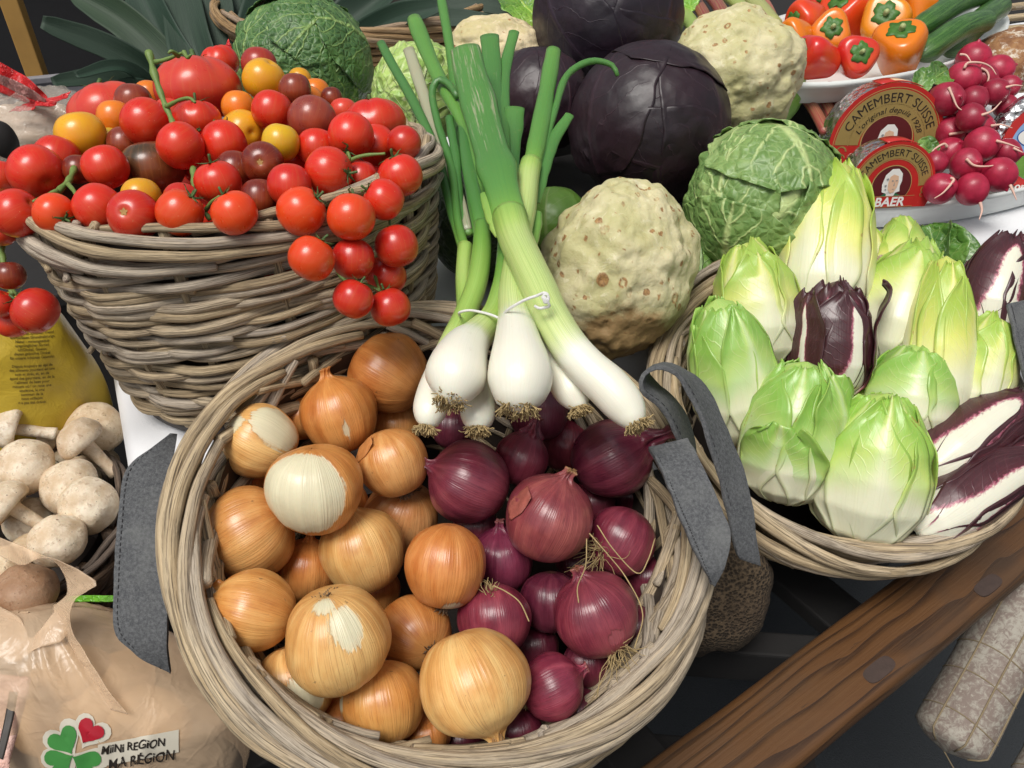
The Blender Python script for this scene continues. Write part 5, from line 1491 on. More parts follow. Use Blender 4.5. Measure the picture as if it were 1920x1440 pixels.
# ------------------------------------------------------------------ plates with peppers, cucumbers, cheese and radishes
def m_enamel():
    t = MT('white_enamel', .25, Coat_Weight=.4, Coat_Roughness=.1)
    o = t.obj()
    ch_ = t.smooth(t.noise(o, 160, 4, .7), .66, .74)
    t.set('Base Color', t.mix(t.m('MULTIPLY', ch_, .45), (.74, .77, .75), (.25, .26, .26)))
    return t.mat
M['enamel'] = m_enamel()
def plate(c, a, b, ang, label, depth=.035):
    prof = np.array([(0.02, 0.0), (.70, 0.0), (.84, .004), (.93, .022), (.975, .034), (1.0, .036), (1.012, .033), (1.0, .028), (.965, .024), (.90, .004), (.82, -.006), (.02, -.006)]) * [1, depth / .035]
    v, f, m = lathe_data(np.column_stack([prof, np.zeros(len(prof))]), 96, 60)
    v = v * [a, b, 1]
    return tag(mesh_obj('plate', v @ rotz(ang).T, f, M['enamel'], None, c), label, 'plate', 'white enamel plates')
LP = np.array([.69, 1.16, .988]); UP = np.array([.60, 1.42, 1.10])
plate(LP, .32, .105, math.radians(25), 'oval white plate holding the cheese boxes and radishes')
plate(UP, .355, .165, math.radians(40), 'oval white plate of peppers and cucumbers at the top right')
cr = thing('wooden_crate', [UP[0], UP[1], .984], 'wooden crate under the pepper plate', 'crate')
for s in (-1, 1):
    box_obj('side_board', UP + rotz(math.radians(40)) @ np.array([0, s * .09, -.063]), (.40, .012, .09), rotz(math.radians(40)), M['slat'], cr)
    box_obj('end_board', UP + rotz(math.radians(40)) @ np.array([s * .20, 0, -.063]), (.012, .16, .09), rotz(math.radians(40)), M['slat'], cr)

def m_pepper():
    t = MT('pepper_skin', .25, Coat_Weight=.2, Coat_Roughness=.1, Subsurface_Weight=.1, Subsurface_Scale=.01)
    o = t.obj(); c = t.ocol()
    t.set('Base Color', t.mix(t.smooth(t.noise(o, 22, 3), .4, .75), c, t.mix(.3, c, (.75, .2, .02))))
    t.bump(t.noise(o, 50, 2), .1, .002)
    return t.mat
M['pepper'] = m_pepper()
M['pepcap'] = flat_mat('pepper_cap', (.05, .15, .02), .5, .5, .5, 260)
M['pepstem'] = flat_mat('pepper_stem', (.36, .42, .18), .6, .3)
def pepper(px, py, r, col, ax, d, label, seed):
    c = P(px, py, d); R = r * d / FPX; a = AX(*ax)
    prof = [(0, -1.15), (.35, -1.12), (.66, -.95), (.86, -.40), (1.0, .20), (.98, .55), (.80, .82), (.42, .86), (.2, .82), (0, .80)]
    v, f, m = lathe_data(prof, 54, 40)
    th = np.arctan2(v[:, 1], v[:, 0])
    v[:, :2] *= (1 + .10 * np.cos(3 * th + seed) * sstep(-1.2, .4, v[:, 2]) + .03 * np.sin(2 * th + seed * 2))[:, None]
    v *= (1 + .03 * noise3(v * 1.5 + seed * 4))[:, None]
    G = frame(a)
    o = mesh_obj('pepper', (v * R) @ G.T, f, M['pepper'], None, c, {'mer': m}, color=col)
    tag(o, label, 'pepper', 'small sweet peppers on the plate')
    n = 40; ang = np.linspace(0, 2 * math.pi, n, endpoint=False)
    parts = []
    for j, q in enumerate((0.0, .5, 1.0)):
        rr = q * (.50 + .07 * np.cos(5 * ang + seed) + .05 * np.sin(9 * ang + seed))
        zz = np.interp(rr, [0, .2, .42, .6], [.82, .84, .875, .85]) + .012
        parts.append(np.stack([np.maximum(rr, .001) * np.cos(ang), np.maximum(rr, .001) * np.sin(ang), zz], 1))
    cap_ = mesh_obj('cap', (np.vstack(parts) * R) @ G.T, grid_faces(n, 3, True), M['pepcap'], o, thick=.0012)
    st = np.array([(0, 0, .80), (.02, .02, .98), (.08, .05, 1.10)]) * R
    tube_obj('stem', spline(st, 6) @ G.T, R * .11, M['pepstem'], cap_, 8)
PR, PO, PY = (.60, .022, .016), (.72, .19, .010), (.74, .26, .012)
PP = [(1510, 35, 33, (.66, .05, .012), (-.9, .35, .4), 'red pepper at the left end of the plate with its cap to the left', 2), (1490, 66, 30, PO, (-.5, .2, .3), 'orange pepper half hidden behind the rounded celeriac', 1),
      (1556, 62, 36, PO, (-.25, .1, 1), 'orange pepper with a broad green cap in the middle left', 4), (1588, 28, 45, (.66, .055, .012), (-.5, -.4, .6), 'big orange red pepper at the back', 1),
      (1528, 108, 40, PR, (-.95, -.2, .3), 'red pepper lying at the front left rim of the plate', 5), (1604, 108, 37, PR, (-.1, .12, 1), 'red pepper with its star cap straight to the front', 6),
      (1657, 40, 43, PY, (-.35, .05, .9), 'yellow orange pepper behind the front orange one', 3), (1686, 92, 47, PO, (-.3, -.55, .8), 'plump orange pepper at the front right beside the cucumbers', 6),
      (1692, 12, 44, (.64, .05, .012), (0, -1, .2), 'red orange pepper at the top edge of the picture', 1), (1724, 18, 30, PO, (.2, -1, 0), 'orange pepper touching the pale cucumber at the top', 2),
      (1540, -5, 32, PR, (-.2, .2, 1), 'red pepper cut by the top edge behind the left ones', 0)]
pit = [dict(px=a[0], py=a[1], r=a[2], layer=a[6], row=a, d=plane_d(a[0], a[1], UP + [0, 0, .055], np.array([0, 0, 1.0]))) for a in PP]
for q in pit: q['d'] = min(q['d'], 1.34)
settle(pit, 80, .03, .10, .92)
for k, q in enumerate(pit):
    a = q['row']; pepper(a[0], a[1], a[2], a[3], a[4], q['dd'], a[5], k)

def m_cuke():
    t = MT('cucumber_skin', .35, Coat_Weight=.2)
    mer = t.attr('mer'); o = t.obj()
    n = t.noise(t.vscale(mer, (3, 3, 9)), 2.0, 4, .65); f = t.noise(t.vscale(mer, (8, 8, 60)), 2, 3)
    c = t.mix(t.smooth(n, .35, .7), (.022, .085, .014), (.085, .20, .04))
    c = t.mix(t.m('MULTIPLY', t.smooth(f, .6, .72), .4), c, (.25, .35, .13))
    c = t.mix(1.0, c, t.ocol(), 'MULTIPLY')
    t.set('Base Color', c); t.bump(t.m('ADD', n, f), .5, .002)
    return t.mat
M['cuke'] = m_cuke()
def cucumber(p0, p1, r, label, tint=(1, 1, 1), bend=.01):
    a, b = P(*p0), P(*p1); mid = (a + b) / 2 + np.array([0, 0, bend])
    q = spline(np.array([a, mid, b]), 30); u = np.linspace(0, 1, 30)
    rad = r * p0[2] / FPX * np.clip(np.minimum(np.sqrt(np.clip(u * 9, 0.03, 1)), np.sqrt(np.clip((1 - u) * 9, .03, 1))), .15, 1)
    v, f, m = tube_data(q, rad, 22)
    v = v + (noise3(v * 80)[:, None]) * .0008
    o = mesh_obj('cucumber', v - a, f, M['cuke'], None, a, {'mer': m}, color=tint)
    tag(o, label, 'cucumber', 'cucumbers on the plate')
    tube_obj('stalk', np.array([b, b + nrm(b - mid) * .006]), .003, M['pepstem'], o, 7, origin=a)
cucumber((1712, 60, 1.24), (1862, -15, 1.42), 22, 'cucumber running diagonally behind the front one', bend=.012)
cucumber((1722, 108, 1.20), (1858, 36, 1.31), 23, 'front cucumber lying along the plate rim', bend=.012)
cucumber((1775, 98, 1.25), (1884, 6, 1.42), 24, 'cucumber at the right end of the plate', (.9, .9, .9), bend=.006)
cucumber((1735, 45, 1.34), (1830, -40, 1.48), 24, 'paler cucumber at the back of the plate', (1.8, 1.6, 1.6))

# cheese boxes
def m_foil():
    t = MT('silver_foil', .22, Metallic=1.0)
    t.set('Base Color', (.78, .78, .77))
    o = t.obj()
    t.bump(t.m('ADD', t.vor(o, 120), t.noise(o, 60, 4, .7)), .55, .004)
    return t.mat
M['foil'] = m_foil()
def m_card(name, col):
    t = MT(name, .38, Coat_Weight=.2)
    n = t.noise(t.obj(), 70, 4, .65); w = t.smooth(t.noise(t.obj(), 200, 4, .75), .70, .76)
    c = t.mix(n, tuple(x * .85 for x in col), col)
    t.set('Base Color', t.mix(t.m('MULTIPLY', w, .25), c, (.7, .6, .5)))
    return t.mat
M['cardred'] = m_card('red_card', (.52, .022, .018)); M['gold'] = m_card('gold_print', (.33, .235, .075)); M['cardedge'] = flat_mat('card_edge', (.6, .45, .3), .8)
M['ink'] = flat_mat('dark_print', (.022, .016, .012), .5); M['whiteink'] = flat_mat('white_print', (.78, .77, .73), .5); M['maroon'] = flat_mat('maroon_print', (.10, .010, .012), .45)
M['skin'] = flat_mat('portrait_skin_print', (.70, .45, .30), .5); M['coat'] = flat_mat('green_print', (.02, .16, .08), .5); M['goldline'] = flat_mat('gold_line_print', (.42, .28, .10), .45); M['hairline'] = flat_mat('grey_line_print', (.25, .26, .27), .5)
M['cream'] = flat_mat('cream_print', (.75, .62, .38), .5)

TXT = {}
def text_mesh(body, size=1.0, shear=0.0, bold=0.0):
    """flat text -> verts (N,2) centred on x, baseline 0, faces"""
    key = (body, size, shear, bold)
    if key in TXT: return TXT[key]
    cu = bpy.data.curves.new('lettering', 'FONT')
    cu.body = body; cu.size = size; cu.shear = shear; cu.offset = bold; cu.align_x = 'CENTER'; cu.resolution_u = 3
    ob = bpy.data.objects.new('lettering', cu); COL.objects.link(ob)
    dg = bpy.context.evaluated_depsgraph_get()
    me = ob.evaluated_get(dg).to_mesh()
    v = np.array([q.co[:2] for q in me.vertices], float).reshape(-1, 2); f = [tuple(p.vertices) for p in me.polygons]
    ob.evaluated_get(dg).to_mesh_clear()
    bpy.data.objects.remove(ob); bpy.data.curves.remove(cu)
    TXT[key] = (v, f)
    return v, f

def arc_poly(r0, r1, a0, a1, n=40):
    a = np.linspace(a0, a1, n)
    v = np.vstack([np.stack([r0 * np.cos(a), r0 * np.sin(a)], 1), np.stack([r1 * np.cos(a), r1 * np.sin(a)], 1)])
    f = [(i, i + 1, n + i + 1, n + i) for i in range(n - 1)]
    return v, f
def disc_poly(cx, cy, rx, ry, n=40, a0=0, a1=2 * math.pi):
    a = np.linspace(a0, a1, n, endpoint=False)
    return np.stack([cx + rx * np.cos(a), cy + ry * np.sin(a)], 1), [tuple(range(n))]

def cheese_box(c, N, R, T, label, seed):
    """half round box: c bottom middle of the front face, N its outward normal"""
    N = nrm(N); X = nrm(np.cross([0, 0, 1.0], N)); Y = np.cross(N, X)
    if X[0] < 0: X = -X
    Y = nrm(np.cross(N, X)); Y = Y if Y[2] > 0 else -Y
    G = np.stack([X, Y, N], 1)
    t = thing('cheese_box', c, label, 'cheese', 'half round cheese boxes')
    card = [t]
    def put(name, v2, f, z, mat, **kw):
        v = np.column_stack([v2, np.full(len(v2), z)]) @ G.T
        return mesh_obj(name, v, f, mat, card[-1], smooth=False, **kw)
    # foil wrapped half cheese
    n = 40; nz = 12
    LOW = math.radians(27)
    a = np.linspace(-LOW, math.pi + LOW, n); z = np.linspace(-T, -.002, nz)
    A, Z = np.meshgrid(a, z)
    rr = R * .965 * (1 - .05 * (np.abs(Z + T / 2) / (T / 2)) ** 6) + .0012 * fbm(np.stack([A * 9, Z * 300, A * 0 + seed], -1), 3)
    v = np.stack([rr * np.cos(A), rr * np.sin(A), Z], -1).reshape(-1, 3)
    back = np.vstack([np.stack([R * .915 * np.cos(a), R * .915 * np.sin(a), np.full(n, -T)], 1)])
    fo = mesh_obj('foil_wrap', v @ G.T, grid_faces(n, nz, False), M['foil'], t)
    mesh_obj('foil_back', back @ G.T, [tuple(range(n))], M['foil'], t, smooth=False)
    mesh_obj('foil_base', np.array([(-R * .86, -R * .45, -T), (R * .86, -R * .45, -T), (R * .86, -R * .45, -.001), (-R * .86, -R * .45, -.001)]) @ G.T, [(0, 1, 2, 3)], M['foil'], t, smooth=False)
    # front card
    v2, f = disc_poly(0, 0, R, R, 60, -LOW, (math.pi + 2 * LOW) * 60 / 59 - LOW)
    o = put('card_front', v2, f, 0, M['cardred'], thick=.0008)
    card.append(o)
    # flap over the top
    a = np.linspace(math.radians(64), math.radians(106), 16)
    vv = []
    for zz in (.0, -T * .30, -T * .60):
        vv.append(np.stack([R * 1.012 * np.cos(a), R * 1.012 * np.sin(a), np.full(16, zz)], 1))
    mesh_obj('top_flap', np.vstack(vv) @ G.T, grid_faces(16, 3, False), M['cardred'], t, thick=.001)
    a2 = np.linspace(math.radians(70), math.radians(92), 14)
    vv = [np.stack([R * 1.024 * np.cos(a2), R * 1.024 * np.sin(a2), np.full(14, zz)], 1) for zz in (-T * .12, -T * .42)]
    mesh_obj('flap_print', np.vstack(vv) @ G.T, grid_faces(14, 2, False), M['cream'], t)
    e = .0004
    v2, f = arc_poly(R * (.64 if seed == 2 else .49), R * .90, math.radians(2), math.radians(178)); put('gold_band', v2, f, e, M['gold'])
    for r0 in (.92, .66 if seed == 1 else .62): v2, f = arc_poly(R * r0, R * (r0 + .012), math.radians(1), math.radians(179)); put('gold_line', v2, f, e, M['goldline'])
    for s in (-1, 1):                                   # scrolls at the ends of the band
        for (rr, da) in ((.11, -6), (.08, -14)):
            cc = np.array([math.cos(math.radians(da)) * R * .78 * s, math.sin(math.radians(da)) * R * .78])
            b = np.linspace(0, 5.2, 24)
            r1 = R * rr * (1 - b / 9)
            v2 = np.vstack([cc + np.stack([r1 * np.cos(b), r1 * np.sin(b)], 1), cc + np.stack([r1 * .74 * np.cos(b), r1 * .74 * np.sin(b)], 1)])
            put('scroll', v2, [(i, i + 1, 25 + i, 24 + i) for i in range(23)], e, M['gold'])
    def arctext(body, size, rad, mat, z, shear=0, span=None):
        v, f = text_mesh(body, size, shear)
        x = v[:, 0]
        if span:
            x = x * span * rad / (x.max() - x.min())
        an = math.pi / 2 - x / rad
        put('lettering', np.stack([(rad + v[:, 1]) * np.cos(an), (rad + v[:, 1]) * np.sin(an)], 1), f, z, mat)
    arctext('CAMEMBERT SUISSE', R * .21, R * .70, M['ink'], 2 * e, 0, math.radians(140))
    v2, f = disc_poly(0, R * .06, R * .46, R * .44, 40); put('medallion_rim', v2, f, e, M['goldline'])
    v2, f = disc_poly(0, R * .06, R * .44, R * .42, 40); put('medallion', v2, f, 2 * e, M['maroon'])
    if seed == 1: arctext("L'original depuis 1928", R * .125, R * .535, M['ink'], 2.4 * e, .2, math.radians(140))
    # portrait: green coat, white wig, face
    cy = R * .06
    hs = R * (.46 if seed == 2 else .36)
    def sh(name, pts, mat, z):
        p = np.array(pts, float) * hs + [0, cy]
        put(name, p, [tuple(range(len(p)))], z, mat)
    sh('coat', [(-.62, -.78), (-.55, -.55), (-.2, -.36), (.2, -.36), (.52, -.5), (.66, -.78)], M['coat'], 3 * e)
    sh('collar', [(-.16, -.78), (-.22, -.35), (.0, -.30), (.24, -.40), (.02, -.78)], M['whiteink'], 4 * e)
    sh('wig', [(-.44, -.32), (-.50, .05), (-.40, .50), (-.12, .78), (.20, .78), (.42, .55), (.46, .2), (.40, -.05), (.44, -.3), (.2, -.38), (-.2, -.40)], M['whiteink'], 4 * e)
    sh('face', [(-.22, .10), (-.18, -.20), (-.02, -.38), (.14, -.34), (.27, -.1), (.29, .18), (.24, .44), (.0, .52), (-.16, .42)], M['skin'], 5 * e)
    for pts in ([(-.06, .2), (.03, .2), (.03, .24), (-.06, .25)], [(.13, .2), (.22, .21), (.22, .25), (.13, .24)], [(.08, .18), (.12, -.02), (.06, -.03)], [(.0, -.17), (.16, -.16), (.08, -.2)], [(-.36, .3), (-.28, .36), (-.2, .32), (-.26, .26)], [(-.40, 0), (-.30, .06), (-.26, -.02), (-.34, -.06)], [(-.38, -.2), (-.28, -.14), (-.24, -.22)]):
        sh('portrait_line', pts, M['hairline'], 6 * e)
    # name plate
    put('name_plate', np.array([(-R * .56, -R * .42), (R * .56, -R * .42), (R * .56, -R * .17), (-R * .56, -R * .17)]), [(0, 1, 2, 3)], 7 * e, M['cardred'])
    for yy in (-.42, -.18): put('plate_line', np.array([(-R * .56, R * yy), (R * .56, R * yy), (R * .56, R * (yy + .01)), (-R * .56, R * (yy + .01))]), [(0, 1, 2, 3)], 8 * e, M['goldline'])
    v2, f = text_mesh('BAER', R * .28, .12, R * .008)
    put('lettering', v2 * [1.05, 1] + [0, -R * .395], f, 8 * e, M['whiteink'])
    return t
Nb = nrm([.10, -.97, .14])
cheese_box(P(1660, 272, 1.135), Nb, .084, .046, 'red camembert box behind, reading camembert suisse original since 1928', 1)
cheese_box(P(1670, 352, 1.06), Nb, .060, .040, 'red camembert box in front with portrait and white name', 2)

# foil wrapped round cheese at the right edge with a red ring and blue label
fc = P(1962, 275, 1.13); FN = nrm([-.15, -.95, .25]); FX = nrm(np.cross([0, 0, 1.0], FN)); FX = FX if FX[0] > 0 else -FX; FY = np.cross(FN, FX); FY = FY if FY[2] > 0 else -FY
FG = np.stack([FX, FY, FN], 1)
t = thing('foil_cheese', fc, 'foil wrapped round cheese with red ring and blue label at the right edge', 'cheese')
n = 64
v, f, m = lathe_data(np.column_stack([[.001, .06, .074, .076, .072, .05, .001], [-.035, -.034, -.028, -.012, .0, .003, .003], np.zeros(7)]), n, 40)
v = v + (fbm(v * 160, 3) * .0012)[:, None]
mesh_obj('foil_wrap', v @ FG.T, f, M['foil'], t)
def fput(name, v2, f, z, mat): return mesh_obj(name, np.column_stack([v2, np.full(len(v2), z)]) @ FG.T, f, mat, t, smooth=False)
M['bluelabel'] = flat_mat('blue_label_print', (.25, .42, .68), .4, .3, 0, 60); M['bluetext'] = flat_mat('blue_print', (.03, .10, .35), .4); M['meadow'] = flat_mat('meadow_print', (.14, .30, .05), .4, .4, 0, 200)
v2, ff = arc_poly(.050, .062, 0, 2 * math.pi, 80); fput('red_ring', v2, ff, .0052, M['cardred'])
v2, ff = disc_poly(0, 0, .050, .050, 60); lab_ = fput('label', v2, ff, .0050, M['bluelabel'])
def fput(name, v2, f, z, mat): return mesh_obj(name, np.column_stack([v2, np.full(len(v2), z)]) @ FG.T, f, mat, lab_, smooth=False)
v2, ff = disc_poly(0, 0, .049, .049, 40, math.pi * 1.08, math.pi * 1.92 + .06); fput('meadow', v2, ff, .0054, M['meadow'])
v2, ff = disc_poly(-.004, .012, .040, .017, 40); fput('oval_rim', v2, ff, .0054, M['bluetext'])
v2, ff = disc_poly(-.004, .012, .0385, .0155, 40); fput('oval', v2, ff, .0056, M['whiteink'])
v2, ff = text_mesh('Tea', .022, .15, .0006); fput('lettering', v2 + [-.018, .005], ff, .0059, M['bluetext'])
v2, ff = text_mesh('Lor', .014, .1, .0004); fput('lettering', v2 + [-.026, -.060], ff, .0059, M['whiteink'])
v2, ff = arc_poly(.0495, .0625, math.pi * 1.15, math.pi * 1.45, 20); fput('red_foot', v2, ff, .0056, M['cardred'])

# radishes
def m_radish():
    t = MT('radish_skin', .42, Coat_Weight=.08, Subsurface_Weight=.06, Subsurface_Scale=.005)
    o = t.obj()
    c = t.mix(t.smooth(t.noise(o, 36, 4, .65), .35, .7), (.27, .009, .032), (.42, .022, .06))
    c = t.mix(t.m('MULTIPLY', t.smooth(t.noise(o, 240, 3, .7), .66, .75), .4), c, (.6, .3, .35))
    t.set('Base Color', t.tintvary(c, .2)); t.bump(t.noise(o, 90, 3), .15, .0015)
    return t.mat
M['radish'] = m_radish(); M['tail'] = flat_mat('radish_tail', (.66, .42, .34), .6, .25)
RD = [(1825, 112, 31, 4, (0, -.3, .2), [(1800, 102), (1812, 104), (1822, 118)]), (1870, 132, 29, 4, (.8, -.2, .2), []), (1805, 149, 32, 6, (.6, -.5, .6), [(1808, 128), (1815, 118), (1840, 118), (1858, 126), (1868, 140)]),
      (1842, 147, 26, 5, (.5, .2, .5), [(1832, 125), (1850, 134), (1853, 150), (1838, 170)]), (1774, 186, 32, 8, (.3, .2, 1), [(1779, 164), (1786, 180), (1795, 200), (1808, 209)]), (1825, 187, 26, 6, (.6, -.6, .3), []),
      (1866, 172, 25, 6, (1, -.1, .2), [(1886, 164), (1902, 160), (1918, 161)]), (1892, 162, 21, 3, (.6, -.2, .2), []), (1820, 221, 27, 8, (.9, .1, .5), [(1840, 216), (1860, 208), (1878, 190)]),
      (1780, 247, 28, 7, (.5, .3, 1), [(1780, 252), (1810, 246), (1835, 232), (1852, 212)]), (1836, 238, 26, 6, (1, 0, .3), [(1858, 236), (1878, 234), (1898, 240)]), (1840, 271, 32, 9, (1, .1, .2), [(1868, 264), (1890, 270), (1912, 278)]),
      (1780, 287, 29, 8, (.1, -.4, 1), [(1776, 276), (1770, 270), (1752, 280), (1742, 294)]), (1811, 307, 29, 10, (.2, .2, 1), [(1812, 298), (1826, 310), (1850, 312), (1874, 308)]), (1886, 286, 26, 7, (.6, .2, .4), [(1900, 278), (1918, 286)]),
      (1872, 327, 32, 10, (.3, 1, .3), [(1894, 347), (1900, 360), (1906, 375)]), (1762, 353, 29, 9, (.2, 0, 1), [(1782, 334), (1788, 338), (1770, 360), (1752, 372)]), (1822, 354, 31, 11, (.3, 1, .4), [(1838, 380), (1841, 395), (1836, 412)]),
      (1742, 176, 15, 4, (-1, 0, .2), [(1738, 168), (1724, 170), (1718, 182)]), (1754, 306, 22, 5, (0, -1, 0), []), (1800, 262, 22, 4, (0, -1, 0), []), (1850, 305, 22, 5, (0, -1, 0), []), (1800, 335, 22, 5, (0, -1, 0), []), (1885, 200, 22, 3, (0, -1, 0), []), (1800, 215, 22, 4, (0, -1, 0), [])]
RLAB = ['top radish touching the pepper plate rim', 'radish at the upper right of the bunch near the bread', 'radish with a long arched tail near the top', 'radish behind the long arched tail', 'leftmost upper radish overlapping the rear cheese box', 'radish right of the leftmost upper one', 'radish whose tail points straight right towards the foil cheese', 'small radish under the bread at the right', 'radish in the middle with its tail up to the right', 'radish beside the rear cheese box with a long slanting tail',
        'radish behind the middle one with its tail to the right', 'broad radish lying sideways in the right middle', 'radish above the front cheese box with a forked curl of tail', 'radish in the lower middle with its tail to the right', 'radish at the right edge in front of the foil cheese', 'lower right radish with a drooping tail over the rim', 'lowest left radish right beside the white name', 'lowest middle radish with its tail hanging over the plate',
        'tiny radish tucked behind the rear cheese box corner', 'shaded radish behind the front cheese box edge', 'shaded radish in the centre gap of the bunch', 'shaded radish below the broad sideways one', 'shaded radish between the two lowest ones', 'shaded radish against the foil cheese', 'shaded radish below the leftmost upper one']
ri = [dict(px=a[0], py=a[1], r=a[2], layer=a[3], row=a, d=1.055 + .0009 * max(0, 330 - a[1]) * .55) for a in RD]
settle(ri, 100, .03, .10, .95)
for k, q in enumerate(ri):
    a = q['row']; R = q['R']; ax = AX(*a[4])
    v, f, m = lathe_data([(0, -.93), (.35, -.9), (.75, -.66), (.98, -.15), (.95, .3), (.7, .72), (.35, .95), (.14, 1.05), (.06, 1.16), (0, 1.18)], 36, 28)
    v *= (1 + .05 * noise3(v * 1.4 + k * 3))[:, None]
    o = mesh_obj('radish', (v * R) @ frame(ax).T, f, M['radish'], None, q['c'])
    tag(o, RLAB[k], 'radish', 'bunch of radishes')
    if a[5]:
        dd = np.linspace(q['dd'] - R * .95, q['dd'] - R * 1.25, len(a[5]))
        p = np.array([P(x, y, e) for (x, y), e in zip(a[5], dd)])
        kk = 20
        tube_obj('tail', spline(p, kk), np.linspace(.0021, .0006, kk), M['tail'], o, 6, origin=q['c'])
def leafthing(name, px, py, d, w, h, tip, nd, label, seed, mat='green', tint=(1, 1, 1), fold=.35, cat='leaf', group=None):
    c = P(px, py, d)
    N_ = AX(*nd); T_ = nrm(AX(*tip) - N_ * np.dot(AX(*tip), N_)); S_ = np.cross(T_, N_)
    nn = 26
    uu, vv = np.meshgrid(np.linspace(-1, 1, nn), np.linspace(0, 1, nn))
    sh = np.sin(np.pi * np.clip(vv * .9 + .07, 0, 1)) ** .7
    x = uu * sh * w / 2 * (1 + .08 * noise3(np.stack([np.sign(uu), vv * 9, uu * 0 + seed], -1))); y = (vv - .5) * h
    z = fold * np.abs(uu) ** 1.5 * sh * w / 2 - .25 * h * (vv - .4) ** 2 + .05 * w * noise3(np.stack([uu * 2.5, vv * 4, uu * 0 + seed], -1))
    v = x[..., None] * S_ + y[..., None] * T_ + z[..., None] * N_
    o = mesh_obj(name, v.reshape(-1, 3), grid_faces(nn, nn, False), M[mat], None, c, {'luv': np.stack([uu, vv, uu * 0], -1).reshape(-1, 3)}, thick=.0008, color=tint)
    return tag(o, label, cat, group)
leafthing('radish_leaf', 1731, 150, 1.13, .030, .045, (.3, -1, 0), (-.2, -.2, 1), 'small green radish leaf left of the bunch', 1)
leafthing('radish_leaf', 1762, 140, 1.14, .040, .045, (.8, -.6, 0), (.1, -.3, 1), 'crinkled green radish leaf behind the bunch', 2)
leafthing('radish_leaf', 1742, 280, 1.10, .035, .035, (.8, .3, 0), (.1, -.3, 1), 'dark green radish leaf peeping between the cheese boxes and radishes', 3)
leafthing('spinach_leaf', 1755, 468, .97, .062, .070, (-.2, -1, 0), (-.3, -.2, 1), 'dark green leaf lying on the white cloth, left half', 4, fold=.8)
leafthing('spinach_leaf', 1782, 466, .96, .055, .075, (.4, -1, 0), (.5, -.1, 1), 'dark green leaf lying on the white cloth, right half', 5, fold=.8)
leafthing('spinach_leaf', 1915, 545, .90, .06, .09, (.2, -1, 0), (-.2, 0, 1), 'bright green leaf at the right picture edge behind the red chicory', 6, tint=(1.1, 1.2, 1))
leafthing('spinach_leaf', 1925, 590, .88, .06, .08, (.4, -1, 0), (-.4, .2, 1), 'green leaf at the right picture edge above the felt handle', 7, tint=(1.1, 1.2, 1))
leafthing('lettuce_leaf', 985, 8, 1.42, .10, .10, (-.6, -1, 0), (0, -.4, 1), 'bright green lettuce leaf at the top edge left of the red cabbage', 8, tint=(1.6, 1.5, 1))
leafthing('lettuce_leaf', 1268, 0, 1.36, .08, .09, (.2, -1, 0), (0, -.4, 1), 'bright green leaf at the top edge right of the red cabbage', 9, tint=(1.9, 1.8, 1.2))

# rhubarb and celery sticks behind the rounded celeriac
def m_stalk():
    t = MT('stalk', .4, Coat_Weight=.15)
    mer = t.attr('mer')
    n = t.noise(t.vscale(mer, (5, 5, 6)), 2, 3)
    t.set('Base Color', t.mix(t.smooth(n, .4, .7), t.ocol(), t.mix(.5, t.ocol(), (.35, .35, .12))))
    t.bump(t.noise(t.vscale(mer, (9, 9, 1)), 3, 2), .4, .001)
    return t.mat
M['stalk'] = m_stalk()
RHU, CEL = (.25, .035, .035), (.33, .42, .10)
for k, (a, b, r, col, lab) in enumerate([((1296, -10, 1.42), (1340, 70, 1.25), 12, RHU, 'brownish red rhubarb stick at the top, left one'), ((1330, -10, 1.42), (1365, 45, 1.28), 13, RHU, 'brownish red rhubarb stick at the top, right one'), ((1362, -10, 1.43), (1420, 50, 1.26), 14, CEL, 'green celery stick at the top, left one'), ((1395, -12, 1.44), (1450, 45, 1.28), 16, (.38, .40, .14), 'green celery stick at the top, right one'),
        ((1425, -12, 1.44), (1456, 40, 1.30), 6, (.4, .09, .08), 'thin pink stick between the celery and the pepper plate'), ((1275, 20, 1.38), (1305, 60, 1.22), 14, (.30, .46, .08), 'light green stick between the red cabbage and rounded celeriac'),
        ((1500, 170, 1.22), (1550, 250, 1.15), 12, (.30, .04, .045), 'dark pink stick under the pepper plate, left one'), ((1530, 165, 1.22), (1600, 300, 1.14), 13, (.26, .035, .04), 'dark pink stick under the pepper plate, right one'), ((1556, 160, 1.24), (1590, 230, 1.16), 11, (.36, .05, .06), 'dark pink stick nearest the rear cheese box')]):
    p = spline(np.array([P(*a), (P(*a) + P(*b)) / 2 + [0, 0, .004], P(*b)]), 14)
    o = tube_obj('vegetable_stick', p, r * a[2] / FPX, M['stalk'], None, 16, loc=p[0], origin=p[0], color=col, flat=.75)
    tag(o, lab, 'vegetable', 'rhubarb and celery sticks')

# bread and grey wicker at the right edge
def m_bread():
    t = MT('bread_crust', .8)
    o = t.obj()
    n = t.noise(o, 24, 5, .65)
    c = t.ramp(n, [(.3, (.10, .04, .018)), (.5, (.24, .11, .045)), (.7, (.42, .24, .10))])
    c = t.mix(t.smooth(t.noise(o, 55, 5, .75), .50, .64), c, (.62, .54, .44))
    t.set('Base Color', c); t.bump(t.m('ADD', n, t.noise(o, 140, 3)), .7, .004)
    return t.mat
M['bread'] = m_bread()
def lump(name, c, radii, M3, seed, mat, label, cat, amp=.08, n=56, color=None, freq=1.8, group=None):
    v, f, l = ball(1.0, seed, .0, n)
    v = v * (1 + amp * fbm(v * freq + seed * 3.3, 4))[:, None] * np.asarray(radii)
    if M3 is not None: v = v @ np.asarray(M3).T
    o = mesh_obj(name, v, f, mat, None, c, {'luv': l}, color=color)
    return tag(o, label, cat, group)
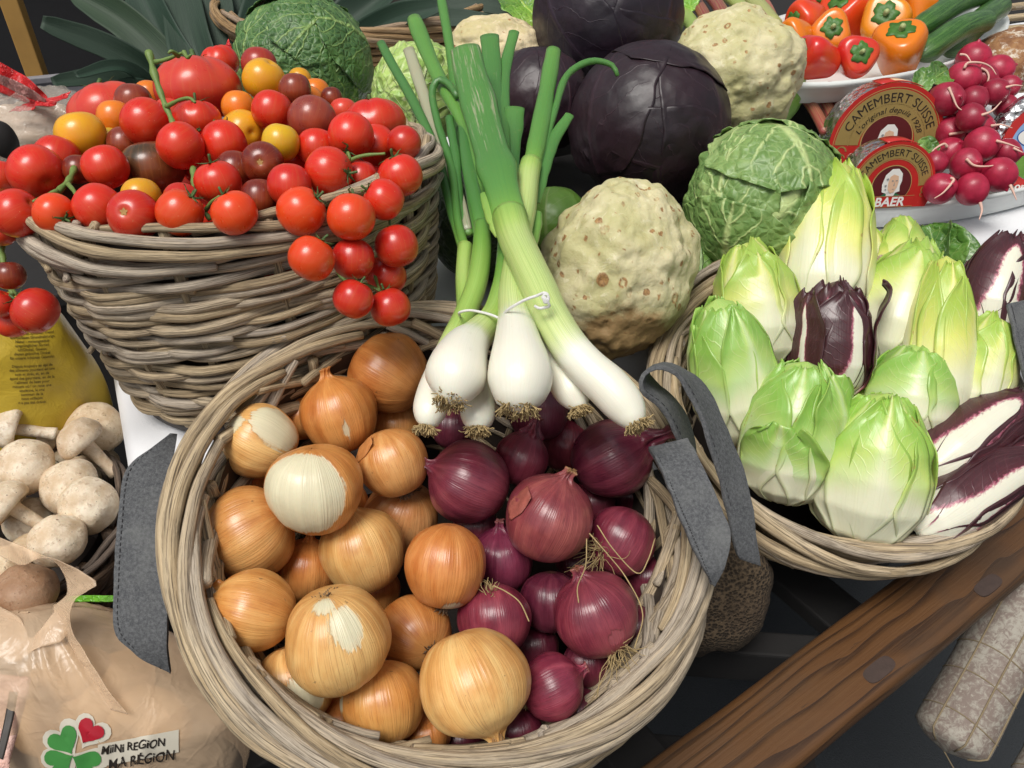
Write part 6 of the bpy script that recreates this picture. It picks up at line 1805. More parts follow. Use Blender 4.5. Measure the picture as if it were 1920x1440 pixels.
lump('bread_loaf', P(1915, 112, 1.32), (.10, .07, .05), rotz(.6), 3, M['bread'], 'floury brown loaf of bread at the right edge below the wicker', 'bread')
wb = thing('wicker_tray', P(1910, 60, 1.5), 'grey wicker tray behind the bread at the right edge', 'tray')
for k in range(9):
    p0 = P(1800, 20 + k * 9, 1.58); p1 = P(2040, -10 + k * 12, 1.50 + .01 * (k % 3))
    tube_obj('willow_rod', spline(np.array([p0, (p0 + p1) / 2 + [0, 0, .012 * ((k % 2) - .5)], p1]), 14), .006, M['wicker'], wb, 8, origin=np.array(wb.location), jitter=.1)
# ------------------------------------------------------------------ mushrooms in their brown basket
MBC, MBN = P(-10, 985, .75), nrm([.06, -.12, 1])
basket('wicker_basket', MBC, MBN, .108, .10, .085, 'dark brown wicker basket of mushrooms at the left edge', nrow=9, nst=16, rodr=.0034, slant=.012, brod=16, bspan=1.6, seed=41, mat='wicker_dark', rim_r=.0036,
       path=[(-.003, 0), (.003, .003), (.008, -.002), (.009, -.014), (.002, -.026)], liner=True, ndiag=10)
def m_mush():
    t = MT('mushroom', .6, Subsurface_Weight=.08, Subsurface_Scale=.005)
    o = t.obj()
    n = t.noise(o, 40, 5, .65); f = t.noise(o, 150, 4, .7)
    c = t.mix(t.smooth(n, .35, .66), (.55, .42, .28), (.78, .70, .57))
    c = t.mix(t.m('MULTIPLY', t.smooth(f, .52, .68), .5), c, (.27, .15, .06))
    sk = t.smooth(t.noise(o, 320, 2, .6), .68, .74)
    c = t.mix(t.m('MULTIPLY', sk, .7), c, (.10, .05, .025))
    t.set('Base Color', t.mix(1.0, c, t.ocol(), 'MULTIPLY'))
    t.bump(t.m('ADD', n, f), .45, .0018)
    return t.mat
M['mush'] = m_mush()
def mushroom(px, py, r, d, ax, label, stem=0.0, tint=(1, 1, 1), seed=0, squash=1.0):
    c = P(px, py, d); R = r * d / FPX
    A = frame(AX(*ax))
    o = thing('mushroom', c, label, 'mushroom', 'mushrooms in the brown basket', tint)
    prof = [(0, .74), (.35, .71), (.72, .52), (.95, .12), (1.0, -.14), (.93, -.34), (.80, -.42), (.66, -.36), (.45, -.22), (.28, -.14), (.02, -.12)]
    v, f, m = lathe_data(prof, 48, 44)
    v *= (1 + .06 * noise3(v * 1.5 + seed * 2.7) + .02 * noise3(v * 5 + seed))[:, None]
    v[:, 2] *= squash
    mesh_obj('cap', (v * R) @ A.T, f, M['mush'], o)
    if stem:
        rs = random.Random(seed)
        q = np.array([(0, 0, -.05), (.03, .02, -.55 * stem), (.08 * rs.uniform(-1, 1), .05, -1.25 * stem)]) * R
        rad = np.interp(np.linspace(0, 1, 16), [0, .2, .7, 1], [.40, .30, .25, .30]) * R
        tube_obj('stem', spline(q, 16) @ A.T, rad, M['mush'], o, 18, jitter=.12)
    return o
MU = [(18, 800, 42, 8, (-.95, -.25, .35), 'mushroom lying on its side at the top left, stem pointing right', 1.5, (1, 1, 1)), (148, 822, 44, 9, (-.6, -.75, .35), 'tilted mushroom with wrinkled cap and long stem pointing down right', 1.7, (.88, .82, .76)),
      (177, 802, 54, 5, (.2, -.6, .7), 'broad brownish mushroom cap at the back right', 0, (.92, .85, .75)), (78, 806, 46, 4, (-.1, -.5, .8), 'mushroom cap behind the side lying one', 0, (.95, .9, .82)),
      (46, 874, 54, 7, (-.1, -.5, .9), 'smooth pale mushroom cap in the left middle', 0, (1.05, 1.03, 1)), (72, 846, 46, 3, (.1, -.6, .7), 'mushroom cap just behind the smooth pale one', 0, (.95, .9, .85)), (163, 948, 54, 10, (.12, -.1, 1), 'round pale mushroom cap nearest the grey felt handle', 0, (1.06, 1.05, 1.02)),
      (128, 912, 54, 7, (-.1, -.4, .9), 'mushroom cap tucked behind the round pale one', 0, (1, .97, .92)), (10, 942, 46, 9, (-.8, -.65, .3), 'mushroom showing its stem at the left edge pointing down right', 1.9, (1.03, 1, .95)), (106, 1012, 52, 7, (0, -.45, .9), 'pale mushroom cap above the orange bag strap', 0, (1.06, 1.03, .98)),
      (52, 975, 46, 4, (0, -.5, .8), 'shaded mushroom cap beneath the left edge stem', 0, (.9, .88, .85)), (46, 1108, 60, 8, (.1, -.7, .6), 'brown skinned mushroom at the bottom above the bag', 0, (.52, .36, .27)), (2, 1062, 40, 7, (0, -.5, .8), 'mushroom cap cut by the left edge above the brown one', 0, (.95, .88, .75)),
      (104, 772, 24, 3, (.1, 1, .0), 'small upside down mushroom with its stem sticking up', 2.2, (.85, .75, .65)), (172, 872, 50, 4, (.2, -.6, .6), 'shaded mushroom cap below the tilted one', 0, (.85, .8, .72)), (58, 775, 34, 2, (0, -.7, .5), 'mushroom cap at the very back below the yellow bag', 0, (.9, .85, .75)), (60, 1040, 46, 3, (0, -.6, .8), 'shaded mushroom behind the orange plastic strap', 0, (.8, .72, .6)), (120, 860, 46, 1, (0, -.6, .8), 'shaded mushroom in the middle gap', 0, (.8, .75, .65))]
mi = [dict(px=a[0], py=a[1], r=a[2] * .9, layer=a[3], row=a, d=plane_d(a[0], a[1], MBC + MBN * .02, MBN)) for a in MU]
settle(mi, 80, .03, .06, .85)
for k, q in enumerate(mi):
    a = q['row']; mushroom(a[0], a[1], a[2], q['dd'], a[4], a[5], a[6], a[7], k + 1)

# ------------------------------------------------------------------ yellow bag with fine print
def m_film(name, col, rough=.28, alpha=1.0, crease=.5, scale=38, trans=0.0):
    t = MT(name, rough, Coat_Weight=.15, Coat_Roughness=.2)
    o = t.obj()
    n = t.noise(o, scale, 5, .6, .8)
    c = t.mix(t.smooth(n, .3, .7), tuple(x * .82 for x in col), col)
    t.set('Base Color', c)
    w = t.m('ABSOLUTE', t.m('SUBTRACT', t.noise(o, scale * .8, 4, .6, 1.4), .5))
    w2 = t.m('ABSOLUTE', t.m('SUBTRACT', t.noise(o, scale * 2.1, 3, .5, 1.0), .5))
    t.bump(t.m('ADD', t.m('MULTIPLY', t.smooth(w, .06, .0), 1.0), t.m('MULTIPLY', t.smooth(w2, .05, .0), .5)), crease, .003)
    if alpha < 1: t.set('Alpha', alpha)
    if trans: t.set('Transmission Weight', trans)
    return t.mat
M['yelfilm'] = m_film('yellow_bag', (.55, .39, .03), .5, 1.0, .10, 22)
M['print'] = flat_mat('brown_print', (.10, .075, .012), .5)
def bvh_of(o):
    me = o.data
    L = np.array(o.location)
    return BVHTree.FromPolygons([tuple(np.array(v.co) + L) for v in me.vertices], [tuple(p.vertices) for p in me.polygons])
def ray(px, py): return Vector(nrm(CF + CR * (px - 960) / FPX + CU * (720 - py) / FPX))
def stick(bvh, px, py, off):
    h = bvh.ray_cast(Vector(CAM), ray(px, py))
    if h[0] is None: return None
    nn = np.array(h[1]);
    if np.dot(nn, np.array(ray(px, py))) > 0: nn = -nn
    return np.array(h[0]) + nn * off
def decal(bvh, name, v2, faces, off, mat, parent):
    """print on a surface: 2-D outline in picture pixels dropped onto the surface"""
    pts = [stick(bvh, x, y, off) for x, y in v2]
    keep = [f for f in faces if all(pts[i] is not None for i in f)]
    if not keep: return None
    q_ = parent
    while q_.parent: q_ = q_.parent
    o0 = np.array(q_.location)
    vv = np.array([p - o0 if p is not None else (0, 0, 0) for p in pts])
    return mesh_obj(name, vv, keep, mat, parent, smooth=True)
yc = P(38, 690, .83)
prof = np.column_stack([[.001, .045, .058, .066, .066, .058, .050, .036, .001], [-.12, -.12, -.115, -.07, -.02, .03, .055, .07, .075], np.zeros(9)])
v, f, m = lathe_data(prof, 72, 60)
th = np.arctan2(v[:, 1], v[:, 0])
v[:, :2] *= (1 + .05 * np.sin(th * 3 + 1) + .02 * np.sin(th * 7 + v[:, 2] * 40))[:, None]
v += (fbm(v * 26, 3) * .0035)[:, None] * nrm([1, -1, .2])
ysack = mesh_obj('printed_bag', v, f, M['yelfilm'], None, yc)
tag(ysack, 'yellow printed flour bag standing behind the mushrooms', 'bag')
yb = bvh_of(ysack)
lines = ['Getreide aus ...', 'Dinkel ist gesund, das', 'und liegt im Sommer Trend', 'wertvollsten Grundnahrungs', 'Natur - vorausgesetzt', 'ursprünglicher Sorten', 'Ur/Dinkel. Gewiss', 'diesen gekochte Dinkel', 'für unsere schönen Gewohn', '', 'Depuis toujours en épi de', 'des aliments pourtant en une', 'soin et tirés, et, en de', 'épicé des gourmets, en de la', 'l aliment de base pour', 'mesure où l on note une', 'ancienne, le vrai', 'commun de la', 'nous utilisons', 'n a pas été croisé']
TL = [4] * 20
for k, s in enumerate(lines):
    if not s: continue
    v2, ff = text_mesh(s, 7.2, 0, .12)
    if len(v2) == 0: continue
    w = v2[:, 0].max() - v2[:, 0].min()
    sc = min(1.0, 122 / w)
    x = v2[:, 0] * 1.0 + 60
    y = 612 + k * 7.6 - v2[:, 1] - (x - 60) * .05 - ((x - 60) / 60) ** 2 * 2
    decal(yb, 'fine_print', np.stack([x, y], 1), ff, .0006, M['print'], ysack)

# ------------------------------------------------------------------ orange plastic bag with clover print, front left
M['orfilm'] = m_film('orange_film', (.90, .66, .44), .26, .50, .14, 12)
M['orfilm2'] = m_film('orange_film_strip', (.90, .66, .44), .22, .40, .2, 20)
M['cellophane'] = m_film('clear_film', (.66, .60, .52), .12, .38, .5, 40)
M['greenfilm'] = m_film('green_film', (.14, .42, .03), .3)
M['pinkpaper'] = m_film('pink_label', (.74, .44, .36), .5)
M['clover'] = flat_mat('clover_green_print', (.06, .26, .06), .35, .2, .2, 90); M['heart'] = flat_mat('heart_red_print', (.42, .015, .03), .3, .15, .2, 90)
M['logo_white'] = flat_mat('milky_white_print', (.62, .58, .48), .35, .08)
bc_ = P(165, 1345, .70)
BG = np.stack([nrm(CR * 1.0), nrm(CU * .92 - CF * .38), np.array([0, 0, 0])], 1); BG[:, 1] = nrm(BG[:, 1] - BG[:, 0] * np.dot(BG[:, 1], BG[:, 0])); BG[:, 2] = np.cross(BG[:, 0], BG[:, 1])
n = 150
a = np.linspace(0, 2 * math.pi, n, endpoint=False); hgt = np.linspace(-1, 1, 100)
A, H = np.meshgrid(a, hgt)
e = .62
def spw(x, p): return np.sign(x) * np.abs(x) ** p
flat_ = np.sqrt(np.clip(1 - np.abs(H) ** 3.2, 0.0002, 1))
x = spw(np.cos(A), e) * flat_ ** .6 * .135 * (1 - .55 * sstep(.1, 1.0, H)) - .03 * sstep(.1, 1.0, H); z = spw(np.sin(A), .8) * flat_ * .055; y = H * .112
v = np.stack([x, y, z], -1).reshape(-1, 3)
cre = fbm(v * [14, 9, 14] + 3, 3); rid = 1 - np.abs(noise3(v * [19, 9, 14] + 9)) * 2
nr = np.stack([np.cos(A) * .4, 0 * A, np.sin(A)], -1).reshape(-1, 3)
px_, py_ = v[:, 0] + .02, .125 - v[:, 1]
phi = np.arctan2(px_, py_); dist = np.hypot(px_, py_)
fold = np.abs(((phi * 4.2 + .5 * noise3(v * 12)) % 1) - .5) * 2
v = v + nr * ((1 - fold) ** 3 * .009 * np.exp(-dist / .10) * sstep(.01, .04, dist))[:, None]
v = v + nr * (cre * .0034 + np.clip(rid, 0, 1) ** 4 * .0035)[:, None]
obag = mesh_obj('plastic_bag', v @ BG.T, grid_faces(n, 100, True), M['orfilm'], None, bc_)
tag(obag, 'crumpled orange plastic bag with clover print at the lower left', 'bag')
ob_b = bvh_of(obag)
def heart2(cx, cy, s, rot, n=26, rings=4):
    t = np.linspace(0, 2 * math.pi, n, endpoint=False)
    hx = 16 * np.sin(t) ** 3; hy = 13 * np.cos(t) - 5 * np.cos(2 * t) - 2 * np.cos(3 * t) - np.cos(4 * t)
    p = np.stack([hx, -hy - 0], 1) / 17 * s           # tip down (+y)
    c, s_ = math.cos(rot), math.sin(rot)
    p = p @ np.array([[c, s_], [-s_, c]])
    vv = [np.array([[cx, cy]])] + [np.array([cx, cy]) + p * (k / rings) for k in range(1, rings + 1)]
    V = np.vstack(vv)
    F_ = [(0, 1 + i, 1 + (i + 1) % n) for i in range(n)]
    for k in range(rings - 1):
        b0, b1 = 1 + k * n, 1 + (k + 1) * n
        F_ += [(b0 + i, b1 + i, b1 + (i + 1) % n, b0 + (i + 1) % n) for i in range(n)]
    return V, F_
def densegrid(poly_fn, nx, ny):
    s, t = np.meshgrid(np.linspace(0, 1, nx), np.linspace(0, 1, ny))
    return poly_fn(s, t).reshape(-1, 2), [tuple(q) for q in grid_faces(nx, ny, False)]
O1, O2 = .0009, .0015
for (cx, cy, s, r) in ((120, 1382, 40, -.60), (172, 1370, 38, .5), (115, 1432, 42, -2.1), (170, 1432, 42, 2.1)):
    V, F_ = heart2(cx, cy, s, r); decal(ob_b, 'clover_halo', V, F_, O1, M['logo_white'], obag)
V, F_ = densegrid(lambda s, t: np.stack([185 + s * 150, 1395 + t * 42 - s * 28 + 0 * s], -1), 24, 8); tpan = decal(ob_b, 'text_panel', V, F_, O1, M['logo_white'], obag)
for (cx, cy, s, r) in ((121, 1386, 31, -.55), (112, 1428, 31, -2.05), (164, 1430, 31, 2.05)):
    V, F_ = heart2(cx, cy, s, r); decal(ob_b, 'clover_leaf', V, F_, O2, M['clover'], obag)
V, F_ = heart2(170, 1369, 27, .55); decal(ob_b, 'red_heart', V, F_, O2 + .0003, M['heart'], obag)
for (s, x0, y0, size, rot) in (('MiiNi REGiON', 250, 1404, 21, -.13), ('MA RÉGiON', 266, 1430, 25, -.15)):
    v2, ff = text_mesh(s, size, .22, .45)
    v2 = v2 * [.93, 1]
    rs = np.random.default_rng(3)
    xr, yr = v2[:, 0], -v2[:, 1]
    yr = yr + 1.4 * np.sin(xr * .22)
    c, s_ = math.cos(rot), math.sin(rot)
    decal(ob_b, 'lettering', np.stack([x0 + xr * c - yr * s_, y0 + xr * s_ + yr * c], 1), ff, O2, M['ink'], tpan)
# green edge strip of the bag behind and the clear wrapped loaf on the left
def strip(name, left, right, mat, label, cat, n=60, w=14, amp=.002, seed=0, parent=None, freq=40):
    l = spline(np.array([P(*q) for q in left]), n); r = spline(np.array([P(*q) for q in right]), n)
    s = np.linspace(0, 1, w)
    v = l[:, None] * (1 - s)[None, :, None] + r[:, None] * s[None, :, None]
    v = v + (fbm(v * freq + seed, 3) * amp)[..., None] * -CF
    o0 = l[0]
    o = mesh_obj(name, v.reshape(-1, 3) - (o0 if parent is None else np.array(parent.location)), grid_faces(w, n, False), mat, parent, o0 if parent is None else None, thick=.0006)
    if label: tag(o, label, cat)
    return o
strip('bag_handle', [(-10, 1005, .665), (60, 1032, .655), (110, 1058, .65), (128, 1108, .645), (112, 1128, .642), (100, 1140, .645), (118, 1180, .645), (160, 1260, .64), (205, 1330, .635)],
      [(-10, 1038, .668), (40, 1060, .66), (90, 1045, .64), (182, 1088, .635), (165, 1108, .632), (140, 1128, .632), (135, 1180, .635), (190, 1270, .632), (240, 1340, .632)], M['orfilm2'], None, None, amp=.0022, seed=4, parent=obag)
strip('bag_fold', [(-10, 1130, .66), (40, 1160, .65), (60, 1195, .645), (100, 1150, .645), (125, 1130, .645)], [(-10, 1230, .65), (30, 1240, .64), (70, 1215, .636), (110, 1205, .636), (125, 1190, .64)], M['orfilm2'], None, None, amp=.0022, seed=9, parent=obag)
strip('bag_band', [(5, 1162, .70), (60, 1138, .705), (160, 1128, .70), (300, 1130, .69), (420, 1140, .68)], [(10, 1150, .70), (60, 1128, .705), (160, 1116, .70), (300, 1118, .69), (420, 1125, .68)], M['greenfilm'], 'bright green rim strip of a bag below the mushrooms', 'bag', w=6)
V_ = P(20, 1235, .70)
lump('clear_bag', P(40, 1225, .725), (.075, .05, .045), None, 11, M['cellophane'], 'clear bubbly wrapped loaf behind the orange bag', 'bag', .10, 70, freq=3.0)
plabel = strip('paper_label', [(-30, 1262, .645), (-30, 1330, .635), (-30, 1440, .62), (-30, 1500, .61)], [(58, 1270, .652), (45, 1330, .64), (22, 1420, .628), (10, 1500, .62)], M['pinkpaper'], 'pale pink paper label with dark bar at the left edge', 'label', amp=.002)
strip('paper_bar', [(18, 1296, .6335), (8, 1350, .626), (-8, 1420, .616)], [(34, 1298, .6345), (24, 1352, .627), (6, 1425, .617)], M['ink'], None, None, amp=.0005, w=5, parent=plabel)
POT = flat_mat('potato_skin', (.55, .33, .15), .8, .4, .5, 120)
for k, (px, py, d, r) in enumerate(((130, 1265, .70, .032), (205, 1300, .71, .036), (90, 1330, .71, .036), (280, 1350, .70, .034), (180, 1390, .70, .036))):
    lump('potato', P(px, py, d), (r * 1.2, r * .8, r * .85), rotz(k * .9), 60 + k, POT, ['tan potato inside the orange bag near its neck', 'tan potato inside the orange bag behind the heart print', 'tan potato inside the orange bag at the left', 'tan potato inside the orange bag behind the lettering', 'tan potato at the bottom of the orange bag'][k], 'potato', .06, 40, group='potatoes in the orange bag')
crate_c = P(140, 1360, .80)
box_obj('wooden_tray', [crate_c[0] - .02, crate_c[1] + .0, .755], (.60, .34, .02), BR, M['slat'])
tag(bpy.data.objects['wooden_tray'], 'dark board under the orange bag and mushroom basket', 'board')

# ------------------------------------------------------------------ burlap sack and salami
bs = lump('burlap_sack', P(1335, 1110, .80), (.058, .05, .072), rotz(.4), 8, M['burlap'], 'brown burlap sack between the two front baskets', 'sack', .10, 70)
def m_salami():
    t = MT('salami_casing', .7)
    mer = t.attr('mer'); o = t.obj()
    n = t.noise(o, 130, 5, .75, .6); b = t.noise(o, 15, 3, .6)
    c = t.mix(t.smooth(t.m('ADD', n, t.m('MULTIPLY', t.m('SUBTRACT', b, .5), .4)), .40, .62), (.20, .155, .13), (.34, .315, .265))
    c = t.mix(t.smooth(t.noise(o, 260, 3), .58, .72), c, (.34, .31, .26))
    t.set('Base Color', c); t.bump(n, .6, .002)
    return t.mat
M['salami'] = m_salami(); M['cord'] = flat_mat('tan_cord', (.22, .17, .10), .9)
def salami(p0, p1, r, label, group='salamis below the beam'):
    a, b = P(*p0), P(*p1); q = spline(np.array([a, (a + b) / 2, b]), 40); u = np.linspace(0, 1, 40)
    R = r * p1[2] / FPX
    rad = R * np.sqrt(np.clip(np.minimum(u, 1 - u) * 14, .02, 1)) * (1 + .02 * np.sin(u * 9))
    rad = np.where(u < .5, np.maximum(rad, R * .5), rad)
    v, f, m = tube_data(q, rad, 40)
    v = v + (fbm(v * 30, 3) * .0015)[:, None]
    o = mesh_obj('salami', v - a, f, M['salami'], None, a, {'mer': m}); tag(o, label, 'salami', group)
    T_ = nrm(b - a); X_ = nrm(np.cross(T_, CF)); Y_ = np.cross(X_, T_); Y_ = Y_ if np.dot(Y_, CF) < 0 else -Y_
    for an in (-1.1, -.25, .6, 1.4):
        d = X_ * math.sin(an) + Y_ * math.cos(an)
        w = np.clip(np.arange(40), 0, 39)
        tube_obj('cord', (q + d * (rad * 1.01)[:, None])[1:-1], .0010, M['cord'], o, 6, origin=a)
    for s in (.45, .62, .8):
        k = int(s * 40); an = np.linspace(0, 2 * math.pi, 30)
        ring = q[k] + (np.cos(an)[:, None] * X_ + np.sin(an)[:, None] * Y_) * rad[k] * 1.012 + np.sin(an * 2)[:, None] * T_ * .004
        tube_obj('cord', ring, .0007, M['cord'], o, 5, origin=a, cap=False)
    tube_obj('string_end', spline(np.array([b, b + [.02, -.01, -.03], b + [.035, 0, -.05], b + [.03, .01, -.09]]), 14), .0008, M['cord'], o, 5, origin=a)
    return o
salami((1945, 1085, .90), (1770, 1408, .88), 66, 'mottled white salami hanging below the wooden beam')
salami((2040, 1300, .95), (1935, 1500, .92), 50, 'second salami barely showing in the lower right corner')

# ------------------------------------------------------------------ leeks in the tan basket at the back
basket('wicker_basket', [-.30, 1.66, 1.140], [0.0, .0, 1], .25, .165, .21, 'tan wicker basket of leeks at the back', nrow=20, nst=22, rodr=.0042, slant=.02, brod=24, bspan=1.4, seed=51, mat='wicker_tan', rim_r=.0055,
       path=[(-.002, .002), (.006, .004), (.012, -.004), (.012, -.016), (.002, -.030)], ndiag=8)
def m_leek():
    t = MT('leek_leaf', .62)
    u, v, w = t.sep(t.attr('luv'))[:3]; o = t.obj()
    ln = t.noise(t.vscale(t.attr('luv'), (9, .5, 1)), 3.0, 3, .6)
    c = t.mix(t.smooth(ln, .35, .7), (.006, .024, .013), (.018, .046, .026))
    c = t.mix(t.m('MULTIPLY', t.smooth(t.noise(o, 9, 4, .6), .5, .75), .5), c, (.026, .050, .034))
    yl = t.m('MULTIPLY', t.smooth(t.m('ADD', t.m('MULTIPLY', t.m('SUBTRACT', t.noise(o, 10, 3), .5), .6), v), .72, 1.0), t.sep(t.ocol())[2])
    c = t.mix(1.0, c, t.mix(.0, t.ocol(), (1, 1, 1)), 'MULTIPLY')
    t.set('Base Color', c); t.bump(ln, .4, .0015)
    return t.mat
M['leek'] = m_leek()
def leek_leaf(parent, base, tip, w, fold, seed, mid=None, tint=(1, 1, 1)):
    b, tt = P(*base), P(*tip)
    m_ = P(*mid) if mid else (b + tt) / 2 + np.array([0, 0, .03])
    n, k = 40, 15
    q = spline(np.array([b, m_, tt]), n)
    T_ = np.gradient(q, axis=0); T_ /= np.linalg.norm(T_, axis=1, keepdims=True)
    S_ = np.cross(T_, -CF); S_ /= np.linalg.norm(S_, axis=1, keepdims=True); N_ = np.cross(S_, T_)
    s = np.linspace(-1, 1, k); vv = np.linspace(0, 1, n)
    ww = 1.2 * w * tip[2] / FPX / 2 * np.interp(vv, [0, .3, .75, .93, 1], [.8, 1, .95, .7, .45])
    x = ww[:, None] * s[None] * (1 - .12 * fold * np.abs(s)); z = ww[:, None] * fold * (np.abs(s)[None] ** 1.3) * (.6 + .4 * np.sin(vv * 5 + seed))[:, None]
    v = q[:, None] + x[..., None] * S_[:, None] + z[..., None] * N_[:, None] * (1 if seed % 3 else -1)
    luv = np.stack([np.broadcast_to(s, (n, k)), np.broadcast_to(vv[:, None], (n, k)), np.full((n, k), seed)], -1)
    mesh_obj('leaf', v.reshape(-1, 3) - np.array(parent.location), grid_faces(k, n, False), M['leek'], parent, None, {'luv': luv.reshape(-1, 3)}, thick=.0012, color=tint)
LEEKS = [('leek whose folded leaves reach furthest left above the tomatoes', [((350, 190, 1.42), (78, 42, 1.30), 46, .9, 1, (225, 100, 1.36)), ((330, 200, 1.42), (98, 155, 1.28), 34, .5, 2, (210, 148, 1.34)), ((330, 200, 1.40), (142, 142, 1.26), 24, .5, 4, (240, 128, 1.32)), ((360, 210, 1.42), (160, 185, 1.3), 30, .5, 5, (260, 165, 1.34))]),
         ('leek with a yellowing leaf edge beside the leftmost leek', [((370, 180, 1.44), (140, -14, 1.45), 56, .5, 4, (250, 55, 1.44)), ((380, 190, 1.43), (255, -30, 1.50), 70, .6, 5, (315, 90, 1.46))]),
         ('broad dark leek in the middle of the sheaf', [((400, 190, 1.42), (330, -40, 1.5), 72, .6, 7, (360, 80, 1.44)), ((430, 190, 1.42), (400, -40, 1.5), 66, .6, 8, (410, 80, 1.45)), ((450, 180, 1.44), (450, -40, 1.52), 60, .5, 10, (445, 70, 1.48))]),
         ('leek leaning right behind the dark savoy cabbage', [((470, 190, 1.44), (520, -40, 1.5), 74, .6, 11, (490, 70, 1.47)), ((480, 190, 1.44), (600, -40, 1.5), 80, .6, 13, (535, 60, 1.47)), ((500, 190, 1.46), (680, -40, 1.54), 80, .6, 14, (590, 60, 1.5))]),
         ('leek whose leaves droop over the tan basket rim to the right', [((520, 160, 1.5), (745, -30, 1.52), 66, .6, 16, (640, 50, 1.5)), ((560, 140, 1.5), (825, 12, 1.33), 46, .5, 17, (720, 45, 1.38)), ((600, 120, 1.5), (930, 38, 1.36), 34, .5, 19, (800, 40, 1.40)), ((640, 100, 1.52), (1000, 25, 1.46), 40, .4, 20, (850, 5, 1.46))])]
for k, (lab, lv) in enumerate(LEEKS):
    base = np.array([-.42 + .07 * k, 1.62, .995])
    t = thing('leek', base, lab, 'leek', 'leeks in the tan basket')
    tube_obj('shaft', spline(np.array([base, base + [.0, -.02, .08], P(*lv[0][0])]), 16), np.full(16, .022), M['leek'], t, 18, origin=base, attrs=None)
    for (b, tp, w, fo, sd, md) in lv:
        leek_leaf(t, b, tp, w, fo, sd, md, (1.0 + .12 * math.sin(sd), 1.0, .95) if k != 1 or sd != 4 else (1.25, 1.15, .75))

# ------------------------------------------------------------------ clear bag with red tie at the left, red plastic behind the tomatoes
M['redfilm'] = m_film('red_film', (.70, .022, .025), .25, .95, .5, 60)
M['pinkfilm'] = m_film('pale_red_film', (.62, .30, .27), .2, .8, 1.0, 90)
rb_ = lump('tied_bag', P(75, 245, 1.02), (.085, .06, .05), None, 17, M['cellophane'], 'clear plastic bag with a red twisted neck at the left edge', 'bag', .16, 90, freq=3.0)
lump('dried_goods', P(70, 252, 1.04), (.07, .045, .04), None, 23, flat_mat('dried_goods', (.62, .47, .34), .7, .4, .5, 90), 'beige dried goods inside the red tied clear bag', 'food', .14, 50, freq=4)
strip('bag_neck', [(-20, 108, .98), (30, 132, .97), (66, 158, .965), (88, 186, .965)], [(-20, 165, 1.0), (15, 178, .985), (50, 190, .975), (90, 192, .968)], M['redfilm'], None, None, amp=.012, seed=2, parent=rb_, freq=35)
strip('bag_neck', [(-20, 135, .965), (25, 150, .957), (60, 168, .955), (92, 190, .958)], [(-20, 148, .97), (15, 165, .962), (45, 180, .96), (90, 196, .96)], M['pinkfilm'], None, None, amp=.010, seed=5, parent=rb_, freq=45)
strip('bag_collar', [(30, 205, .985), (60, 186, .965), (95, 184, .96), (135, 172, .97)], [(20, 212, .985), (62, 204, .96), (95, 200, .955), (125, 184, .965)], M['redfilm'], None, None, amp=.010, seed=7, parent=rb_, freq=45)
strip('red_wrapper', [(360, 130, 1.05), (395, 105, 1.04), (420, 92, 1.03), (432, 76, 1.03)], [(380, 150, 1.05), (415, 140, 1.04), (440, 115, 1.03), (437, 92, 1.03)], M['redfilm'], 'pointed red plastic wrapper behind the beefsteak tomato', 'wrapper', amp=.008, seed=9)
lump('black_pot', P(5, 262, .92), (.016, .015, .022), None, 5, M['slat'], 'black rounded pot at the left edge above the tomatoes', 'pot', .03, 30)  # small black shape, not identified

dc = P(-30, 520, 1.06)  # added dark box, stands in for the darkness left of the tomato basket
dbx = thing('dark_crate', [dc[0], dc[1], 0], 'dark crate in shade behind the left hanging truss', 'crate')
box_obj('crate_body', np.array([dc[0] - .12, dc[1] + .05, .47]), (.42, .34, .94), TR, M['slat'], dbx)
box_obj('crate_lip', np.array([dc[0] - .12, dc[1] + .05, .945]), (.44, .36, .02), TR, M['slat'], dbx)
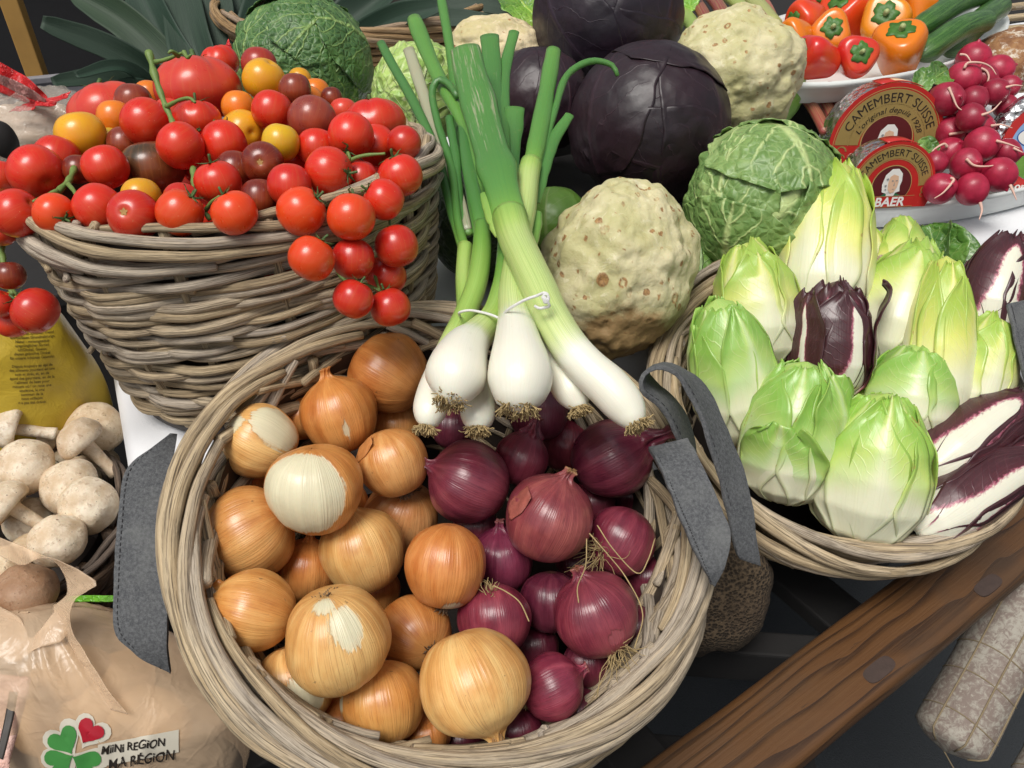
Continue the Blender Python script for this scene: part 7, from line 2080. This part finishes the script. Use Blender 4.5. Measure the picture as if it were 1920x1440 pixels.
# ------------------------------------------------------------------ the stall behind
M['black'] = flat_mat('black_cloth', (.010, .010, .012), .9, .3)
bs_ = thing('market_stall', [-.6, 3.4, 0], 'dark stall with black cloth far behind the leeks', 'stall')
box_obj('counter', np.array([-.4, 3.35, .55]), (5.0, .9, 1.10), None, M['black'], bs_)  # solid black box paints in the dark below the far stall
box_obj('counter_edge', np.array([-.4, 2.88, 1.02]), (5.0, .03, .05), None, M['slat'], bs_)
pp = P(45, 70, 2.35)
pt = thing('wooden_post', [pp[0], pp[1], 0], 'yellow brown wooden post at the upper left', 'post')
box_obj('shaft', np.array([pp[0], pp[1], .75]), (.05, .05, 1.5), rotz(.2), M['postwood'], pt)
box_obj('foot', np.array([pp[0], pp[1], .015]), (.12, .12, .03), rotz(.2), M['postwood'], pt)
M['greyplastic'] = flat_mat('grey_plastic', (.22, .215, .23), .5, .15)
def crate(c, sx, sy, sz, rot, label):
    c = np.asarray(c, float); R_ = rotz(rot)
    t = thing('plastic_crate', c, label, 'crate', 'grey ribbed crates behind the stall')
    for s in (-1, 1):
        box_obj('side_wall', c + R_ @ np.array([0, s * sy / 2, sz / 2]), (sx, .01, sz), R_, M['greyplastic'], t)
        box_obj('end_wall', c + R_ @ np.array([s * sx / 2, 0, sz / 2]), (.01, sy, sz), R_, M['greyplastic'], t)
        box_obj('top_rail', c + R_ @ np.array([0, s * sy / 2, sz]), (sx + .02, .025, .018), R_, M['greyplastic'], t)
    for k in range(9):
        box_obj('rib', c + R_ @ np.array([(k - 4) * sx / 9.5, -sy / 2 - .006, sz / 2]), (.012, .012, sz * .9), R_, M['slat'], t)
    box_obj('bottom', c + R_ @ np.array([0, 0, .01]), (sx, sy, .012), R_, M['greyplastic'], t)
stand = thing('crate_stand', [-1.15, 2.2, 0], 'grey stand carrying the ribbed crates', 'stand')
box_obj('stand_block', np.array([-1.15, 2.2, .27]), (1.2, .5, .54), None, M['greyplastic'], stand)
box_obj('stand_foot', np.array([-1.15, 2.2, -.0 + .02]), (1.24, .54, .03), None, M['slat'], stand)
crate([-1.27, 2.16, .545], .36, .30, .24, .35, 'grey ribbed plastic crate next to the wooden post')
crate([-.88, 2.22, .545], .36, .30, .20, .1, 'grey ribbed plastic crate behind the leftmost leek leaf')
